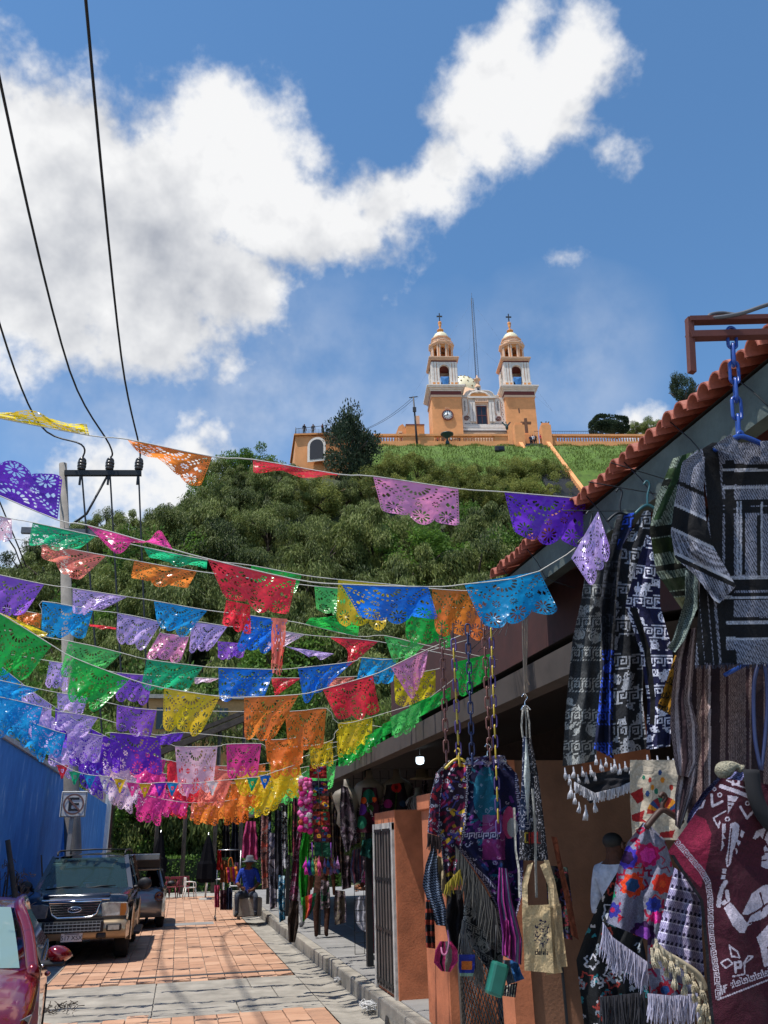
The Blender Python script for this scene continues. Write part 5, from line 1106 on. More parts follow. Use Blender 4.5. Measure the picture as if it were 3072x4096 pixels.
# orange stall pier with slatted metal door
PR = thing('stall_pier', 'orange stall pier with slatted metal door on its street side', 'stall pier', (2.9, 11.7, .2))
q = MB(); q.box((2.70, 11.12, .19), (3.5, 12.32, 2.36)); q.build('pier', M_STALL, PR, bevel=.008)
q = MB(); 
for a, b_ in (((2.665, 11.14, .2), (2.70, 11.22, 2.2)), ((2.665, 12.22, .2), (2.70, 12.31, 2.2)), ((2.664, 11.14, 2.12), (2.699, 12.31, 2.21))): q.box(a, b_)
q.build('door_frame', mat('worn_white_paint', (.45, .44, .42), .7, var=.4, scale=8), PR)
DRm = mat('dull_metal_door', (.13, .11, .10), .6, .3, var=.25)
for k in range(2):
    y0 = 11.225+k*.5; q = MB(); q.box((2.672, y0+.01, .24), (2.69, y0+.49, 2.11)); D = q.build('door_leaf', DRm, PR)
    for j in range(4): q = MB(); q.box((2.66, y0+.03, .3+j*.6), (2.671, y0+.47, .34+j*.6)); q.build('door_rail', M_DST, D)
    for j in range(3): q = MB(); q.box((2.658, y0+.06+j*.17, .26), (2.67, y0+.085+j*.17, 2.1)); q.build('door_slat', M_DST, D)
PR2 = thing('stall_pier', 'orange stall pier behind the hanging red poncho', 'stall pier', (2.9, 9.4, .2))
q = MB(); q.box((2.70, 9.0, .19), (3.2, 9.8, 2.40)); q.build('pier', M_STALL, PR2, bevel=.008); q = MB(); q.box((2.66, 8.95, 2.30), (3.25, 9.85, 2.46)); q.build('cap', M_STALL, PR2, bevel=.008)
PR3 = thing('stall_wall', 'brown orange stall partition wall behind the cream tote bags', 'wall', (4, 7.6, .2))
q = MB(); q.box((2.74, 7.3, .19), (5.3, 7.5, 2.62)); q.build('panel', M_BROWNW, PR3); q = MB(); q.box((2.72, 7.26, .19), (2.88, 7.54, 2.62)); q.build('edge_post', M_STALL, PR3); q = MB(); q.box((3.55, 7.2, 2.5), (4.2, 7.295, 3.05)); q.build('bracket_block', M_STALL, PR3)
q = MB(); q.box((3.16, 7.285, .19), (3.18, 7.298, 1.6)); q.build('gap_shadow_strip', M_BLK, PR3)
# diamond mesh gate below the ponchos
MG = thing('mesh_gate', 'dark diamond mesh gate panel under the hanging bags', 'gate', (2.8, 8.3, .2)); q = MB()
for k in range(26):
    t = k*.09; q.tube([(2.78, 7.6+max(0, t-1.1), .22+min(t, 1.1)), (2.78, 7.6+min(t, 1.25), .22+max(0, t-1.25))], .006, 4); q.tube([(2.78, 8.85-max(0, t-1.1), .22+min(t, 1.1)), (2.78, 8.85-min(t, 1.25), .22+max(0, t-1.25))], .006, 4)
q.build('mesh', M_DST, MG, kind='stuff')
for a, b_ in (((2.76, 7.56, .2), (2.80, 7.62, 1.35)), ((2.76, 8.83, .2), (2.80, 8.89, 1.35)), ((2.76, 7.56, 1.33), (2.80, 8.89, 1.38))): q = MB(); q.box(a, b_); q.build('frame_bar', M_OLDW, MG)
# wire lattice in the stall behind the mannequins
WL = thing('wire_lattice', 'thin black wire display lattice behind the mannequins', 'display rack', (4, 15, .2)); q = MB()
for k in range(26): q.tube([(2.9+k*.16, 14.9, .3), (2.9+k*.16, 14.9, 3.15)], .006, 3)
for k in range(19): q.tube([(2.9, 14.9, .3+k*.16), (6.9, 14.9, .3+k*.16)], .006, 3)
q.build('wires', M_DST, WL, kind='stuff')
# lit bulb
LB = thing('hanging_lamp', 'small lit white lamp hanging in the dark stall', 'lamp', at(1680, 3040, 13.6)); p = at(1680, 3045, 13.6)
ml = bpy.data.materials.new('lamp_glow'); ml.use_nodes = True; bs = ml.node_tree.nodes['Principled BSDF']; bs.inputs['Emission Color'].default_value = (.75, .9, 1, 1); bs.inputs['Emission Strength'].default_value = 2.2
q = MB(); q.lathe([(.02, .07), (.065, .065), (.07, 0), (.055, -.04), (.001, -.055)], 14, p); q.build('globe', ml, LB); q = MB(); q.tube([p+Vector((0, 0, .1)), p+Vector((0, 0, .75))], .008, 5); q.build('cord', M_CAB, LB)
# ------------------------------------------------------------------ chains and hanging frame
def chain(name, label, a, b_, n, cols, r, w_, group='plastic chains'):
    T = thing(name, label, 'chain', b_, 0, group); d = (b_-a)/n; L_ = d.length
    for k in range(n):
        q = MB(); c = a+d*(k+.5); dn = d.normalized(); s = (Vector((1, 0, 0)) if k % 2 == 0 else Vector((.45, .9, 0)).normalized()); h = L_*.62
        pts = []
        for t in np.linspace(0, 2*math.pi, 20)[:-1]:
            cc, ss = math.cos(t), math.sin(t); pts.append(c+s*(w_*cc)+dn*((h-w_)*(1 if ss > 0 else -1)*(abs(ss) > .02)+w_*ss))
        q.tube(pts, r, 6, closed=True); q.build('link', cols[k % len(cols)], T)
    return T
CY = mat('yellow_plastic', (.55, .40, .05), .35, var=.1); CP = mat('purple_plastic', (.10, .06, .22), .35, var=.1); CB = mat('blue_plastic', (.015, .06, .30), .3, var=.1); CRD = mat('brown_red_plastic', (.16, .06, .05), .4, var=.1); CN = mat('navy_plastic', (.02, .03, .10), .4, var=.1)
for (xa, ya, xb, yb, cols, lab) in ((1768,2560,1787,3050,[CRD],'brown red plastic chain, leftmost above the ponchos'), (1813,2560,1838,3060,[CP,CY],'yellow and purple plastic chain above the red poncho'), (1870,2500,1890,3060,[CN],'dark navy plastic chain above the ponchos'), (1933,2480,1962,3040,[CRD],'brown red plastic chain right of the navy one'), (1963,2480,1995,3330,[CP,CY],'long yellow and purple plastic chain hanging before the blue poncho')):
    a, b_ = at(xa, ya, 5.85), at(xb, yb, 5.85); CHN = chain('plastic_chain', lab, a, b_, max(4, int((a-b_).length/.072)), cols, .006, .018).name
    q = MB(); q.tube([a, a+Vector((.02, .05, 3.5-a.z))], .004, 4); q.build('tie_string', M_DST, bpy.data.objects[CHN])
a, b_ = at(2925, 1318, 1.75), at(2955, 1745, 1.75); chain('plastic_chain', 'bright blue plastic chain holding the striped hoodie hanger', a, b_, 6, [CB], .0048, .014)
RP_ = thing('rope', 'frayed tan rope holding the apron hanger', 'rope', at(2100, 2790, 5.7)); q = MB()
for k in range(3): q.tube(smooth_path([at(2090+k*9, 2450, 5.7), at(2092+k*8, 2580, 5.7), at(2097+k*4, 2700, 5.7), at(2100+k*9, 2790-k*25, 5.7)], 4), .006, 5)
q.build('strand', mat('tan_rope', (.30, .22, .16), .95, var=.3), RP_)
BK = thing('steel_hanger_rack', 'red rusty steel frame jutting out above the tile roof', 'frame', at(3072, 1360, 1.75)); YB = 1.75
for (a, b_, wd, nm) in (((2752, 1283), (3300, 1270), .015, 'upper_bar'), ((2755, 1345), (3300, 1330), .020, 'lower_bar')):
    q = MB(); q.beam(at(*a, YB), at(*b_, YB), .03, wd); q.build(nm, M_RUST, BK)
q = MB(); q.beam(at(2757, 1275, YB), at(2768, 1490, YB), .018, .018, (1, 0, 0)); q.build('down_bar', M_RUST, BK)
q = MB(); q.tube(smooth_path([at(3200, 1180, 1.7), at(3060, 1222, 1.7), at(2960, 1255, 1.72), at(2850, 1272, 1.74), at(2840, 1260, 1.76), at(2890, 1252, 1.78), at(2960, 1262, 1.76)], 6), .006, 6); q.build('looped_cable', mat('grey_cable', (.10, .10, .11), .5), BK)
# ------------------------------------------------------------------ cloth: grids between two edges, with woven or printed colours
def atv(SX, SY, Y):
    r = (CR[None]*(SX[:, None]/4-384)-CU[None]*(SY[:, None]/4-512)+CF[None]*FPX)/FPX
    P = r*(Y/r[:, 1])[:, None]; P[:, 2] += CAM_H; return P
def resamp(pts, n):
    p = np.array(pts, float); d = np.concatenate([[0], np.cumsum(np.linalg.norm(np.diff(p, axis=0), axis=1))]); t = np.linspace(0, d[-1], n)
    return np.stack([np.interp(t, d, p[:, 0]), np.interp(t, d, p[:, 1])], 1)
def inpoly(SX, SY, pts):
    m = np.zeros(SX.shape, bool); n = len(pts); j = n-1
    for i in range(n):
        xi, yi = pts[i]; xj, yj = pts[j]
        with np.errstate(divide='ignore', invalid='ignore'): m ^= ((yi > SY) != (yj > SY)) & (SX < (xj-xi)*(SY-yi)/(yj-yi+1e-12)+xi)
        j = i
    return m
def nearline(SX, SY, pts, w_):
    m = np.zeros(SX.shape, bool)
    for (x0, y0), (x1, y1) in zip(pts[:-1], pts[1:]):
        dx, dy = x1-x0, y1-y0; L2 = dx*dx+dy*dy+1e-9; t = np.clip(((SX-x0)*dx+(SY-y0)*dy)/L2, 0, 1); m |= (SX-x0-t*dx)**2+(SY-y0-t*dy)**2 < w_*w_
    return m
def keyband(a, b_, per, h):
    """greek key: a runs along the band, b_ in 0..1 across it"""
    t = (a/per) % 1.0
    K = np.array([[1,1,1,1,1,1,0],[1,0,0,0,0,1,0],[1,0,1,1,0,1,0],[1,0,1,0,0,1,0],[1,0,1,1,1,1,0],[1,0,0,0,0,0,0],[1,0,0,0,0,0,1]])
    return K[np.clip((b_*7).astype(int), 0, 6), np.clip((t*7).astype(int), 0, 6)].astype(bool)
def lc(h): return np.array(hexc(h))
def weave(n, seed=1, lo=.6, hi=1.25): return np.random.default_rng(seed).uniform(lo, hi, (n, 1))
def vnoise(x, y, seed=0):
    r = np.random.default_rng(seed); G = r.uniform(0, 1, (64, 64)); xi, yi = np.floor(x).astype(int), np.floor(y).astype(int); fx, fy = x-xi, y-yi; fx = fx*fx*(3-2*fx); fy = fy*fy*(3-2*fy)
    g_ = lambda a, b_: G[a % 64, b_ % 64]
    return (g_(xi, yi)*(1-fx)+g_(xi+1, yi)*fx)*(1-fy)+(g_(xi, yi+1)*(1-fx)+g_(xi+1, yi+1)*fx)*fy
M_CLOTH = colattr('woven_cloth', .92, .35, 420); M_PRINT = colattr('printed_cloth', .85, .15, 250); M_SHINY = colattr('glossy_print', .45, .1, 100)
def cloth(name, L, R, Y, paint, nu=60, nv=80, amp=.02, waves=2.5, thick=.04, yb=0.0, parent=None, m=None, ph=None, seed=0, sag=0.0, local_col=None):
    """L, R: edge polylines (photo pixels, top to bottom); Y depth; folds amp; closed behind when thick > 0"""
    l, r = resamp(L, nv+1), resamp(R, nv+1); u = np.linspace(0, 1, nu+1); v = np.linspace(0, 1, nv+1); ph = rnd.uniform(0, 6) if ph is None else ph
    U, V = np.meshgrid(u, v); SX = l[:, :1]*(1-U)+r[:, :1]*U; SY = l[:, 1:]*(1-U)+r[:, 1:]*U+sag*np.sin(np.pi*U)*(V > 0)
    fold = amp*np.sin(2*np.pi*(waves*U+.25*np.sin(2.3*V+seed))+ph)*(.35+.65*V)+amp*.5*(vnoise(U*5+seed, V*6+seed*1.7, seed)-.5)*2
    YY = Y+yb*V+fold
    P = atv(SX.ravel(), SY.ravel(), YY.ravel()); n1 = nu+1
    a = (np.arange(nv)[:, None]*n1+np.arange(nu)[None]).ravel(); F_ = np.stack([a, a+n1, a+n1+1, a+1], 1)
    cx_ = SX.ravel()[F_].mean(1); cy_ = SY.ravel()[F_].mean(1); cu_ = U.ravel()[F_].mean(1); cv_ = V.ravel()[F_].mean(1)
    cols = np.clip(paint(cx_, cy_, cu_, cv_), 0, 1)
    if thick > 0:
        mu, mv = max(6, nu//4), max(6, nv//4); us, vs_ = np.linspace(0, 1, mu+1), np.linspace(0, 1, mv+1); ui = np.rint(us*nu).astype(int); vi = np.rint(vs_*nv).astype(int)
        sx2 = SX[np.ix_(vi, ui)]; sy2 = SY[np.ix_(vi, ui)]; y2 = YY[np.ix_(vi, ui)]+.003+thick*np.sin(np.pi*U[np.ix_(vi, ui)])**.7
        P2 = atv(sx2.ravel(), sy2.ravel(), y2.ravel()); b0_ = len(P); m1 = mu+1; a2 = (np.arange(mv)[:, None]*m1+np.arange(mu)[None]).ravel()+b0_
        F2 = np.stack([a2, a2+1, a2+m1+1, a2+m1], 1); P = np.concatenate([P, P2]); F_ = np.concatenate([F_, F2])
        cols = np.concatenate([cols, np.repeat(np.median(cols, 0)[None]*.9, len(F2), 0)])
    return npmesh(name, P, F_, m or M_CLOTH, parent, cols)
def fringe(name, edge, Y, n, length, col, parent, r=.0028, sway=14, seed=1, m=None, clump=0):
    """hanging threads along an edge polyline (photo pixels); length in photo pixels"""
    rr_ = random.Random(seed); e = resamp(edge, n); q = MB()
    for k, (x, y) in enumerate(e):
        if clump: g0 = e[(k//clump)*clump][0]+(e[min(n-1, (k//clump+1)*clump-1)][0]-e[(k//clump)*clump][0])/2
        ln = length*rr_.uniform(.75, 1.15); dx = rr_.uniform(-sway, sway); yy = Y+rr_.uniform(-.02, .02)
        if clump: mids = [(x+(g0-x)*.6, y+ln*.3), (g0+(x-g0)*.5, y+ln*.5), (g0+(x-g0)*.9+dx*.3, y+ln)]
        else: mids = [(x+dx*.2, y+ln*.33), (x+dx*.6+rr_.uniform(-3, 3), y+ln*.66), (x+dx, y+ln)]
        q.tube([at(x, y-2, yy)]+[at(a, b_, yy) for a, b_ in mids], [r, r, r*.9, r*.5], 4, cap=False)
    return q.build(name, m or mat('thread_'+col.strip('#'), col, .95, var=.25, scale=30), parent, kind='stuff')
def tassel(pts, Y, size, col, parent, name='tassel', neck=True):
    m = mat('tassel_'+col.strip('#'), col, .95, var=.2, scale=60, bump=.5, bscale=300)
    for (x, y) in pts:
        q = MB(); c = at(x, y, Y+rnd.uniform(-.02, .02)); s = size*rnd.uniform(.75, 1.2); tl = Vector((rnd.uniform(-.25, .25), rnd.uniform(-.2, .2), 0))*s
        q.lathe([(.003, s*.9), (.004, s*.35), (s*.18, s*.25), (s*.13, s*.1), (s*.19, -s*.1)], 8, c)
        for j in range(11):
            a = j*2.4; r_ = s*.30*(j/11)**.5; e = c+tl+Vector((r_*math.cos(a)*1.25, r_*math.sin(a)*1.25, -s*rnd.uniform(.65, .95))); q.tube([c+Vector((r_*.4*math.cos(a), r_*.4*math.sin(a), s*.12)), c+tl*.4+Vector((r_*math.cos(a), r_*math.sin(a), -s*.35)), e], [s*.07, s*.085, s*.05], 4)
        q.build(name, m, parent)
def solid(h, seed=1, lo=.8, hi=1.15):
    c = lc(h)
    return lambda SX, SY, U, V: c[None]*weave(len(SX), seed, lo, hi)
def hanger(name, label, pts, Y, m, r=.006, group=None):
    """shoulder bar with hook: pts = left end, neck, right end, hook foot ... (photo pixels)"""
    l, n_, r_, hk = pts; T = thing(name, label, 'hanger', at(*n_, Y), 0, group); q = MB(); q.tube(smooth_path([at(*l, Y), at((l[0]+n_[0])/2, (l[1]+n_[1])/2-6, Y), at(*n_, Y), at((r_[0]+n_[0])/2, (r_[1]+n_[1])/2-6, Y), at(*r_, Y)], 4), r, 6); q.build('shoulder_bar', m, T)
    q = MB(); x, y = hk; q.tube(smooth_path([at(*n_, Y), at(n_[0], (n_[1]+y)/2, Y), at(x+8, y, Y), at(x-4, y-16, Y), at(x-16, y-2, Y)], 4), r*.7, 6); q.build('hook', m, T); return T
# ------------------------------------------------------------------ garments hung along the market front
WHT = lc('#c9c9d6'); NAVY = lc('#14162e'); BLK = lc('#0e0e12')
# --- black and white woven hoodie, nearest
HD = thing('striped_hoodie', 'black and white woven striped hoodie on blue hanger at right edge', 'hoodie', at(2950, 2660, 1.75))
def bweave(SX, SY, dark='#090b14', light='#8f91a2', sc=5.0, seed=3):
    ch = ((np.floor(SX/sc+SY/sc*.5)+np.floor(SY/sc)) % 2).astype(float); n = np.random.default_rng(seed).uniform(0, 1, SX.shape); k = np.clip(ch*.62+n*.42, 0, 1)[:, None]; return lc(dark)*(1-k)+lc(light)*k
def p_hood(SX, SY, U, V):
    c = bweave(SX, SY); x = SX-2800; black = np.zeros(SX.shape, bool); white = np.zeros(SX.shape, bool)
    vert = (SX < 2890)|(SY > 2600)|((SX < 2905)&(SY > 2400))
    xs = SX-(SY-1800)*.09
    for c0, w_ in ((2820, 9), (2848, 24), (2790, 10), (2730, 12), (2760, 16)): black |= (abs(xs-c0) < w_)&vert
    body = ~vert
    for y0, h in ((1870, 14), (1905, 34), (2010, 12), (2045, 8), (2030, 5), (2335, 26), (2385, 14), (2480, 10), (2525, 32)): black |= (abs(SY-y0) < h)&body
    black |= (abs(SX-2918) < 18)&(SY > 1840)&(SY < 2560); black |= (abs(SX-2975) < 6)&(SY > 2030)&(SY < 2300); black |= (abs(SX-3035) < 8)&(SY > 2060)&(SY < 2300)
    c[black] = BLK*np.random.default_rng(2).uniform(.6, 1.4, (black.sum(), 1))
    for y0 in (1880, 1950, 2310, 2390, 2490, 2555): white |= (abs(SY-y0) < 6)&body&(SX > 2890)
    for x0 in (2950, 2963, 3047): white |= (abs(SX-x0) < 4)&(SY > 2005)&(SY < 2305)
    c[white] = lc('#a6a8b4')*np.random.default_rng(4).uniform(.5, 1.15, (white.sum(), 1)); return c
cloth('torso', [(2850,1770),(2800,1800),(2835,2050),(2800,2330),(2780,2660)], [(3150,1770),(3230,1830),(3210,2100),(3240,2330),(3260,2655)], 1.72, p_hood, 150, 190, .012, 2, .07, 0, HD)
def p_sleeve(SX, SY, U, V):
    c = bweave(SX, SY, seed=5); d = (SY-2170)*.9+(SX-2740)*(-.42); m = np.zeros(SX.shape, bool); w2 = m.copy()
    for c0, w_ in ((-205, 8), (-110, 8), (-70, 36), (70, 9), (165, 8), (215, 44), (330, 10)): m |= abs(d-c0) < w_
    for c0 in (-120, -28, 55, 155, 268): w2 |= abs(d-c0) < 6
    c[m] = BLK; c[w2] = lc('#a6a8b4')*.9; return c
cloth('sleeve', [(2790,1800),(2728,1850),(2695,2030),(2683,2130),(2700,2230),(2780,2300),(2870,2420)], [(2820,1830),(2815,1950),(2825,2080),(2850,2180),(2890,2250),(2920,2300),(2945,2345)], 1.68, p_sleeve, 70, 120, .010, 1.2, .06, 0, HD)
cloth('collar', [(2923,1735),(2880,1765),(2850,1790)], [(2952,1770),(2958,1820),(2985,1850)], 1.66, lambda SX, SY, U, V: bweave(SX, SY, seed=8), 40, 40, .004, 1, .03, 0, HD)
cloth('collar', [(3040,1765),(3045,1800),(3040,1850)], [(3095,1760),(3110,1790),(3140,1830)], 1.66, lambda SX, SY, U, V: bweave(SX, SY, seed=9), 30, 40, .004, 1, .03, 0, HD)
fringe('hem_fringe', [(2782,2655),(3260,2652)], 1.72, 90, 20, '#2c2e40', HD, .0012, 5, 3)
hanger('clothes_hanger', 'blue plastic hanger inside the striped hoodie', ((2860,1800),(2960,1745),(3090,1800),(2965,1742)), 1.70, CB, .007)
# --- green woven hoodie behind it
GH = thing('green_hoodie', 'green and white woven hoodie half hidden behind the striped hoodie', 'hoodie', at(2700, 2400, 1.95))
def p_green(SX, SY, U, V):
    c = bweave(SX, SY, '#1a2416', '#8f9a8a', 5, 6); d = SY+SX*.12
    for c0, w_, h in ((2250, 14, '#171b14'), (2215, 20, '#2c4020'), (2440, 22, '#15170f'), (2500, 30, '#24300f'), (2590, 12, '#15170f'), (2660, 26, '#23301a'), (2700, 8, '#14160f'), (2740, 26, '#6a6a4c')): c[abs(d-c0) < w_] = lc(h)
    st = abs(((SX-2690)+(SY-1850)*.45)-40) < 14; c[st & (SY < 2080)] = lc('#2a4424'); return c
cloth('torso', [(2690,1835),(2625,1990),(2598,2120),(2625,2290),(2730,2440)], [(2790,1800),(2790,1960),(2770,2150),(2790,2300),(2800,2440)], 1.95, p_green, 70, 120, .012, 2, .05, 0, GH)
cloth('sleeve', [(2740,2280),(2740,2400),(2690,2560),(2668,2590)], [(2790,2290),(2790,2430),(2740,2560),(2700,2610)], 1.9, lambda SX, SY, U, V: bweave(SX, SY, '#2e3a3c', '#93a39d', 5, 7), 26, 60, .006, 1, .05, 0, GH)
# --- beige and brown striped poncho
BP = thing('beige_striped_poncho', 'beige and dark brown vertically striped poncho hanging below the hoodies', 'poncho', at(2850, 3380, 1.98))
def p_beige(SX, SY, U, V):
    t = SX-(SY-2600)*(.0); c = bweave(SX, SY, '#523c3a', '#8a7572', 4, 9)
    for c0, w_, h in ((2770, 16, '#2c1c22'), (2812, 5, '#3a242a'), (2860, 20, '#2c1c22'), (2908, 6, '#3a242a'), (2990, 6, '#3a242a'), (3030, 24, '#2a1a20'), (3090, 10, '#2a1a20'), (2745, 5, '#b8a6a6'), (2838, 5, '#b8a6a6')): c[abs(t-c0) < w_] = lc(h)
    return c*weave(len(SX), 4, .7, 1.15)
cloth('body', [(2760,2640),(2740,2900),(2735,3150),(2760,3320)], [(3200,2640),(3210,2900),(3210,3150),(3200,3350)], 2.0, p_beige, 130, 130, .015, 3, .05, 0, BP)
def p_bsl(SX, SY, U, V):
    c = bweave(SX, SY, '#3a2a30', '#8f7d80', 4, 10); t = U
    c[abs(t-.25) < .07] = lc('#b5a6aa'); c[abs(t-.5) < .12] = lc('#2c1c24'); c[abs(t-.85) < .06] = lc('#b5a6aa'); return c*weave(len(SX), 5, .7, 1.15)
cloth('sleeve', [(2735,2520),(2700,2640),(2685,2800),(2680,2900),(2700,3060),(2710,3100)], [(2785,2510),(2775,2660),(2765,2800),(2790,2900),(2790,3050),(2760,3110)], 1.92, p_bsl, 40, 90, .012, 1.5, .05, 0, BP)
cloth('drape', [(2720,3060),(2700,3180),(2700,3300)], [(2790,3060),(2770,3180),(2720,3320)], 1.95, p_bsl, 40, 60, .010, 1.5, .03, 0, BP)
hanger('clothes_hanger', 'dark blue long plastic hanger on the beige striped poncho', ((2900,2700),(3035,2640),(3120,2700),(3040,2600)), 1.93, CB, .006)
q = MB(); q.tube(smooth_path([at(3035, 2650, 1.9), at(3015, 2750, 1.9), at(3020, 2950, 1.9), at(3045, 3080, 1.9)], 4), .005, 6); q.tube(smooth_path([at(3060, 2650, 1.9), at(3070, 2800, 1.9), at(3060, 2950, 1.9), at(3045, 3080, 1.9)], 4), .005, 6); tag(q.build('hanger_strap', CN), 'dark blue plastic loop hanging over the beige striped poncho', 'strap')
# --- maroon poncho with white woven figures
MP = thing('maroon_poncho', 'maroon poncho with white warrior, bird and key border', 'poncho', at(2950, 4096, 1.75))
def p_mar(SX, SY, U, V):
    n = len(SX); c = lc('#3d1020')[None]*weave(n, 3, .75, 1.2); W_ = lc('#b7adbb'); m = np.zeros(n, bool)
    Z = lambda pts: [(2600+a*.473, 3050+b_*.473) for a, b_ in pts]
    sh = inpoly(SX, SY, Z([(300,540),(380,440),(470,480),(520,600),(500,760),(470,900),(430,1060),(145,760)])); c[sh] = lc('#7d1b38')*weave(sh.sum(), 7, .7, 1.3)  # sunlit shoulder: the brighter magenta is sunlight painted into the cloth
    # key border following the left edge and the hem
    bl = resamp(Z([(215,655),(330,790),(440,920),(490,1010),(510,1150),(515,1400),(530,1550),(565,1800),(580,2000)]), 60)
    d2 = (SX[:, None]-bl[None, :, 0])**2+(SY[:, None]-bl[None, :, 1])**2; k = d2.argmin(1); tg = np.gradient(bl, axis=0); nx_, ny_ = -tg[:, 1], tg[:, 0]; ln = np.hypot(nx_, ny_); off_ = ((SX-bl[k, 0])*nx_[k]+(SY-bl[k, 1])*ny_[k])/ln[k]; along = k*np.hypot(*tg.mean(0))*1.0+((SX-bl[k, 0])*tg[k, 0]+(SY-bl[k, 1])*tg[k, 1])/ln[k]
    h = 22; bb = (off_+h/2)/h; inb = (bb > 0)&(bb < 1)&(SY > 3050+640*.473)&(SY < 3050+2000*.473); m |= inb & keyband(along, bb, 26, h); m |= inb & (bb > .9)
    hl = [Z([(600,1930)])[0], Z([(1010,1790)])[0]]; dx, dy = hl[1][0]-hl[0][0], hl[1][1]-hl[0][1]; L_ = math.hypot(dx, dy); al = ((SX-hl[0][0])*dx+(SY-hl[0][1])*dy)/L_; of = (-(SX-hl[0][0])*dy+(SY-hl[0][1])*dx)/L_; bb = (of+26)/30; inb = (bb > 0)&(bb < 1)&(al > 45)&(al < 400); m |= inb & keyband(al, 1-bb, 30, 30); m |= nearline(SX, SY, Z([(575,2005),(1100,1800)]), 3)
    lines = [([(590,1960),(600,1890),(612,1960)], 3), ([(594,1930),(610,1925)], 2.5), ([(630,1945),(625,1890),(650,1880)], 3), ([(628,1915),(645,1908)], 2.5),
      ([(520,270),(530,370),(610,330)], 5), ([(765,375),(820,470),(890,395)], 5), ([(640,410),(535,470),(580,550),(590,500)], 3), ([(440,330),(400,385),(440,380),(460,320),(430,320)], 4), ([(600,200),(720,240),(870,300)], 8), ([(650,150),(760,200),(860,230)], 3),
      ([(640,1010),(610,1060),(590,1130),(580,1210)], 9), ([(650,1090),(660,1160),(620,1190)], 8), ([(690,110),(720,105),(715,130),(760,130)], 5), ([(700,160),(700,185),(750,185),(750,160)], 5), ([(800,90),(820,90),(815,130)], 5), ([(815,170),(835,200)], 5),
      ([(670,1540),(690,1640),(760,1650),(740,1600),(670,1550)], 3), ([(600,1690),(660,1660),(700,1700),(640,1740),(600,1695)], 3), ([(790,1700),(830,1640),(870,1640),(840,1670),(800,1700),(800,1790),(700,1810)], 3), ([(725,1770),(720,1690),(770,1690),(765,1735),(728,1735)], 5.5)]
    for pts, w_ in lines: m |= nearline(SX, SY, Z(pts), w_)
    for (a, b_, r_) in ((590,275,10),(825,345,10),(875,335,9),(655,478,10),(545,225,8)): d = np.hypot(SX-(2600+a*.473), SY-(3050+b_*.473)); m |= (d < r_)&(d > r_*.5)
    P_ = [[(680,520),(720,500),(755,530),(750,620),(700,760),(680,860),(650,890),(640,820),(660,720)], [(610,515),(640,520),(640,590),(620,600),(640,640),(610,650),(630,700),(600,750),(610,640)], [(770,570),(800,590),(780,640),(760,620)], [(740,650),(770,670),(750,710),(735,690)], [(720,720),(745,740),(730,780)], [(615,900),(650,895),(640,940),(610,935)], [(605,955),(640,950),(635,985),(600,985)],
      [(655,275),(750,290),(660,430)], [(870,640),(900,580),(960,555),(1100,560),(1100,900),(990,900),(940,880),(945,800),(970,780),(960,720),(990,690),(930,620),(890,650)], [(625,1230),(680,1180),(780,1300),(830,1370),(800,1440),(760,1440),(700,1380)], [(780,1280),(860,1110),(960,1040),(1100,1010),(1100,1250),(930,1330),(850,1370),(800,1400),(850,1300)], [(900,1480),(1010,1360),(1100,1340),(1100,1480),(990,1560),(1010,1720),(965,1730),(930,1560)], [(1020,1560),(1100,1500),(1100,1760),(1060,1740)]]
    for pts in P_: m |= inpoly(SX, SY, Z(pts))
    for pts, w_ in (([(800,1310),(900,1260),(1000,1190)], 4), ([(930,1100),(960,1200),(940,1260)], 3), ([(840,1360),(960,1330),(1050,1240)], 3), ([(990,560),(960,650),(1000,720)], 4), ([(945,830),(985,825)], 2.5), ([(970,760),(1000,755)], 3), ([(660,330),(730,340)], 2.5), ([(665,365),(710,370)], 2.5), ([(690,560),(660,860)], 2.5), ([(615,1120),(650,1170)], 2)): m &= ~nearline(SX, SY, Z(pts), w_)
    c[m] = W_*np.random.default_rng(6).uniform(.8, 1.12, (m.sum(), 1)); edge = (U < .025)&(SY > 3420); c[edge] = lc('#16161c'); return c
cloth('body', [(2885,3112),(2830,3180),(2745,3305),(2672,3405),(2720,3480),(2800,3600),(2822,3800),(2830,3950),(2850,4140)], [(3090,3140),(3180,3200),(3240,3300),(3270,3405),(3290,3480),(3300,3600),(3310,3800),(3320,3950),(3330,4140)], 1.62, p_mar, 190, 300, .012, 1.5, .06, 0, MP)
cloth('hood', [(2910,3085),(2870,3110),(2810,3170),(2760,3250),(2745,3290)], [(2990,3090),(2960,3130),(2900,3180),(2840,3240),(2770,3300)], 1.70, lambda SX, SY, U, V: bweave(SX, SY, '#1c1c3e', '#7f80b0', 6, 12), 40, 40, .01, 2, .03, 0, MP)
q = MB(); q.tube(smooth_path([at(2875, 3095, 1.66), at(2905, 3075, 1.66), at(2940, 3062, 1.66), at(2965, 3075, 1.66)], 4), [.012+.006*math.sin(k*.5) for k in range(13)], 10); q.build('knit_toggle', mat('cream_knit', '#a39c86', .95, var=.35, scale=90, bump=.8, bscale=220), MP)
q = MB(); q.tube(smooth_path([at(3005, 3080, 1.6), at(3020, 3180, 1.6), at(3060, 3270, 1.6), at(3120, 3330, 1.6)], 4), .016, 8); q.build('neck_trim', mat('black_trim', '#15151b', .9), MP)
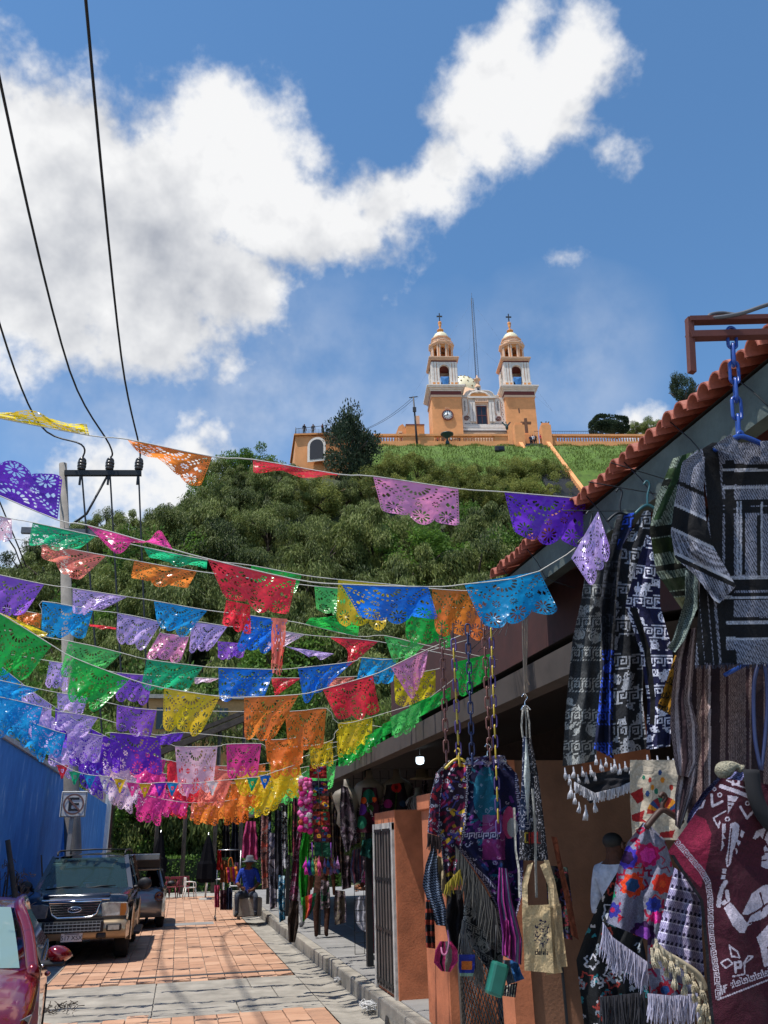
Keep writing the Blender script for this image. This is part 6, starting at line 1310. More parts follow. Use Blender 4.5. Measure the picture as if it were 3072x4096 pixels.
# --- violet openwork shawl with cream pompoms
VS = thing('openwork_shawl', 'violet and white openwork shawl edged with cream pompoms', 'shawl', at(2720, 3900, 1.8))
def p_lace(SX, SY, U, V):
    d = (SY-SX*.22); ph = (d % 46)/46; c = bweave(SX, SY, '#5d5380', '#b3abc9', 4, 14); hol = (ph < .40)&(((SX+d*.3) % 17) < 10)&(ph > .05); c[hol] = lc('#221c3a'); c[abs(ph-.42) < .05] = lc('#cfc9dd'); return c
cloth('body', [(2697,3470),(2680,3540),(2650,3660),(2622,3775)], [(2740,3500),(2805,3610),(2808,3760),(2818,3910)], 1.74, p_lace, 90, 110, .012, 2, .03, 0, VS)
tassel([(2630,3800),(2655,3830),(2612,3835),(2685,3850),(2665,3880),(2712,3870),(2700,3920),(2745,3900),(2740,3945),(2775,3930),(2775,3980),(2808,3965),(2800,4020),(2825,4015),(2810,4065),(2835,4070)], 1.72, .020, '#b3a78f', VS, 'pompom')
q = MB(); q.tube(smooth_path([at(2622, 3780, 1.73), at(2660, 3815, 1.73), at(2720, 3850, 1.73), at(2790, 3900, 1.73), at(2820, 3960, 1.73)], 5), .008, 7); q.build('pompom_cord', mat('cream_cord', '#b3a78f', .95, var=.3, scale=80), VS)
# --- grey poncho embroidered with bright flowers
FP = thing('floral_poncho', 'grey poncho embroidered with bright purple, pink and red flowers', 'poncho', at(2580, 3900, 2.1))
def p_flor(SX, SY, U, V):
    n = len(SX); c = lc('#77778a')[None]*weave(n, 2, .75, 1.2); r = np.random.default_rng(12)
    for k in range(130):
        x, y = r.uniform(2420, 2800), r.uniform(3290, 4000); a = r.uniform(0, 6.3); L_ = r.uniform(12, 30); hx = ('#8c1440', '#a01a3a', '#7a1030', '#b02030')[k % 4]
        pts = [(x, y), (x+L_*math.cos(a), y+L_*math.sin(a)), (x+L_*1.5*math.cos(a+.7), y+L_*1.5*math.sin(a+.7))]; c[nearline(SX, SY, pts, 4.5 if k % 3 else 2.5)] = lc(hx)
    for (x, y, ro, co, ri, ci) in ((2508,3430,44,'#3a2c9c',26,'#2a0c3c'),(2592,3420,46,'#b01a5c',30,'#d63ca0'),(2530,3540,46,'#c63a18',27,'#14406e'),(2650,3535,40,'#b82a1c',14,'#c64420'),(2572,3735,48,'#341244',30,'#7a3a9a'),(2615,3620,30,'#20308e',12,'#1a2470'),(2450,3640,30,'#2a2c86',10,'#a01848'),(2660,3960,34,'#8c1a30',18,'#123a70'),(2625,3670,24,'#c8207c',12,'#e048a8'),(2618,3800,22,'#d02050',10,'#125a8c'),(2440,3580,22,'#0f7a58',8,'#c83a20')):
        a = np.arctan2(SY-y, SX-x); d = np.hypot(SX-x, SY-y); mo = d < ro*(1+.10*np.sin(8*a)); c[mo] = lc(co)*weave(mo.sum(), 4, .7, 1.25); mi = d < ri*(1+.08*np.sin(6*a)); c[mi] = lc(ci)*weave(mi.sum(), 5, .75, 1.2)
    return c
cloth('front', [(2572,3290),(2510,3370),(2470,3480),(2450,3600),(2425,3690)], [(2600,3300),(2660,3360),(2695,3480),(2660,3640),(2640,3780)], 2.08, p_flor, 110, 150, .018, 2, .06, 0, FP)
cloth('side', [(2600,3640),(2590,3720),(2590,3850),(2600,3980)], [(2660,3640),(2660,3760),(2720,3860),(2790,3980)], 2.0, p_flor, 70, 90, .014, 2, .04, 0, FP)
fringe('white_fringe', [(2412,3690),(2450,3750),(2520,3800),(2590,3850)], 2.06, 200, 120, '#a9a6bd', FP, .0013, 26, 5)
fringe('white_fringe', [(2592,3975),(2690,3985),(2790,3975)], 1.99, 170, 110, '#a9a6bd', FP, .0013, 22, 6)
hanger('clothes_hanger', 'dark wooden hanger carrying the floral poncho', ((2585,3310),(2650,3240),(2730,3290),(2655,3190)), 2.06, mat('dark_wood', '#3a2018', .6), .008)
# --- black shawl with outlined flowers
BS = thing('black_floral_shawl', 'black shawl with teal, white and red outlined flowers', 'shawl', at(2420, 4096, 2.45))
def p_outl(SX, SY, U, V, base='#121418', cols_=('#8a93a0', '#2c7a86', '#9a3a34', '#b9b7c0'), n_=90, seed=21, w_=3.2, x0=2280, x1=2600, y0=3450, y1=4150):
    c = lc(base)[None]*weave(len(SX), 3, .7, 1.3); r = np.random.default_rng(seed)
    for k in range(n_):
        x, y = r.uniform(x0, x1), r.uniform(y0, y1); rr_ = r.uniform(10, 34); a0 = r.uniform(0, 6.3); pts = [(x+rr_*math.cos(a0+t)*(.4+.6*abs(math.sin(2.5*t))), y+rr_*math.sin(a0+t)*(.4+.6*abs(math.sin(2.5*t)))) for t in np.linspace(0, r.uniform(2, 6.3), 14)]; c[nearline(SX, SY, pts, w_)] = lc(cols_[k % len(cols_)])
    return c
cloth('body', [(2480,3470),(2400,3600),(2340,3740),(2305,3840),(2340,4130)], [(2560,3470),(2600,3650),(2560,3800),(2590,3900),(2600,4130)], 2.4, p_outl, 90, 150, .02, 2.5, .05, 0, BS)
fringe('dark_fringe', [(2400,3990),(2580,3970)], 2.37, 120, 130, '#2c2c34', BS, .0018, 18, 8)
# --- embroidered white hanging with animals
OT = thing('embroidered_panel', 'white cloth panel embroidered with red birds and a colour fan', 'textile panel', at(2600, 3300, 3.0))
def p_oto(SX, SY, U, V):
    c = lc('#b3a795')[None]*weave(len(SX), 3, .9, 1.08); d = np.hypot(SX-2655, SY-3255); a = np.arctan2(SY-3255, SX-2655); pal = [lc(h) for h in ('#9a2a20', '#c07a1c', '#26406e', '#7a1c2c', '#1e6a52', '#b8501c')]
    fan = (d < 68)&(a < .3)&(d > 14); idx = ((a+math.pi)/.3).astype(int) % 6
    for k in range(6): c[fan&(idx == k)] = pal[k]
    for pts in ([(2520,3175),(2570,3150),(2575,3200),(2550,3215)], [(2525,3260),(2580,3240),(2570,3275),(2590,3290),(2530,3285)], [(2540,3320),(2590,3300),(2580,3330)], [(2640,3330),(2700,3320),(2690,3350),(2640,3350)]): c[inpoly(SX, SY, pts)] = lc('#8e1a1e')
    for x, y, r_, k in ((2590,3175,12,2),(2610,3150,11,1),(2625,3165,12,4),(2600,3120,10,0),(2650,3120,12,1),(2640,3090,11,2),(2685,3150,12,0),(2575,3110,9,4)): c[np.hypot((SX-x)*1.5, SY-y) < r_] = pal[k]
    return c
cloth('panel', [(2520,3040),(2520,3200),(2530,3360)], [(2745,3040),(2750,3200),(2750,3360)], 2.95, p_oto, 90, 110, .012, 2, .0, 0, OT, M_PRINT)
# --- blankets under the eave
def blanket(label, L, R, Y, paint, nu=60, nv=150, amp=.02, waves=1.5, tas=None, tcol='#b9b9c2'):
    T = thing('hanging_blanket', label, 'blanket', at(L[-1][0], L[-1][1], Y), 0, 'blankets hung under the eave'); cloth('blanket_cloth', L, R, Y, paint, nu, nv, amp, waves, .05, 0, T)
    if tas: tassel(tas, Y, .026, tcol, T)
    return T
def p_mayan(base, light, per=120, seed=0, key=True, ang=0.0):
    def f(SX, SY, U, V):
        c = lc(base)[None]*weave(len(SX), 3+seed, .7, 1.3); Lg = lc(light); y = SY+SX*ang+seed*37; b_ = (y % per)/per; x = SX
        m = (b_ < .03)|(abs(b_-.42) < .015); kb = (b_ > .07)&(b_ < .38); m |= kb & keyband(x+seed*11, (b_-.07)/.31, per*.34, 1)
        r = np.random.default_rng(seed); zone = (b_ > .46)
        for k in range(60):
            xx, yy = r.uniform(SX.min(), SX.max()), r.uniform(SY.min(), SY.max()); rr_ = r.uniform(8, 20); d = np.hypot(SX-xx, SY-yy); m |= zone & (abs(d-rr_) < 3); m |= zone & (abs(d-rr_*.45) < 3)
            a = r.uniform(0, 3); m |= zone & nearline(SX, SY, [(xx-24*math.cos(a), yy-24*math.sin(a)), (xx, yy+12), (xx+24*math.cos(a), yy+16)], 3)
        c[m] = Lg*weave(m.sum(), 9, .65, 1.15); return c
    return f
blanket('grey woven blanket with raised figures, leftmost under the eave', [(2345,2270),(2325,2400),(2290,2560),(2262,2850),(2250,3065)], [(2440,2150),(2430,2400),(2412,2600),(2395,2850),(2385,3045)], 3.55, lambda SX, SY, U, V: p_mayan('#3c3e40', '#a8aaa8', 125, 1)(SX, SY, U, V)*(1.15-.3*vnoise(U*6, V*14, 3))[:, None], tas=[(2262+k*17, 3095+(k % 2)*26-k*2) for k in range(8)])
blanket('black blanket with bright blue pattern between grey blankets', [(2470,2060),(2420,2250),(2400,2420),(2410,2650),(2395,2820),(2375,2995)], [(2540,2050),(2500,2250),(2480,2420),(2460,2650),(2455,2850),(2455,3035)], 3.42, lambda SX, SY, U, V: np.where(((SY > 2600)|((SY < 2200)&(U > .4)))[:, None], p_mayan('#141a38', '#3358d0', 130, 4)(SX, SY, U, V), p_mayan('#17181d', '#3a3c44', 110, 2)(SX, SY, U, V)), tas=[(2385, 3040), (2405, 3062), (2425, 3050), (2446, 3072)])
blanket('charcoal blanket with pale key border in the middle of the row', [(2575,2045),(2490,2180),(2465,2400),(2455,2700),(2450,3020)], [(2605,2040),(2590,2250),(2580,2500),(2570,2800),(2590,2995)], 3.30, p_mayan('#1b1d22', '#9a9da6', 140, 5), tas=[(2460, 3060), (2480, 3078), (2502, 3066), (2525, 3080), (2548, 3062), (2570, 3070)])
blanket('navy blanket with bold white key pattern, rightmost of the row', [(2585,2140),(2535,2300),(2500,2420),(2560,2600),(2590,2800),(2585,3000)], [(2640,2150),(2640,2300),(2640,2420),(2690,2600),(2690,2800),(2680,2985)], 3.15, lambda SX, SY, U, V: np.where(((abs(U-.22-.0*V) < .10)&(SY > 2430)&(SY < 2900))[:, None], lc('#08080c'), p_mayan('#14163a', '#d4d5e6', 120, 7)(SX, SY, U, V)), tas=[(2592, 3045), (2612, 3062), (2632, 3048), (2655, 3066), (2675, 3050), (2696, 3060)])
blanket('small ochre and black key patterned cloth beside the beige poncho', [(2700,2620),(2660,2740),(2628,2830)], [(2745,2640),(2725,2760),(2690,2865)], 2.6, p_mayan('#1a1408', '#9a6c14', 60, 3), 30, 40)
TLB = blanket('dark blanket end with white tufted edge below the row', [(2290,3110),(2350,3200),(2360,3215)], [(2620,3050),(2640,3070),(2640,3080)], 3.7, solid('#2a2a30'), 40, 16, .03)
fringe('tufted_edge', [(2300,3130),(2380,3175),(2480,3150),(2640,3075)], 3.66, 240, 34, '#b4b4be', TLB, .004, 10, 9); tassel([(2300,3195),(2318,3230),(2345,3250),(2380,3225),(2285,3165)], 3.64, .03, '#b9b9c2', TLB)
for x, y, Y, lab in ((2590, 2010, 3.3, 'teal plastic hanger over the charcoal blanket'), (2480, 2040, 3.45, 'brown wooden hanger over the blue patterned blanket'), (2360, 2130, 3.6, 'green wire hanger at the left end of the blanket row')):
    hanger('clothes_hanger', lab, ((x-50, y+45), (x, y+10), (x+50, y+45), (x, y-70)), Y, mat('teal_plastic', '#2c5f66', .4) if 'teal' in lab else M_DST, .007)
# --- ponchos on the chains
def p_multi(cols_, seed, x0, x1, y0, y1, dense=150, base='#2a1c30', key='#c9c4d4'):
    def f(SX, SY, U, V):
        c = lc(base)[None]*weave(len(SX), seed, .7, 1.2); r = np.random.default_rng(seed)
        for k in range(dense):
            x, y = r.uniform(x0, x1), r.uniform(y0, y1); a = r.choice([.8, -.8, 2.3, 0])+r.normal()*.2; L_ = r.uniform(10, 34); h = lc(cols_[r.integers(len(cols_))]); c[nearline(SX, SY, [(x, y), (x+L_*math.cos(a), y+L_*math.sin(a))], r.uniform(3, 8))] = h*r.uniform(.7, 1.2)
        for k in range(dense//2):
            x, y = r.uniform(x0, x1), r.uniform(y0, y1); rr_ = r.uniform(5, 12); t = np.linspace(0, r.uniform(3, 8), 12); c[nearline(SX, SY, [(x+rr_*(1-i/14)*math.cos(q_), y+rr_*(1-i/14)*math.sin(q_)) for i, q_ in enumerate(t)], 1.8)] = lc(key)*r.uniform(.5, 1)
        kb = (U < .09)|(U > .93); c[kb] = np.where(keyband(SY[kb], U[kb]*11 % 1, 26, 1)[:, None], lc(key)*.8, lc('#241c38')); return c
    return f
RPN = thing('red_patterned_poncho', 'red and magenta patterned poncho, left of the chain hung ponchos', 'poncho', at(1800, 3550, 6.0))
cloth('front', [(1795,3040),(1742,3095),(1735,3250),(1760,3360),(1775,3480),(1790,3550)], [(1870,3055),(1875,3150),(1865,3300),(1840,3420),(1815,3520),(1800,3555)], 5.95, p_multi(('#a02030', '#7a1840', '#b03a6a', '#c8a030', '#4a4a90', '#802048'), 3, 1710, 1880, 3030, 3570), 70, 120, .04, 2, .06, 0, RPN)
cloth('sleeve', [(1745,3090),(1722,3180),(1715,3260),(1710,3330)], [(1775,3100),(1762,3200),(1758,3290),(1755,3345)], 5.9, p_multi(('#a02030', '#601838', '#402048', '#b02838'), 5, 1700, 1780, 3080, 3350, 50), 26, 50, .02, 1, .06, 0, RPN)
fringe('dark_fringe', [(1712,3335),(1760,3350)], 5.88, 26, 60, '#2a1c1c', RPN, .006, 8, 3); fringe('bright_fringe', [(1785,3540),(1840,3480)], 5.88, 20, 55, '#8a7a20', RPN, .006, 10, 4)
BPN = thing('blue_patterned_poncho', 'navy, teal and purple patterned poncho with grey fringe on the chains', 'poncho', at(1950, 3650, 6.0))
def p_blue(SX, SY, U, V):
    c = p_multi(('#1c3f78', '#22708c', '#5a2a78', '#1a1a4c', '#7a3a8a', '#14143c'), 8, 1820, 2100, 3020, 3660, 170, '#16163a', '#b9b4d0')(SX, SY, U, V)
    tl = np.hypot((SX-1945)/1.0, (SY-3180)/2.2) < 52; c[tl] = c[tl]*.45+lc('#1f7f9c')*.55; pk = (SX > 1930)&(SX < 2020)&(SY > 3260)&(SY < 3440); c[pk] = c[pk]*.5+lc('#b03a86')*.5
    nv_ = (SX > 1975)&(SX < 2060)&(SY > 3080)&(SY < 3180); c[nv_] = lc('#12123a'); c[(SX > 2020)&(SY > 3340)&(SY < 3470)] = lc('#12123c')
    pe = np.hypot((SX-2038)/1.0, (SY-3290)/2.3) < 28; c[pe] = lc('#b8406e'); we = np.hypot((SX-2050)/1.0, (SY-3310)/1.8) < 22; c[we] = lc('#9a9a9a')
    for y0, sl in ((3330, 0), (3420, .9)):
        b_ = (SY-y0-(SX-1850)*sl)/26; k = (b_ > 0)&(b_ < 1)&(SX < 2000); c[k] = np.where(keyband(SX[k], b_[k], 28, 1)[:, None], lc('#c5bfd8')*.85, lc('#241c50'))
    return c
cloth('front', [(1880,3035),(1855,3140),(1835,3300),(1822,3385),(1870,3440),(1940,3540),(2000,3650)], [(2010,3030),(2070,3100),(2092,3250),(2095,3400),(2092,3500),(2090,3580),(2060,3690)], 5.98, p_blue, 110, 160, .05, 2.5, .07, 0, BPN)
cloth('collar', [(1868,3030),(1855,3060)], [(2020,3020),(2030,3060)], 5.9, p_multi(('#8a7aa8', '#3a2a60', '#b0a8c0'), 9, 1850, 2030, 3015, 3065, 40, '#3a3058'), 50, 14, .03, 3, .05, 0, BPN)
fringe('grey_fringe', [(1822,3385),(1870,3450),(1935,3550),(1990,3650)], 5.93, 260, 150, '#54524f', BPN, .0035, 26, 6)
hanger('clothes_hanger', 'yellow plastic hanger in the red patterned poncho', ((1780,3075),(1830,3035),(1880,3060),(1835,3010)), 5.92, CY, .010); hanger('clothes_hanger', 'white wire hanger in the blue patterned poncho', ((1890,3055),(1950,3025),(2030,3050),(1955,2990)), 5.92, M_CHR, .006)
GPN = thing('grey_patterned_poncho', 'grey and white key patterned poncho below the blue one', 'poncho', at(1950, 3880, 6.05))
cloth('front', [(1862,3560),(1852,3680),(1880,3780),(1930,3850),(1985,3920)], [(2000,3600),(2010,3700),(2015,3800),(2010,3870),(2000,3930)], 6.06, lambda SX, SY, U, V: p_mayan('#1d1d22', '#8f8d8a', 90, 6, ang=-.55)(SX, SY, U, V), 70, 110, .04, 2, .06, 0, GPN)
fringe('grey_fringe', [(1850,3680),(1880,3790),(1930,3860)], 6.0, 170, 110, '#6a6764', GPN, .0035, 22, 7)
AP = thing('printed_apron', 'black apron printed with squiggles and coloured letters, white ties', 'apron', at(2140, 3445, 5.6))
def p_apron(SX, SY, U, V):
    c = lc('#1a1a20')[None]*weave(len(SX), 3, .8, 1.2); n = vnoise(SX/7, SY/7, 5); c[(abs(n-.5) < .055)] = lc('#8d8b92'); b_ = (SX > 2098)&(SX < 2165)&(SY > 3325)&(SY < 3378); c[b_] = lc('#2a2226')
    L_ = {'C': [[(9,2),(1,2),(1,18),(9,18)]], 'H': [[(1,1),(1,19)],[(9,1),(9,19)],[(1,10),(9,10)]], 'O': [[(1,1),(9,1),(9,19),(1,19),(1,1)]], 'L': [[(1,1),(1,19),(9,19)]]}
    for k, (ch, h) in enumerate(zip('CHOL', ('#a08a30', '#a03028', '#b0303a', '#8c2a2a'))):
        for ln in L_[ch]: c[nearline(SX, SY, [(2100+k*16+a*1.25, 3328+b2*2.3) for a, b2 in ln], 2.6)] = lc(h)
    fl = (SX < 2105+(SY-2950)*.05)&(SY < 3320); c[fl] = c[fl]*.0+np.where((abs(vnoise(SX/9, SY/9, 8)-.5) < .06)[:, None], lc('#9a9aa8'), lc('#152440'))[fl]
    w_ = (abs(SX-2108-(SY-3100)*.02) < 13*np.clip(1-abs(SY-3110)/190, 0, 1)); c[w_] = lc('#c2c8c4'); return c
cloth('body', [(2090,2945),(2088,3080),(2080,3250),(2077,3440)], [(2122,2945),(2150,3080),(2172,3250),(2194,3445)], 5.55, p_apron, 90, 150, .02, 1.5, .04, 0, AP, M_PRINT)
for pts, wd in (([(2092,2830),(2086,2900),(2092,2950)], 8), ([(2108,2830),(2118,2900),(2120,2950)], 7), ([(2100,2825),(2104,2880),(2106,2950)], 6), ([(2056,3230),(2062,3400),(2076,3480),(2078,3590)], 9), ([(2130,3155),(2140,3300),(2142,3420),(2146,3590)], 10)):
    cloth('tie', [(a-wd/2, b_) for a, b_ in pts], [(a+wd/2, b_) for a, b_ in pts], 5.5, solid('#a8a49c'), 4, 30, .006, .5, 0, 0, AP, M_PRINT)
hanger('clothes_hanger', 'thin wire hanger holding the apron', ((2085,2840),(2100,2822),(2122,2840),(2102,2790)), 5.56, M_CHR, .005)
# --- cream tote bags
TB = thing('tote_bag', 'cream canvas tote bag with printed pattern and lettering, front one', 'bag', at(2180, 3890, 5.5), 0, 'cream tote bags')
def p_tote(SX, SY, U, V):
    c = lc('#bfa780')[None]*weave(len(SX), 3, .93, 1.06); n = vnoise(SX/6, SY/7, 15); blob = np.hypot((SX-2168)/34, (SY-3735)/58) < 1; c[blob&(abs(n-.5) < .10)] = lc('#2a2440')
    tx = {'c': [[(6,5),(1,5),(1,12),(6,12)]], 'h': [[(1,0),(1,12)],[(1,6),(5,6),(5,12)]], 'o': [[(1,5),(5,5),(5,12),(1,12),(1,5)]], 'l': [[(2,0),(2,12)]], 'u': [[(1,5),(1,12),(5,12),(5,5)]], 'a': [[(1,6),(5,6),(5,12),(1,12),(1,9),(5,9)]]}
    for k, ch in enumerate('cholula'):
        for ln in tx[ch]: c[nearline(SX, SY, [(2141+k*7.6+a*1.05, 3797+b_*1.75) for a, b_ in ln], 1.7)] = lc('#17131f')
    return c
cloth('front', [(2088,3622),(2090,3700),(2096,3800),(2098,3882)], [(2200,3618),(2204,3700),(2210,3800),(2216,3893)], 5.42, p_tote, 110, 150, .012, 1, .05, 0, TB, M_PRINT)
cloth('gusset', [(2196,3620),(2200,3700),(2206,3800),(2184,3900)], [(2222,3616),(2224,3700),(2230,3800),(2250,3890)], 5.44, solid('#a88f6c', 2, .93, 1.05), 16, 40, .01, 1, .0, 0, TB, M_PRINT)
for x0, x1 in ((2118, 2100), (2168, 2205)): cloth('handle', [(x0-8, 3460), (x1-14, 3540), (x1-9, 3630)], [(x0+14, 3450), (x1+10, 3540), (x1+12, 3630)], 5.38, solid('#c2aa84', 4, .93, 1.05), 6, 30, .006, .5, 0, 0, TB, M_PRINT)
TB2 = thing('tote_bag', 'cream canvas tote bag mostly hidden behind the printed one', 'bag', at(2250, 3870, 5.6), 0, 'cream tote bags')
cloth('front', [(2205,3618),(2210,3750),(2220,3872)], [(2243,3614),(2254,3740),(2270,3866)], 5.52, solid('#ad9674', 5, .93, 1.05), 20, 40, .01, 1, .04, 0, TB2, M_PRINT); cloth('handle', [(2175,3440),(2195,3530),(2215,3625)], [(2195,3440),(2222,3530),(2240,3625)], 5.5, solid('#b59c78', 6, .93, 1.05), 6, 26, .006, .5, 0, 0, TB2, M_PRINT)
# --- other hanging pieces low down
def piece(name, label, cat, L, R, Y, paint, nu=40, nv=60, amp=.03, waves=2, thick=.05, m=None):
    T = thing(name, label, cat, at(L[-1][0], L[-1][1], Y)); cloth('cloth', L, R, Y, paint, nu, nv, amp, waves, thick, 0, T, m); return T
piece('striped_blouse', 'blue black finely striped top hanging below the red poncho', 'top', [(1735,3360),(1702,3460),(1690,3540),(1715,3620),(1745,3700)], [(1748,3400),(1752,3480),(1765,3560),(1785,3640),(1782,3705)], 6.1, lambda SX, SY, U, V: np.where((((SY+SX*.2) % 11) < 5)[:, None], lc('#7a8aa4'), lc('#15182a')))
piece('cream_cloth', 'plain cream cloth behind the red poncho', 'cloth', [(1745,3420),(1735,3500),(1728,3560)], [(1790,3440),(1800,3510),(1802,3585)], 6.2, solid('#a89a80'))
piece('striped_bag_strap', 'orange and black striped woven bag at far left of the ponchos', 'bag', [(1702,3600),(1700,3680),(1704,3790)], [(1722,3600),(1738,3680),(1742,3795)], 6.1, lambda SX, SY, U, V: np.where((((SY) % 46) < 18)[:, None], lc('#8c3422'), lc('#18141a')))
piece('navy_garment', 'dark garment hanging between the ponchos and the pier', 'garment', [(1790,3560),(1780,3700),(1800,3800)], [(1850,3560),(1862,3700),(1850,3820)], 6.3, solid('#16131a'))
piece('pink_strap', 'bundle of magenta and purple striped straps on the ponchos', 'strap', [(1995,3470),(1990,3600),(2010,3740),(2008,3820)], [(2030,3475),(2050,3600),(2090,3760),(2085,3860)], 5.8, lambda SX, SY, U, V: np.stack([lc(('#7a2a7a', '#a02c84', '#3a2a5a', '#8a98b4', '#b03a8c', '#2a1c3a')[int(k)]) for k in (U*11.9).astype(int) % 6]) if True else None, 40, 60, .02, 3)
piece('purple_tassel', 'thick magenta tassel hanging in front of the ponchos', 'tassel', [(2018,3680),(2014,3740),(2012,3820)], [(2034,3680),(2042,3740),(2040,3825)], 5.7, lambda SX, SY, U, V: np.where(((U*9 % 1) < .5)[:, None], lc('#b0388e'), lc('#7a2468')), 24, 40)
piece('woven_bag', 'steel blue woven shoulder bag under the magenta straps', 'bag', [(2012,3840),(2020,3900),(2030,3940)], [(2070,3840),(2085,3890),(2098,3915)], 5.9, lambda SX, SY, U, V: np.where((U < .45)[:, None], lc('#4a5564'), lc('#1d4f86'))*weave(len(SX), 2, .8, 1.2))
piece('striped_bag', 'white and navy striped bag at the bottom of the ponchos', 'bag', [(1985,3950),(1985,3980)], [(2070,3930),(2062,3990)], 5.95, lambda SX, SY, U, V: np.where(((U*8 % 1) < .5)[:, None], lc('#a8a89c'), lc('#20203a')))
PBg = thing('pink_drawstring_bag', 'pink striped drawstring bag with grey band', 'bag', at(1780, 3885, 5.9)); cloth('body', [(1760,3765),(1742,3800),(1735,3850),(1765,3885)], [(1805,3765),(1830,3800),(1832,3845),(1800,3888)], 5.9, lambda SX, SY, U, V: np.where((abs(U-.62) < .14)[:, None], lc('#7d7468'), np.where((abs(U-.3) < .06)[:, None], lc('#1c1418'), lc('#a82a5c')))*weave(len(SX), 2, .8, 1.15), 40, 40, .02, 2, .10, 0, PBg)
q = MB(); q.tube(smooth_path([at(1765, 3790, 5.84), at(1770, 3815, 5.82), at(1785, 3815, 5.82), at(1795, 3770, 5.84), at(1790, 3720, 5.88)], 4), .006, 6); q.build('cord', mat('pink_cord', '#b06a8a', .9), PBg)
BPc = thing('square_pouch', 'small blue square pouch with orange patch', 'pouch', at(1870, 3915, 5.85)); cloth('body', [(1836,3818),(1834,3870),(1840,3905)], [(1900,3818),(1900,3870),(1892,3905)], 5.85, lambda SX, SY, U, V: np.where(((abs(U-.5) < .32)&(abs(V-.5) < .2))[:, None], lc('#b05c24'), np.where((V > .86)[:, None], lc('#6f8a7a'), lc('#1f2a78'))), 40, 40, .01, 1, .08, 0, BPc); q = MB(); q.tube([at(1850, 3820, 5.85), at(1853, 3740, 5.9), at(1860, 3700, 5.95)], .004, 5); q.build('cord', M_BLK, BPc)
GBx = thing('green_pouch', 'teal green boxy pouch among the fringes', 'pouch', at(1985, 3965, 5.85)); q = MB(); c = at(1985, 3915, 5.85); Mx = Matrix.Translation(c) @ Matrix.Rotation(.35, 4, 'Y'); q.box((-.05, -.04, -.10), (.06, .05, .10), Mx); q.build('body', mat('teal_vinyl', '#1f6a5e', .5, var=.2), GBx, bevel=.02); q = MB(); q.tube([c+Vector((0, 0, .1)), at(1985, 3700, 5.85)], .006, 5); q.build('strap', M_DST, GBx)
DBg = thing('black_embroidered_bag', 'black embroidered shoulder bag with brown strap behind the totes', 'bag', at(2280, 3780, 6.2)); cloth('body', [(2180,3460),(2190,3600),(2200,3740)], [(2270,3470),(2290,3620),(2290,3760)], 6.2, lambda SX, SY, U, V: p_outl(SX, SY, U, V, '#111015', ('#3a4a44', '#6a2430', '#44406a'), 40, 31, 3, 2170, 2300, 3450, 3770), 50, 60, .03, 2, .06, 0, DBg)
cloth('strap', [(2205,3345),(2225,3440),(2260,3600),(2285,3740)], [(2228,3350),(2245,3440),(2285,3600),(2315,3760)], 6.1, solid('#5a2a18'), 6, 40, .01, .5, 0, 0, DBg)
# ------------------------------------------------------------------ papel picado: cut paper flags on strings across the street
PAL = {'yellow': (.86,.58,.02), 'orange': (.95,.22,.03), 'red': (.88,.035,.06), 'pink': (.92,.30,.56), 'magenta': (.92,.06,.34), 'purple': (.15,.03,.56), 'violet': (.30,.11,.62), 'lavender': (.56,.41,.84), 'blue': (.006,.17,.72), 'sky blue': (.008,.34,.72), 'green': (.015,.46,.06), 'light green': (.10,.58,.13), 'emerald': (.008,.45,.19), 'pale pink': (.92,.58,.70), 'coral': (.95,.22,.16), 'white': (.8,.8,.83)}
def flagmat(nm):
    key = 'foil_'+nm
    if key in MATS: return MATS[key]
    m = bpy.data.materials.new(key); m.use_nodes = True; nt = m.node_tree; b = nt.nodes['Principled BSDF']; o = nt.nodes['Material Output']; c = PAL[nm]
    t = nt.nodes.new('ShaderNodeTexCoord'); n = nt.nodes.new('ShaderNodeTexNoise'); n.inputs['Scale'].default_value = 9; n.inputs['Detail'].default_value = 3; nt.links.new(t.outputs['Object'], n.inputs['Vector'])
    vo = nt.nodes.new('ShaderNodeTexVoronoi'); vo.inputs['Scale'].default_value = 17; nt.links.new(n.outputs['Color'], vo.inputs['Vector']) if False else nt.links.new(t.outputs['Object'], vo.inputs['Vector'])
    ad = nt.nodes.new('ShaderNodeMath'); ad.operation = 'MULTIPLY_ADD'; nt.links.new(n.outputs['Fac'], ad.inputs[0]); ad.inputs[1].default_value = 1.6; nt.links.new(vo.outputs['Distance'], ad.inputs[2])
    bp = nt.nodes.new('ShaderNodeBump'); bp.inputs['Strength'].default_value = .24; bp.inputs['Distance'].default_value = .03; nt.links.new(ad.outputs[0], bp.inputs['Height']); nt.links.new(bp.outputs[0], b.inputs['Normal'])
    b.inputs['Base Color'].default_value = c+(1,); b.inputs['Roughness'].default_value = .24; b.inputs['Specular IOR Level'].default_value = .6
    tr = nt.nodes.new('ShaderNodeBsdfTranslucent'); tr.inputs[0].default_value = tuple(min(1, x*1.35+.015) for x in c)+(1,); mx_ = nt.nodes.new('ShaderNodeMixShader'); mx_.inputs[0].default_value = .60
    nt.links.new(b.outputs[0], mx_.inputs[1]); nt.links.new(tr.outputs[0], mx_.inputs[2]); nt.links.new(mx_.outputs[0], o.inputs['Surface']); MATS[key] = m; return m
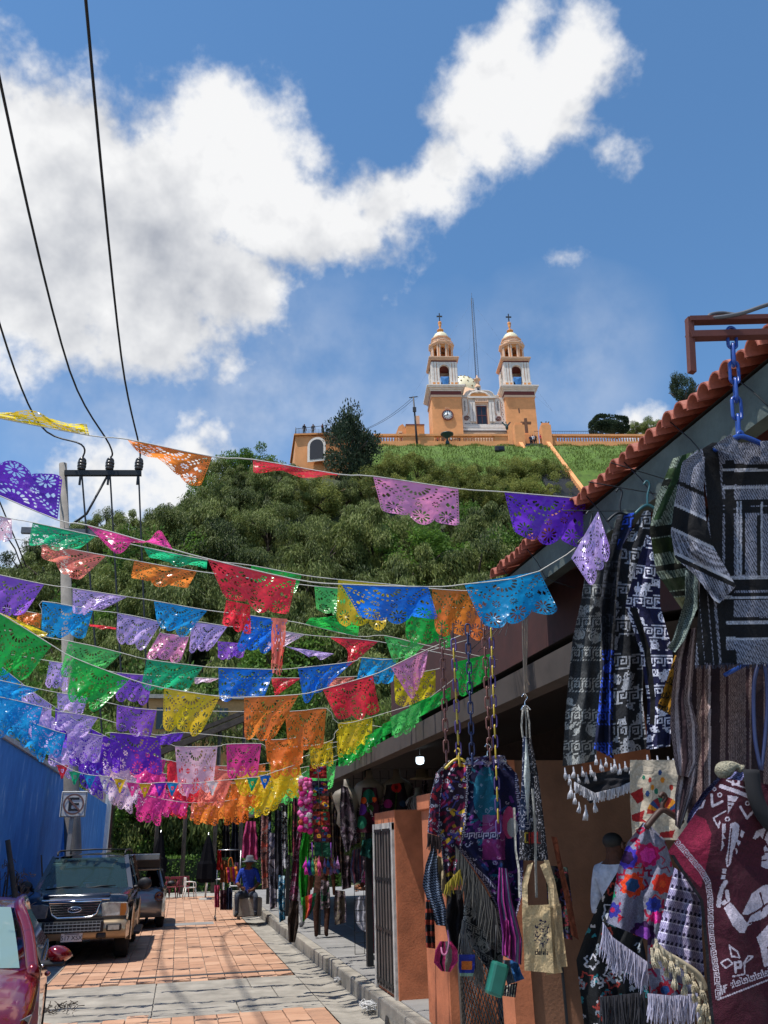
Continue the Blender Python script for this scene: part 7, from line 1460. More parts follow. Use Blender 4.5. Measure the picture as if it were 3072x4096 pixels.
def holes(U, V):
    """True where paper remains; u across, v down; sheet 1.36 : 1"""
    x = (U-.5)*1.36; y = V
    keep = V < .84+.16*np.sqrt(np.clip(1-((3*U) % 1*2-1)**2, 0, 1))
    cut = np.zeros(U.shape, bool)
    def rose(cx_, cy_, r0, r1, n, half=False, w_=.42):
        d = np.hypot(x-cx_, y-cy_); a = np.arctan2(y-cy_, x-cx_); t = (d-r0)/(r1-r0); s = np.abs(np.sin(a*n/2)); c = (d > r0)&(d < r1)&(s > 1-w_*np.sin(np.pi*np.clip(t, 0, 1))**.7)
        return c&(a > .1)&(a < math.pi-.1) if half else c
    for k in (-1, 0, 1): cut |= rose(k*.453, .80, .045, .15, 10)
    cut |= rose(0, .08, .15, .24, 17, True, .5); d = np.hypot(x, y-.08); a = np.arctan2(y-.08, x); cut |= (abs(d-.33) < .016)&(np.sin(a*26) > .1)&(a > 0)
    for s in (-1, 1):
        for k in range(5):
            ex, ey = s*(.60-.055*k), .13+.055*k; cut |= (np.hypot((x-ex+s*.03)/1.6, y-ey+.02) < .017)|(np.hypot(x-ex-s*.012, (y-ey-.035)/1.6) < .017)
        cut |= np.hypot((x-s*.60)/1.0, (y-.09)/.6) < .035; cut |= rose(s*.30, .50, .02, .075, 8); cut |= (abs(x-s*.5)+abs(y-.47)*.6 < .04)|(abs(x-s*.58)+abs(y-.5)*.6 < .035)
    cut |= rose(0, .54, .02, .07, 8)
    for k in range(9): cut |= np.hypot(x+.6-.15*k, y-.65-.012*math.sin(k*2)) < .012
    ed = (np.minimum(x+.68, .68-x) < .035)&(np.minimum(x+.68, .68-x) > .015)&(np.sin(y*95) > .35); cut |= ed
    cut |= (abs(V-(.80+.16*np.sqrt(np.clip(1-((3*U) % 1*2-1)**2, 0, 1)))) < .012)&(np.sin(U*150) > .2)
    return keep & ~(cut & (V > .045))
FLAGG = 'cut paper flags strung over the street'
def flag(col, tl, tr, br, bl, Y, label, amp=.05, tri=False, mid=0.0, seed=0, res=None, group=FLAGG):
    """corners in photo pixels; the sheet billows in depth"""
    wpx = max(math.hypot(tr[0]-tl[0], tr[1]-tl[1]), math.hypot(br[0]-bl[0], br[1]-bl[1]))/4
    nu = int(np.clip(wpx*1.35, 14, 110)) if res is None else res; nv = max(10, int(nu*.8)); u, v = np.linspace(0, 1, nu+1), np.linspace(0, 1, nv+1); U, V = np.meshgrid(u, v)
    P = [np.array(q_, float) for q_ in (tl, tr, br, bl)]
    S = (P[0][None, None]*(1-U)[..., None]+P[1][None, None]*U[..., None])*(1-V)[..., None]+(P[3][None, None]*(1-U)[..., None]+P[2][None, None]*U[..., None])*V[..., None]
    sz = wpx*4; S[..., 0] += sz*.022*np.sin(6.3*V+seed)*V*np.sin(np.pi*U); S[..., 1] += sz*(.032*np.sin(2*np.pi*U*1.5+seed)*V**1.5+mid*np.sin(np.pi*U)*V)
    YY = Y+amp*(np.sin(2*np.pi*(U*1.4+V*.5)+seed)*V+.6*(vnoise(U*4+seed, V*4+seed*2, seed)-.5)*V+.12*(vnoise(U*14+seed, V*12, seed+3)-.5))+amp*1.2*math.sin(seed*2.1)*V**1.3
    co = atv(S[..., 0].ravel(), S[..., 1].ravel(), YY.ravel()); n1 = nu+1; a = (np.arange(nv)[:, None]*n1+np.arange(nu)[None]).ravel(); F_ = np.stack([a, a+n1, a+n1+1, a+1], 1)
    fu, fv = U.ravel()[F_].mean(1), V.ravel()[F_].mean(1)
    k = (abs(fu-.5) < .5*(1-fv))&~((np.hypot(fu-.5, fv-.35) < .12)&(np.abs(np.sin(4*np.arctan2(fv-.35, fu-.5))) > .5)) if tri else holes(fu, fv)
    o = npmesh('paper_flag', co, F_[k], flagmat(col)); c = co.mean(0); o.data.transform(Matrix.Translation(-Vector(c))); o.location = Vector(c)
    return tag(o, label, 'paper flag', group)
ORD = ['first', 'second', 'third', 'fourth', 'fifth', 'sixth', 'seventh', 'eighth', 'ninth', 'tenth', 'eleventh', 'twelfth', 'thirteenth', 'fourteenth', 'fifteenth']
M_STR = mat('white_string', (.55, .54, .50), .8, var=.1)
# (depth, name, start, end, flags: colour, top left, top right, bottom right, bottom left)
STRINGS = [
 (5.5, 'topmost string', (-260,1610), (2420,2003), [('yellow',(-90,1655),(357,1742),(345,1690),(-90,1622)), ('orange',(508,1757),(848,1827),(800,1962),(540,1790)), ('red',(1012,1838),(1350,1897),(1346,1912),(1014,1888)), ('pink',(1492,1905),(1833,1955),(1838,2118),(1530,2055)), ('purple',(2018,1968),(2342,1996),(2335,2195),(2060,2150))]),
 (5.7, 'second string from the top', (-320,1880), (2440,2085), [('purple',(-120,1935),(230,2080),(252,1900),(-120,1815)), ('magenta',(345,2100),(692,2198),(640,2125),(470,2215)), ('red',(830,2235),(1184,2318),(1150,2475),(905,2400)), ('blue',(1367,2337),(1712,2347),(1755,2480),(1450,2490)), ('sky blue',(1857,2337),(2157,2285),(2240,2445),(1940,2525))]),
 (7.4, 'third string from the top', (-300,2010), (2110,2330), [('pale pink',(-90,2045),(46,2075),(50,2165),(-90,2165)), ('emerald',(131,2090),(384,2145),(310,2205),(112,2183)), ('emerald',(574,2188),(829,2240),(826,2278),(600,2238)), ('green',(1005,2262),(1207,2300),(1180,2372),(1010,2330)), ('yellow',(1353,2318),(1560,2338),(1540,2520),(1345,2495)), ('orange',(1728,2355),(1916,2362),(1945,2560),(1742,2535))]),
 (7.9, 'fourth string from the top', (-300,2090), (2050,2430), [('coral',(169,2175),(424,2223),(310,2335),(165,2228)), ('orange',(538,2242),(788,2285),(745,2360),(522,2318)), ('light green',(1258,2345),(1440,2362),(1450,2470),(1266,2450)), ('green',(1625,2420),(1780,2430),(1810,2590),(1622,2565))]),
 (8.6, 'fifth string from the top', (-300,2240), (1990,2640), [('violet',(-70,2285),(177,2337),(90,2470),(-60,2462)), ('lavender',(291,2353),(510,2387),(400,2440),(290,2465)), ('sky blue',(616,2403),(830,2441),(735,2550),(628,2500)), ('blue',(997,2461),(1150,2484),(1075,2610),(942,2600)), ('green',(1220,2497),(1431,2546),(1440,2480),(1245,2462)), ('light green',(1535,2542),(1699,2580),(1640,2640),(1575,2650))]),
 (9.6, 'sixth string from the top', (-300,2385), (1900,2640), [('orange',(76,2440),(168,2455),(160,2515),(66,2480)), ('sky blue',(169,2405),(372,2441),(338,2553),(166,2545)), ('lavender',(470,2452),(645,2490),(575,2600),(465,2565)), ('pink',(640,2530),(757,2546),(720,2652),(580,2632)), ('lavender',(768,2488),(910,2505),(845,2600),(755,2612)), ('pale pink',(1100,2520),(1220,2539),(1130,2592),(1050,2610)), ('red',(1317,2548),(1513,2566),(1385,2675),(1395,2600))]),
 (9.1, 'seventh string from the top', (-300,2470), (1870,2560), [('light green',(274,2564),(487,2612),(400,2690),(237,2715)), ('emerald',(588,2637),(812,2666),(745,2765),(563,2755)), ('blue',(874,2670),(1098,2678),(1052,2800),(876,2800)), ('blue',(1191,2672),(1410,2647),(1330,2730),(1217,2816)), ('sky blue',(1448,2630),(1585,2636),(1570,2740),(1425,2722))]),
 (8.2, 'eighth string from the top', (-300,2330), (1990,2480), [('green',(-40,2432),(208,2581),(100,2717),(-60,2690)), ('green',(295,2631),(519,2716),(388,2846),(266,2792)), ('yellow',(656,2752),(880,2786),(800,2945),(650,2915)), ('orange',(976,2789),(1195,2778),(1095,2965),(977,2957)), ('red',(1290,2757),(1490,2700),(1522,2860),(1352,2884)), ('pink',(1563,2668),(1712,2597),(1700,2685),(1650,2812))]),
 (11.0, 'ninth string from the top', (-300,2560), (1950,2620), [('lavender',(198,2644),(275,2655),(270,2765),(178,2745)), ('violet',(468,2690),(612,2702),(590,2820),(462,2800)), ('pale pink',(775,2710),(878,2714),(860,2725),(780,2735)), ('red',(1085,2712),(1205,2712),(1100,2790),(1090,2740)), ('coral',(1300,2712),(1420,2706),(1400,2760),(1310,2760)), ('yellow',(1575,2700),(1742,2678),(1742,2810),(1582,2830))]),
 (11.6, 'tenth string from the top', (-300,2650), (1900,2740), [('sky blue',(-40,2712),(158,2756),(85,2792),(20,2790)), ('lavender',(228,2770),(352,2790),(330,2860),(230,2840)), ('violet',(468,2819),(627,2840),(600,2960),(464,2922)), ('orange',(1140,2847),(1305,2833),(1292,3000),(1152,2990)), ('yellow',(1352,2892),(1490,2868),(1487,2980),(1360,3000))]),
 (12.4, 'twelfth string from the top', (-300,2790), (1500,2950), [('sky blue',(-20,2850),(120,2885),(110,2965),(-20,2945)), ('sky blue',(125,2890),(262,2935),(240,3040),(130,2990)), ('lavender',(270,2915),(412,2945),(395,3060),(265,3030)), ('purple',(440,2930),(640,2952),(650,3105),(450,3080)), ('pale pink',(700,2985),(870,2985),(850,3165),(715,3185)), ('magenta',(905,2977),(1045,2975),(1030,3105),(910,3115)), ('orange',(1075,2998),(1205,2985),(1198,3105),(1085,3112))]),
 (12.0, 'eleventh string from the top', (-300,2730), (1800,2960), [('sky blue',(10,2790),(170,2828),(152,2912),(-15,2905)), ('lavender',(230,2845),(392,2870),(335,2960),(222,2918)), ('purple',(620,2940),(735,2930),(720,2965),(640,2985)), ('orange',(1060,2960),(1215,2950),(1210,3060),(1070,3060)), ('yellow',(1235,2985),(1330,2960),(1335,3060),(1245,3075)), ('yellow',(1345,2925),(1440,2895),(1440,3010),(1350,3030))]),
]
for si, (Y, nm, st, en, fl) in enumerate(STRINGS):
    pts = [st]
    for f in fl: pts += [f[1], f[2]]
    pts.append(en); q = MB(); q.tube(smooth_path([at(a, b_, Y) for a, b_ in pts], 3), .0045, 5); tag(q.build('flag_string', M_STR), f'thin white string, the {nm}, carrying cut paper flags', 'string')
    seen = {}
    for k, (c, tl, tr, br, bl) in enumerate(fl):
        flag(c, tl, tr, br, bl, Y, f'{c} cut paper flag, {ORD[k]} from left on the {nm}', .05, seed=si*7+k)
flag('coral', (1085,2470), (1150,2476), (1125,2705), (1085,2690), 7.6, 'narrow twisted coral strip hanging under the red foil flag', .07, seed=77); flag('red', (905,2400), (1000,2420), (1005,2545), (886,2500), 5.9, 'red flap with a large flower hanging under the red foil flag', .05, seed=78)
flag('red', (355,2495), (466,2510), (462,2520), (358,2508), 9.8, 'thin red folded cut paper strip left of the lavender flag', .03, seed=79); flag('violet', (870,2565), (990,2575), (970,2630), (872,2640), 9.9, 'crumpled violet cut paper flag under the blue one at centre', .06, seed=80); flag('lavender', (1140,2585), (1335,2615), (1290,2635), (1225,2620), 9.9, 'thin lavender cut paper flag folded along its string', .04, seed=81); flag('yellow', (0,2450), (192,2533), (180,2550), (20,2480), 8.5, 'yellow sliver of a cut paper flag above the big green one', .04, seed=82)
flag('lavender', (2285,2232), (2392,2045), (2445,2210), (2365,2345), 3.0, 'lavender cut paper flag twisted against the blankets at right', .05, seed=83)
flag('green', (1815,2650), (1960,2615), (1955,2760), (1840,2790), 7.3, 'green cut paper flag hanging behind the plastic chains', .05, seed=84)
flag('light green', (1560,2870), (1680,2810), (1690,2900), (1575,2960), 9.0, 'light green cut paper flag nearest the lamp under the canopy edge', .05, seed=85)
# green flags along the eave
for k in range(9):
    t = k/8; x, y = 1720-(1720-1400)*t, 2790+(3000-2790)*t; Y = 9.5+3.0*t; w_ = 165-70*t; flag('green', (x-w_*.5, y+w_*.2), (x+w_*.5, y-w_*.25), (x+w_*.5, y+w_*.45), (x-w_*.5, y+w_*.75), Y, f'green cut paper flag, {ORD[k]} from the camera in the row under the eave', .05, seed=90+k)
q = MB(); q.tube([at(1850, 2690, 8.9), at(1720, 2790, 9.5), at(1560, 2895, 11), at(1400, 3000, 12.5), at(1330, 3030, 13)], .004, 5); tag(q.build('flag_string', M_STR), 'thin string under the eave carrying the row of green flags', 'string')
# distant rows, strung from the blue wall to the stalls
COLS = ['sky blue', 'sky blue', 'lavender', 'purple', 'pale pink', 'magenta', 'red', 'coral', 'orange', 'yellow', 'light green']
for k, Y in enumerate((12.9, 14.0, 15.2, 16.6, 18.2, 20.0, 22.2, 24.6, 27.2)):
    xl, xr, zl, zr, sg = -3.3, 2.45, 4.85+rnd.uniform(-.2, .2), 3.45+rnd.uniform(-.3, .2), rnd.uniform(.75, 1.25)
    zf = lambda x: zl+(zr-zl)*((x-xl)/(xr-xl))-sg*4*((x-xl)/(xr-xl))*(1-(x-xl)/(xr-xl))
    q = MB(); q.tube([(x, Y, zf(x)) for x in np.linspace(xl, xr, 24)], .004, 4); tag(q.build('flag_string', M_STR), f'thin white string of the {ORD[k]} distant row of flags', 'string', 'strings of the distant flag rows')
    for j, c in enumerate(COLS):
        if rnd.random() < .12: continue
        xc = xl+.12+j*.525+rnd.uniform(-.06, .06); w_ = .225; h = rnd.uniform(.36, .46); dx = rnd.uniform(-.10, .10); cc = c if rnd.random() > .12 else COLS[min(10, max(0, j+rnd.choice((-1, 1))))]
        P4 = [proj(p) for p in ((xc-w_, Y, zf(xc-w_)), (xc+w_, Y, zf(xc+w_)), (xc+w_+dx*.8, Y, zf(xc+w_)-h), (xc-w_+dx, Y, zf(xc-w_)-h*rnd.uniform(.85, 1.05)))]
        flag(cc, *P4, Y, f'{cc} cut paper flag, {ORD[j]} from left in the {ORD[k]} distant row', .09, seed=200+k*13+j, group='distant rows of cut paper flags')
TRIC = ['red', 'emerald', 'sky blue', 'white', 'yellow', 'magenta', 'yellow', 'purple', 'sky blue', 'pink', 'white', 'coral', 'yellow', 'emerald', 'blue']
tp = [(250,3060),(300,3085),(360,3100),(420,3105),(480,3115),(530,3130),(580,3135),(640,3130),(690,3130),(750,3135),(850,3125),(905,3120),(960,3115),(1010,3110),(1060,3100)]
q = MB(); q.tube(smooth_path([at(200, 3035, 12.2)]+[at(a, b_, 12.2) for a, b_ in tp]+[at(1180, 3060, 12.2)], 2), .004, 4); tag(q.build('flag_string', M_STR), 'thin string carrying the small triangular pennants', 'string')
for k, ((x, y), c) in enumerate(zip(tp, TRIC)): flag(c, (x-24, y), (x+24, y+2), (x+22, y+62), (x-26, y+60), 12.2, f'small {c} triangular pennant, {ORD[k]} from the left in its row', .03, True, seed=300+k, group='triangular pennants')
# ------------------------------------------------------------------ people
def person(name, label, loc, rot, J, cols, hair='#1a120d', height=1.0, group=None, hat=None, subd=2, hands=False, extra=None):
    """J: joint overrides (metres, facing -y); cols: top, trousers, skin, shoes. One skinned body, coloured by the nearest limb"""
    j = dict(pel=(0,0,.93), spi=(0,0,1.15), che=(0,0,1.36), nek=(0,0,1.50), hed=(0,-.02,1.60), top=(0,-.01,1.68), sL=(-.18,0,1.42), eL=(-.25,.02,1.13), wL=(-.26,-.06,.88), hL=(-.26,-.10,.78), sR=(.18,0,1.42), eR=(.25,.02,1.13), wR=(.26,-.06,.88), hR=(.26,-.10,.78), pL=(-.09,0,.88), kL=(-.10,-.02,.49), aL=(-.10,.02,.09), tL=(-.11,-.15,.035), pR=(.09,0,.88), kR=(.10,-.02,.49), aR=(.10,.02,.09), tR=(.11,-.15,.035)); j.update(J)
    R_ = dict(pel=.14, spi=.125, che=.15, nek=.055, hed=.095, top=.07, sL=.07, sR=.07, eL=.048, eR=.048, wL=.034, wR=.034, hL=.028, hR=.028, pL=.105, pR=.105, kL=.066, kR=.066, aL=.046, aR=.046, tL=.036, tR=.036)
    E_ = [('pel','spi','t'),('spi','che','t'),('che','nek','t'),('nek','hed','s'),('hed','top','s')]
    for s in 'LR': E_ += [('che','s'+s,'t'),('s'+s,'e'+s,'t'),('e'+s,'w'+s,'f'),('w'+s,'h'+s,'s'),('pel','p'+s,'p'),('p'+s,'k'+s,'p'),('k'+s,'a'+s,'p'),('a'+s,'t'+s,'b')]
    nm = list(j); me = bpy.data.meshes.new('b'); me.from_pydata([j[k] for k in nm], [(nm.index(a), nm.index(b_)) for a, b_, _ in E_], []); ob = bpy.data.objects.new('b', me); COL.objects.link(ob)
    md = ob.modifiers.new('s', 'SKIN'); sv = me.skin_vertices[0].data
    for i, k in enumerate(nm): sv[i].radius = (R_[k]*(1.25 if k in ('che', 'pel') else 1), R_[k]*(.8 if k in ('che', 'spi', 'pel') else 1)); sv[i].use_root = (k == 'pel')
    ms = ob.modifiers.new('d', 'SUBSURF'); ms.levels = subd; ms.render_levels = subd
    dg = bpy.context.evaluated_depsgraph_get(); ev = ob.evaluated_get(dg); m2 = bpy.data.meshes.new_from_object(ev); bpy.data.objects.remove(ob)
    n = len(m2.polygons); ce = np.zeros(n*3); m2.polygons.foreach_get('center', ce); ce = ce.reshape(-1, 3); best = np.full(n, 9e9); ci = np.zeros(n, int); key = 'tfspb'
    for a, b_, c in E_:
        A, B_ = np.array(j[a]), np.array(j[b_]); d = B_-A; t = np.clip(((ce-A)@d)/(d@d), 0, 1); dist = np.linalg.norm(ce-A-t[:, None]*d, axis=1)/max(R_[a], R_[b_]); k = dist < best; best[k] = dist[k]; ci[k] = key.index(c)
        if b_ == 'nek': ci[k & (t > .72)] = key.index('s')
    CC = np.array([lc(cols[0]), lc(cols[4] if len(cols) > 4 else cols[2]), lc(cols[2]), lc(cols[1]), lc(cols[3])]); fc = CC[ci]
    ca = m2.color_attributes.new('print', 'FLOAT_COLOR', 'CORNER'); lt = np.zeros(n, int); m2.polygons.foreach_get('loop_total', lt); cc = np.ones((lt.sum(), 4), dtype=np.float32); cc[:, :3] = np.repeat(fc, lt, 0); ca.data.foreach_set('color', cc.ravel())
    m2.polygons.foreach_set('use_smooth', [True]*n); m2.materials.append(colattr('clothing_and_skin', .8, .1, 60)); m2.name = 'body'
    T = thing(name, label, 'person', loc, rot, group, height); o = bpy.data.objects.new('body', m2); link(o, T, True)
    h = Vector(j['hed']); up = Vector(j['top'])-h
    q = MB(); q.ball(h+Vector((0, .026, .035)), (.090, .085, .070), 12, 8); q.build('hair', mat('hair_'+hair.strip('#'), hair, .7, var=.3, scale=60), T, local=True)
    if subd > 1:
        
        for nm_, c_, r_ in (('nose', (0, -.100, -.005), (.016, .022, .026)), ('ear', (-.090, .005, 0), (.014, .025, .034)), ('ear', (.090, .005, 0), (.014, .025, .034))): q = MB(); q.ball(h+Vector(c_), r_, 8, 6); q.build(nm_, mat('skin_'+cols[2].strip('#'), cols[2], .6, var=.1), T, local=True)
        q = MB()
        for s in (-1, 1): q.ball(h+Vector((s*.036, -.092, .018)), (.013, .007, .008), 6, 5)
        q.box((h.x-.026, h.y-.094, h.z-.052), (h.x+.026, h.y-.085, h.z-.046)); q.build('eyes_and_mouth', mat('face_dark', '#2a1512', .6), T, local=True)
    if hands:
        for s in 'LR':
            w_, e_ = Vector(j['w'+s]), Vector(j['h'+s]); d = (e_-w_).normalized(); sd = d.cross(Vector((0, 1, 0))).normalized() if abs(d.y) < .9 else Vector((1, 0, 0)); nn = d.cross(sd); q = MB()
            for k, (o_, l) in enumerate(((-.03, .07), (-.01, .08), (.01, .075), (.03, .06))): b0_ = w_+d*.08+sd*o_; q.tube([b0_, b0_+d*l*.5+nn*.006, b0_+d*l+nn*.02], [.010, .009, .007], 6)
            q.tube([w_+d*.03-sd*.03, w_+d*.06-sd*.06, w_+d*.09-sd*.065], [.011, .010, .008], 6); q.build('fingers', mat('skin_'+cols[2].strip('#'), cols[2], .6, var=.1), T, local=True)
    if hat:
        q = MB(); c = h+Vector((0, .01, .06)); q.lathe([(.001, .12), (.07, .115), (.10, .06), (.108, 0), (.19, -.03), (.20, -.035), (.19, -.042), (.1, -.02)], 20, c); q.build('hat', mat('hat_'+hat.strip('#'), hat, .85, var=.15), T, local=True)
    return T
SK, SK2 = '#8a5a3e', '#6b4430'
# seated man in blue, at the kerb
pm = at(990, 3600, 25.5)
person('person', 'seated man in blue shirt and grey brimmed hat beside the bag rack', (pm.x, 25.5, .20), rad(-12), dict(pel=(0,.12,.50), spi=(0,.08,.72), che=(0,.02,.96), nek=(0,-.02,1.11), hed=(.03,-.06,1.21), top=(.03,-.05,1.30), sL=(-.19,.02,1.02), eL=(-.27,-.08,.76), wL=(-.12,-.28,.66), hL=(-.04,-.34,.64), sR=(.19,.02,1.02), eR=(.29,-.06,.76), wR=(.16,-.28,.60), hR=(.08,-.34,.58), pL=(-.10,.05,.48), kL=(-.22,-.36,.50), aL=(-.20,-.32,.10), tL=(-.22,-.50,.05), pR=(.10,.05,.48), kR=(.24,-.34,.48), aR=(.24,-.28,.10), tR=(.27,-.45,.05)), ('#1c3a9c', '#3c4350', SK2, '#1b1b1e'), hat='#5c5f66', hands=True, height=1.12)
b = MB(); b.box((pm.x-.35, 25.45, .19), (pm.x+.4, 26.1, .66)); tag(b.build('stone_block', M_CONC2, bevel=.03), 'low concrete block the man in blue sits on', 'seat')
# woman in pink, mostly hidden by the door pier
pw = atZ(1476, 3832, .2)
person('person', 'woman in pink floral top and pink trousers beside the slatted door', (pw.x+.12, pw.y, .2), rad(-70), dict(eL=(-.27,-.06,1.14), wL=(-.12,-.30,1.10), hL=(-.04,-.36,1.10), eR=(.27,-.06,1.14), wR=(.10,-.30,1.08), hR=(.03,-.36,1.08), nek=(0,-.04,1.50), hed=(0,-.10,1.58), top=(0,-.10,1.66)), ('#c25a86', '#c8305e', SK, '#b9b9bb'), hands=True, height=.98)
T = thing('white_tray', 'white scalloped tray cloth held beside the woman in pink', 'cloth', (pw.x-.3, pw.y, .9)); cloth('cloth', [(1425,3590),(1418,3640),(1425,3690),(1440,3715)], [(1462,3580),(1465,3640),(1466,3700),(1466,3730)], pw.y-.15, solid('#b9bac8', 2, .95, 1.05), 20, 40, .02, 2, .03, 0, T, M_PRINT)
# people walking in the shade behind the hanging goods
pb_ = atZ(1285, 3752, .2); person('person', 'person in brown clothes standing behind the hanging purses', (pb_.x, pb_.y, .2), rad(170), dict(kL=(-.12,-.04,.49), kR=(.11,.03,.49)), ('#4a2c20', '#3e241a', SK2, '#0e0d0d'), height=1.0)
pg = atZ(1210, 3712, .2); person('person', 'walking person in grey trousers behind the hanging shawls', (pg.x, pg.y, .2), rad(200), dict(kL=(-.10,-.12,.50), aL=(-.10,-.18,.10), tL=(-.11,-.34,.05), kR=(.10,.06,.49), aR=(.10,.22,.11), tR=(.11,.08,.04)), ('#4b4d58', '#77787c', SK2, '#55565a'), height=1.0)
# person in jeans between the SUV and the grey car
pj = atZ(615, 3700, 0); person('person', 'person in dark top and blue jeans standing behind the dark SUV', (pj.x-.05, pj.y, 0), rad(185), dict(kL=(-.11,-.03,.49), kR=(.14,-.03,.49), aR=(.17,.03,.09), tR=(.19,-.14,.035)), ('#15171f', '#24406e', SK2, '#8d8d90'), height=.98)
# man in a white shirt inside the stall
ps = at(2455, 3420, 6.5); person('person', 'man in white shirt inside the stall behind the floral poncho', (ps.x, 6.5, ps.z-1.42), rad(112), dict(hed=(0,-.03,1.62), top=(0,-.02,1.70)), ('#a9aec0', '#2a2c34', '#4a2c20', '#141416'), height=.92, hair='#0d0a09')
# visitors on the church terrace and the roof terrace
TP = [(520,1215,yT+2,'#a02a28','red top','leftmost'),(565,1215,yT+2.3,'#15161c','black top','second from left'),(595,1215,yT+2,'#2c3a6a','blue top','third from left, pointing'),(630,1215,yT+2.1,'#c9c9cc','white top','fourth from left'),(664,1215,yT+2.6,'#b8a090','beige top','fifth from left'),(693,1215,yT+2,'#17181e','dark jacket','rightmost'),(1220,1300,yT-.3,'#17181c','black top','left of the brown cross'),(1296,1312,yT-.4,'#1c2440','navy top','left of the group on the steps'),(1315,1305,yT-.3,'#c0c0c8','white top','middle of the group on the steps'),(1335,1306,yT-.2,'#15161c','black jacket','right of the group on the steps'),(1384,1300,yT-.2,'#b02c4a','pink top','under the right winged statue')]
for k, (zx, zy, yl, c, t, pos) in enumerate(TP):
    p = cw(zx, zy, yl); wpos = CO+Matrix.Rotation(CANG, 3, 'Z') @ Vector((p.x, yl, 0)); rail = k < 6; z = (CO.z+zm1-.3) if rail else (CO.z+p.z-.1)
    if rail: z = CO.z+zt_-1.05
    person('person', f'tiny visitor in {t} on the church terrace, {pos}' + (' behind the balustrade' if rail else ''), (wpos.x, wpos.y, z), CANG+rnd.uniform(-.5, .5), {} if k != 2 else dict(eR=(.40,-.02,1.38), wR=(.62,-.05,1.42), hR=(.70,-.05,1.42)), (c, '#23262e', SK, '#111111'), height=1.12, subd=1, group='visitors on the terrace')
for k, (sx, sy, c, lab) in enumerate(((1217, 1742, '#15161c', 'dark figure leaning at the corner of the convent roof'), (1252, 1742, '#1a1b20', 'dark figure with hat standing on the convent roof'), (1290, 1742, '#8a4038', 'small figure in red behind the convent roof railing'), (1335, 1742, '#17181c', 'dark figure near the tree on the convent roof'))):
    p = at(sx, sy, 104-(sx-1170)*.0138+.9); person('person', lab, (p.x, p.y, p.z-.15), rnd.uniform(-1, 1), {}, (c, '#17181c', SK2, '#111111'), height=1.15, subd=1, group='visitors on the convent roof')
# ------------------------------------------------------------------ goods of the farther stalls
def p_flowers(base, seed, n_=14, x=None):
    def f(SX, SY, U, V):
        c = lc(base)[None]*weave(len(SX), seed, .8, 1.2); r = np.random.default_rng(seed)
        for k in range(n_):
            u, v, s = r.uniform(.1, .9), r.uniform(.1, .9), r.uniform(.08, .16); h = ('#b02a2a', '#c8501c', '#1f5a9a', '#7a2a8a', '#d09a20', '#1c6a58', '#c03a6a')[r.integers(7)]; d = np.hypot((U-u), (V-v)); c[d < s] = lc(h)*r.uniform(.8, 1.1); c[d < s*.35] = lc('#3a2a20')
        return c
    return f
PU = thing('purse_stack', 'vertical string of small embroidered purses with bright flowers', 'purses', at(1290, 3480, 12.6))
for k, (y0, y1, base) in enumerate(((3060,3112,'#7a1820'),(3122,3172,'#2a1a3a'),(3182,3235,'#7a3a28'),(3245,3300,'#7a2420'),(3305,3365,'#4a1428'),(3370,3425,'#0f4a34'))): cloth('purse', [(1237+k*4, y0), (1238+k*4, y1)], [(1306+k*4, y0+2), (1308+k*4, y1+2)], 12.6, p_flowers(base, 40+k, 9 if k != 5 else 0), 26, 22, .01, 1, .07, 0, PU, M_PRINT)
q = MB(); q.tube([at(1270, 3040, 12.55), at(1290, 3430, 12.55)], .006, 4); q.build('hanging_cord', M_DST, PU)
PG = thing('pompom_garland', 'garlands of pink, white and coloured pompoms beside the purses', 'garland', at(1220, 3330, 12.4)); PC = [mat('pompom_'+h.strip('#'), h, .95, var=.2, scale=60, bump=.6, bscale=120) for h in ('#c2287e', '#d86aa8', '#c9c3c0', '#c2287e', '#d03a8c', '#3a58a0', '#b04a30')]
for s in range(3):
    for k in range(17):
        c = at(1205+s*17+rnd.uniform(-4, 4), 3115+k*12.5+s*4, 12.35+rnd.uniform(-.05, .05)); q = MB(); q.ball(c, rnd.uniform(.035, .05), 8, 6); q.build('pompom', PC[rnd.randrange(5) if s else rnd.randrange(7)], PG)
def tassels(label, x, y, Y, hs):
    T = thing('tassel_cluster', label, 'tassels', at(x, y+50, Y)); q = MB(); q.tube([at(x-2, y-70, Y), at(x, y-10, Y)], .008, 5); q.build('cord', mat('violet_cord', '#6a2a8a', .9), T)
    for k in range(10): h = hs[k % len(hs)]; tassel([(x-26+(k % 5)*13, y+10+(k//5)*26)], Y+rnd.uniform(-.03, .03), .085, h, T)
tassels('bright cluster of pink, blue and green tassels under the purses', 1250, 3440, 12.3, ('#c2249a', '#2a2f9a', '#1c7a5a', '#b0884a', '#c04a7a')); tassels('duller cluster of lilac and blue tassels right of the purses', 1325, 3440, 12.5, ('#9a6aa0', '#2a5a8a', '#8a4a3a', '#7a6a9a'))
def strip(label, L, R, Y, paint, cat='scarf', name='hanging_scarf', nu=24, nv=60, amp=.05, waves=1.6, th=.04, group='scarves and shawls of the far stalls'):
    T = thing(name, label, cat, at(L[-1][0], L[-1][1], Y), 0, group); cloth('cloth', L, R, Y, paint, nu, nv, amp, waves, th, 0, T); return T
strip('bright green long scarf hanging beside the purses', [(1222,3285),(1198,3400),(1195,3540),(1205,3620)], [(1240,3290),(1236,3420),(1232,3540),(1222,3625)], 13.0, solid('#1f8a1c'))
strip('rolled maroon patterned shawl left of the green scarf', [(1190,3330),(1170,3450),(1155,3600)], [(1210,3335),(1205,3450),(1190,3605)], 13.4, p_multi(('#7a2a4a', '#5a1c38', '#8a4a6a'), 6, 1150, 1215, 3330, 3610, 60, '#4a1a30', '#a88a98'))
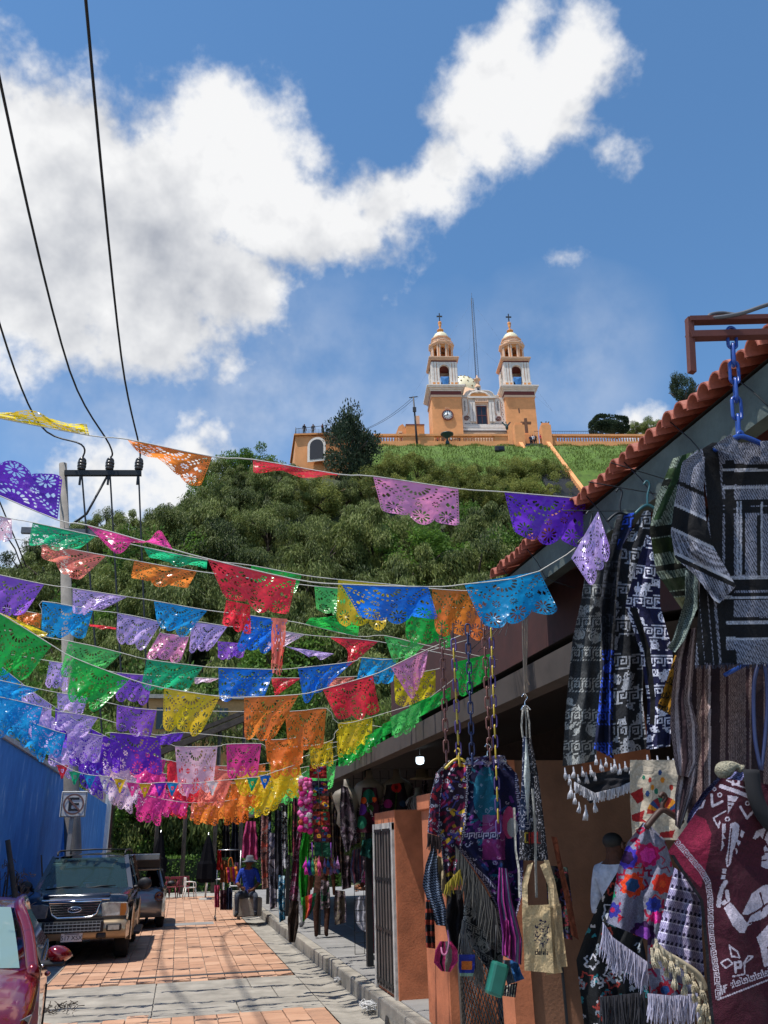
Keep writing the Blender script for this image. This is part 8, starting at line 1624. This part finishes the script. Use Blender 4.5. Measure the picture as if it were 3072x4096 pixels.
strip('dark brown fringe shawl under the maroon shawl', [(1160,3600),(1150,3680),(1155,3770)], [(1195,3605),(1195,3700),(1180,3770)], 13.4, solid('#2c2018'))
strip('orange green and pink feathery scarf ends by the purses', [(1205,3590),(1212,3640),(1210,3690)], [(1265,3570),(1258,3620),(1240,3660)], 12.9, lambda SX, SY, U, V: np.stack([lc(('#2a8a2c', '#b8501c', '#b02a4a', '#1c6a4a')[int(k)]) for k in (U*3.99).astype(int)]))
for k, (x, y0, y1, w_, Y, base, cl, lab) in enumerate(((1092,3330,3640,30,17,'#3a3a44',('#8a8a98','#5a5a70','#b0a8b0'),'grey patterned scarf hanging at the stall front'),(1115,3240,3560,30,16,'#14141a',('#2a2a34','#3c3c48'),'black long scarf left of the green one'),(1140,3220,3480,26,15.6,'#16181c',('#d8d8dc','#3a3a40','#8a8a90'),'black and white scarf hanging at the stall front'),(1060,3260,3560,30,18,'#7a4a44',('#b08a80','#3a2420','#c05a4a'),'dusty pink patterned scarf at the stall front'),(1160,3210,3420,18,15.2,'#4a7a1c',('#6aa02a','#2a4a10'),'lime green scarf at the stall front'),(1180,3190,3560,18,15.0,'#2a141c',('#8a3a4a','#3a2028'),'dark red beaded scarf strip at the stall front'),(1072,3280,3520,26,20,'#1c2030',('#8a93b0','#3c4a70'),'navy patterned scarf farther down the stalls'),(1128,3500,3690,26,15,'#20506a',('#3a8ab0','#16303c','#a8c0c8'),'blue checked scarf low at the stall front'))):
    strip(lab, [(x-w_*.5, y0), (x-w_*.6, (y0+y1)/2), (x-w_*.4, y1)], [(x+w_*.5, y0+4), (x+w_*.5, (y0+y1)/2), (x+w_*.55, y1-12)], Y, p_multi(cl, 60+k, x-w_, x+w_, y0, y1, 50, base, cl[0]))
    fringe('scarf_fringe', [(x-w_*.4, y1-4), (x+w_*.5, y1-14)], Y-.03, 14, 40, cl[0], bpy.data.objects[-1] if False else None, .008, 6, 70+k) if False else None
strip('pink long dress hanging above the man in blue', [(985,3285),(972,3350),(966,3430)], [(1022,3285),(1030,3350),(1034,3440)], 27, solid('#a83a68'), 'dress', 'pink_dress', 24, 40, .10, 2.5, .08, None)
for k, (x, y0, y1, w_, lab) in enumerate(((905,3300,3430,40,'black garment on hanger left of the pink dress'),(940,3270,3450,36,'dark blue black garment beside the pink dress'),(1048,3270,3430,30,'olive and black garment right of the pink dress'))): strip(lab, [(x-w_*.3, y0), (x-w_*.5, y1)], [(x+w_*.3, y0), (x+w_*.5, y1)], 28, solid(('#121216', '#141826', '#2a2a1c')[k]), 'garment', 'hanging_garment', 16, 30, .1, 2, .08, 'dark garments of the far stalls')
# mannequin busts with embroidered clothes
M_MANN = mat('mannequin_plastic', '#7d7468', .6, var=.15)
def bust(label, sx, sy, Y, s, robe, paint, L=None, R=None, hat=False):
    p = at(sx, sy, Y); T = thing('mannequin', label, 'mannequin', (p.x, p.y, p.z)); q = MB()
    q.lathe([(.001, .30), (.05, .30), (.055, .2), (.075, .16), (.19, .10), (.235, .03), (.20, -.10), (.15, -.25), (.17, -.42), (.10, -.5)], 14, M=Matrix.Diagonal((s*1.1, s*.62, s))); q.build('bust', M_MANN, T, local=True)
    if paint is not None: cloth('garment', [(a, b_) for a, b_ in L], [(a, b_) for a, b_ in R], Y-.16, paint, 44, 60, .03, 2, .0, 0, T)
    return T
def p_dress(SX, SY, U, V):
    c = lc('#3a1424')[None]*weave(len(SX), 3, .8, 1.2)
    for x, y, r_, h in ((1475,3185,24,'#0f5a4a'),(1455,3202,11,'#c8501c'),(1498,3198,9,'#c8501c'),(1447,3238,19,'#5a2a8a'),(1480,3235,14,'#2a5a2a'),(1445,3290,22,'#0f5a44'),(1500,3275,10,'#8a1a3a')): c[np.hypot(SX-x, (SY-y)*.85) < r_] = lc(h)
    st = nearline(SX, SY, [(1470,3215),(1482,3250),(1490,3262)], 5)&(vnoise(SX/3, SY/3, 4) > .55); c[st] = lc('#c9c9cc'); return c
bust('headless mannequin in purple robe with big green and violet flowers', 1478, 3158, 13.3, .95, None, p_dress, [(1450,3150),(1440,3230),(1425,3330)], [(1505,3150),(1520,3230),(1530,3330)])
bust('headless mannequin with grey shawl at the left of the mannequin row', 1388, 3190, 13.4, .9, None, p_multi(('#5a5058', '#3a2a38', '#6a5a68'), 4, 1350, 1440, 3130, 3420, 70, '#2a2028', '#8a8088'), [(1365,3140),(1358,3230),(1362,3330),(1382,3410)], [(1392,3150),(1415,3230),(1432,3330),(1400,3400)])
def p_rose(SX, SY, U, V):
    c = lc('#171016')[None]*weave(len(SX), 3, .8, 1.2)
    for x, y, r_, h in ((1586,3150,20,'#b01a1e'),(1586,3150,8,'#6a0c10'),(1552,3215,18,'#7a1a5a'),(1612,3215,13,'#12304a')): c[np.hypot(SX-x, SY-y) < r_] = lc(h)
    c[nearline(SX, SY, [(1586,3170),(1580,3240)], 3)] = lc('#3a4a1c'); return c
bust('headless mannequin in black blouse with a large red rose', 1588, 3152, 13.3, .95, None, p_rose, [(1545,3140),(1532,3230),(1535,3300)], [(1615,3130),(1640,3230),(1640,3300)])
bust('small headless mannequin in striped white blouse above the second pier', 1672, 3215, 12.6, .75, None, lambda SX, SY, U, V: np.where(((U*9 % 1) < .35)[:, None], lc('#5a3a38'), lc('#8d8580')), [(1640,3190),(1625,3225),(1650,3270)], [(1690,3185),(1720,3215),(1715,3270)])
q = MB(); p = at(1690, 3108, 13.0); q.lathe([(.001, .12), (.09, .11), (.11, 0), (.2, -.02), (.2, -.03), (.1, -.02)], 16, p); tag(q.build('straw_hat', mat('straw', '#8a7a60', .9, var=.2)), 'pale straw hat on the lattice under the lamp', 'hat')
strip('teal skirt hanging behind the slatted door', [(1450,3360),(1440,3420)], [(1500,3350),(1500,3440)], 13.2, solid('#0f4a44'), 'skirt', 'hanging_skirt', 20, 20); strip('blue and brown striped shawl in the dark stall', [(1410,3400),(1400,3480),(1415,3540)], [(1455,3390),(1460,3480),(1450,3510)], 13.3, lambda SX, SY, U, V: np.stack([lc(('#3a3a54', '#5a2a38', '#2a2a3a', '#6a5a64')[int(k)]) for k in (U*7.99).astype(int) % 4]))
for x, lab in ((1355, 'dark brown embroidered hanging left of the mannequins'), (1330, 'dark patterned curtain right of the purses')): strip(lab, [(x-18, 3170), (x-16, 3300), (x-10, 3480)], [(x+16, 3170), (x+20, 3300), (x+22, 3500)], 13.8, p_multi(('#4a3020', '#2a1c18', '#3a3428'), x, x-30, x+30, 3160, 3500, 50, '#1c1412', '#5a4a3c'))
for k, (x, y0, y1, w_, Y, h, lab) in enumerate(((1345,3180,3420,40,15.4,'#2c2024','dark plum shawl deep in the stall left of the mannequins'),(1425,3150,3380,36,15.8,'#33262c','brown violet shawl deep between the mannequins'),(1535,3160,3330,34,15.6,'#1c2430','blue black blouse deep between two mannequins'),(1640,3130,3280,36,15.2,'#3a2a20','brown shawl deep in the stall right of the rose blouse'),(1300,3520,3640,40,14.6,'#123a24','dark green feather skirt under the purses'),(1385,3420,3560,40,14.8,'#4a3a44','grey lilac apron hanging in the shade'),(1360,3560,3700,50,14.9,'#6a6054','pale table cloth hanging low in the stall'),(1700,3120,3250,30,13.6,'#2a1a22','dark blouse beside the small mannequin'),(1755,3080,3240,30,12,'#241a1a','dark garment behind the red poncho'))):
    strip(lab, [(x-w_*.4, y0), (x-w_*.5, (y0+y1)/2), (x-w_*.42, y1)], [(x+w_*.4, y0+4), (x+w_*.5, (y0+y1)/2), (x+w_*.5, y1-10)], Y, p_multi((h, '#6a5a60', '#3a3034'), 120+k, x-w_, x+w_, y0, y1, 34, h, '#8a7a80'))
# clothes rack with bags at the kerb
RK = thing('bag_rack', 'wheeled steel rack hung with bags at the street edge', 'rack', at(900, 3640, 27.5)); q = MB(); a = at(862, 3640, 27.5); b_ = at(955, 3640, 27.5)
for p in (a, b_): q.tube([(p.x, 27.5, .05), (p.x, 27.5, 1.9)], .018, 6); q.tube([(p.x, 27.2, .06), (p.x, 27.8, .06)], .018, 6)
q.tube([(a.x, 27.5, 1.9), (b_.x, 27.5, 1.9)], .018, 6); q.build('frame', M_RIM, RK)
for p in (a, b_):
    for yy in (27.2, 27.8): q = MB(); q.lathe([(.001, -.02), (.05, -.02), (.05, .02), (.001, .02)], 12, (p.x, yy, .05), Matrix.Rotation(math.pi/2, 3, 'Y')); q.build('caster', M_PLB, RK)
for (x0, x1, y0, y1, h, lab) in ((866,890,3400,3480,'#b0201c','red garment hanging on the bag rack'),(880,915,3440,3530,'#7a4a2a','brown woven bag on the bag rack'),(935,960,3450,3540,'#8a5a7a','lilac bag at the right of the bag rack')): piece('rack_bag', lab, 'bag', [(x0+4, y0), (x0, y1)], [(x1-6, y0), (x1, y1)], 27.4, solid(h), 14, 20, .08, 2, .12)
SB = thing('striped_tote', 'orange, pink and magenta striped shopping tote on the rack', 'bag', at(930, 3535, 27.1)); cloth('front', [(903,3470),(908,3532)], [(948,3465),(952,3522)], 27.1, lambda SX, SY, U, V: np.stack([lc(('#c8641c', '#b02a6a', '#8a2060', '#d08a2a')[int(k)]) for k in (U*8.99).astype(int) % 4])*np.where(V > .7, .6, 1)[:, None], 30, 24, .04, 1, .2, 0, SB); q = MB(); q.tube(smooth_path([at(914, 3470, 27.05), at(916, 3440, 27.05), at(926, 3432, 27.05), at(934, 3468, 27.05)], 4), .018, 6); q.build('handle', mat('orange_strap', '#b8641c', .9), SB)
for (x0, x1, y0, y1, h, lab) in ((880,905,3560,3640,'#3a1c28','dark maroon bag low on the rack'),(905,930,3550,3640,'#182038','navy bag low on the rack'),(858,878,3540,3630,'#a83a5a','pink scarf low on the rack')): piece('rack_bag', lab, 'bag', [(x0, y0), (x0, y1)], [(x1, y0), (x1, y1)], 27.3, solid(h), 14, 20, .08, 2, .12)
# plastic furniture, parasols at the street end
M_WPL = mat('white_plastic', (.68, .65, .60), .45, var=.08); M_RPL = mat('dark_red_plastic', (.16, .02, .03), .5, var=.15)
def chair(label, x, y, rz, m):
    T = thing('plastic_chair', label, 'chair', (x, y, 0), rz, 'plastic chairs at the street end')
    q = MB(); q.box((-.22, -.22, .41), (.22, .22, .45)); q.build('seat', m, T, local=True, bevel=.015)
    q = MB(); q.box((-.23, .19, .74), (.23, .235, .84)); q.box((-.23, .19, .52), (-.18, .23, .75)); q.box((.18, .19, .52), (.23, .23, .75))
    for k in range(3): q.box((-.11+k*.11-.02, .195, .45), (-.11+k*.11+.02, .225, .75))
    q.build('backrest', m, T, local=True, bevel=.01)
    for sx in (-1, 1):
        for sy in (-1, 1): q = MB(); q.tube([(sx*.20, sy*.20, .42), (sx*.25, sy*.25, 0)], [.028, .02], 6); q.build('leg', m, T, local=True)
        q = MB(); q.tube(smooth_path([(sx*.235, .21, .66), (sx*.25, 0, .66), (sx*.25, -.18, .63), (sx*.24, -.21, .44)], 3), .022, 6); q.build('armrest', m, T, local=True)
    return T
def tbl(label, x, y, m):
    T = thing('plastic_table', label, 'table', (x, y, 0), 0, 'plastic tables at the street end'); q = MB(); q.box((-.42, -.42, .70), (.42, .42, .735)); q.build('tabletop', m, T, local=True, bevel=.012)
    for sx in (-1, 1):
        for sy in (-1, 1): q = MB(); q.tube([(sx*.34, sy*.34, .70), (sx*.38, sy*.38, 0)], [.035, .025], 6); q.build('leg', m, T, local=True)
pc = atZ(755, 3588, 0); chair('white plastic armchair left of the white table, back to the hedge', pc.x, pc.y-1.5, rad(100), M_WPL); tbl('white square plastic table at the street end', pc.x+1.05, pc.y-1.3, M_WPL); chair('white plastic armchair right of the white table', pc.x+1.9, pc.y-1.4, rad(-95), M_WPL)
for k in range(4): chair(('dark red plastic chair nearest the grey car', 'dark red plastic chair second from the grey car', 'dark red plastic chair third from the grey car', 'dark red plastic chair beside the left white armchair')[k], pc.x-1.6+k*.45, pc.y-.2+.3*(k % 2), rad(rnd.uniform(-30, 30)), M_RPL)
for sx, y0, y1, Y, w_, lab in ((632, 3330, 3500, 40, .30, 'folded black parasol left of the hedge middle'), (825, 3340, 3530, 38.5, .36, 'folded black parasol right, with small white lettering')):
    p = at(sx, y1, Y); t = at(sx, y0, Y); T = thing('folded_parasol', lab, 'parasol', (p.x, Y, 0)); q = MB(); H_ = t.z
    n = 12; prof = [(.03, H_), (w_*.4, H_-.35), (w_*.75, H_-1.0), (w_*.95, (H_+p.z)/2-.2), (w_, p.z+.15), (w_*.8, p.z), (.05, p.z+.02)]
    for r_, z in prof:
        for k in range(n): a = 2*math.pi*k/n; rr_ = r_*(1+.16*(-1)**k); q.v.append((p.x+rr_*math.cos(a), Y+rr_*math.sin(a), z))
    for i in range(len(prof)-1):
        for k in range(n): q.f.append((i*n+k, i*n+(k+1) % n, (i+1)*n+(k+1) % n, (i+1)*n+k)); q.sm.append(False)
    q.build('canopy', mat('black_canvas', (.006, .006, .008), 1.0, var=.3, spec=.05), T); q = MB(); q.tube([(p.x, Y, 0), (p.x, Y, H_+.1)], .022, 8); q.build('pole', M_RIM, T); q = MB(); q.lathe([(.001, .08), (.25, .07), (.28, 0)], 16, (p.x, Y, 0)); q.build('base', M_CONC, T)
# timber shelter and ochre house at the foot of the hill
SHL = thing('timber_shelter', 'old timber lean-to roof at the foot of the hill behind the flags', 'shelter', (1, 44, 0))
q = MB(); a, b_ = at(640, 3010, 44), at(990, 2870, 44); q.beam(a, b_, .5, .28); q.beam(a+Vector((0, 1.4, .5)), b_+Vector((0, 1.4, .5)), .5, .2); q.build('roof_beam', M_OLDW, SHL)
for sx, sy in ((650, 3010), (760, 2970), (880, 2925), (980, 2880)): p = at(sx, sy, 44.1); q = MB(); q.tube([(p.x, 44.1, 0), (p.x, 44.1, p.z)], .10, 7); q.build('post', M_OLDW, SHL)
OH = thing('ochre_house', 'ochre house wall on the slope behind the flags', 'house', (3, 60, 6)); a, b_ = at(560, 2960, 50), at(1010, 2800, 50); q = MB(); q.box((a.x, 50, a.z-2), (b_.x, 53, b_.z)); q.build('wall', mat('ochre_wall', (.42, .24, .10), .9, var=.2), OH); q = MB(); q.box((a.x-.2, 49.7, b_.z), (b_.x+.2, 53.2, b_.z+.22)); q.build('roof_slab', M_CONC, OH)
for k in range(3): x = a.x+.8+k*1.7; q = MB(); q.box((x, 49.95, b_.z-1.7), (x+.6, 49.99, b_.z-.5)); q.build('window', M_DKGL, OH)
# litter and small things by the gutter
q = MB(); c = atZ(1360, 3930, .02)
for k in range(14): q.tube(smooth_path([c+Vector((rnd.uniform(-.1, .1), rnd.uniform(-.12, .12), .02+rnd.uniform(0, .05))) for _ in range(4)], 3), .004, 4)
tag(q.build('plastic_wrap', mat('clear_plastic', (.55, .55, .55), .2, var=.1)), 'crumpled clear plastic wrapper in the gutter', 'litter')
q = MB(); c = atZ(1490, 4040, .02)
for k in range(26): q.tube(smooth_path([c+Vector((rnd.uniform(-.16, .16), rnd.uniform(-.2, .2), .02+rnd.uniform(0, .08))) for _ in range(4)], 3), .006, 4)
tag(q.build('plastic_bag', mat('clear_plastic', (.55, .55, .55), .2, var=.1)), 'crumpled clear plastic bag in the gutter near the kerb', 'litter')
q = MB(); q.tube(smooth_path([atZ(1530, 4010, .12), atZ(1548, 4050, .05), atZ(1545, 4110, .04)], 4), .022, 7); tag(q.build('gutter_hose', M_CAB), 'short black hose end lying over the kerb', 'hose')
q = MB(); c = atZ(240, 4040, .01)
for k in range(40): p = c+Vector((rnd.uniform(-.22, .22), rnd.uniform(-.4, .4), .005)); q.tube([p, p+Vector((rnd.uniform(-.12, .12), rnd.uniform(-.12, .12), rnd.uniform(.01, .06)))], .006, 4)
tag(q.build('dry_twigs', M_OLDW), 'small heap of dry twigs on the concrete by the red car', 'twigs', kind='stuff')
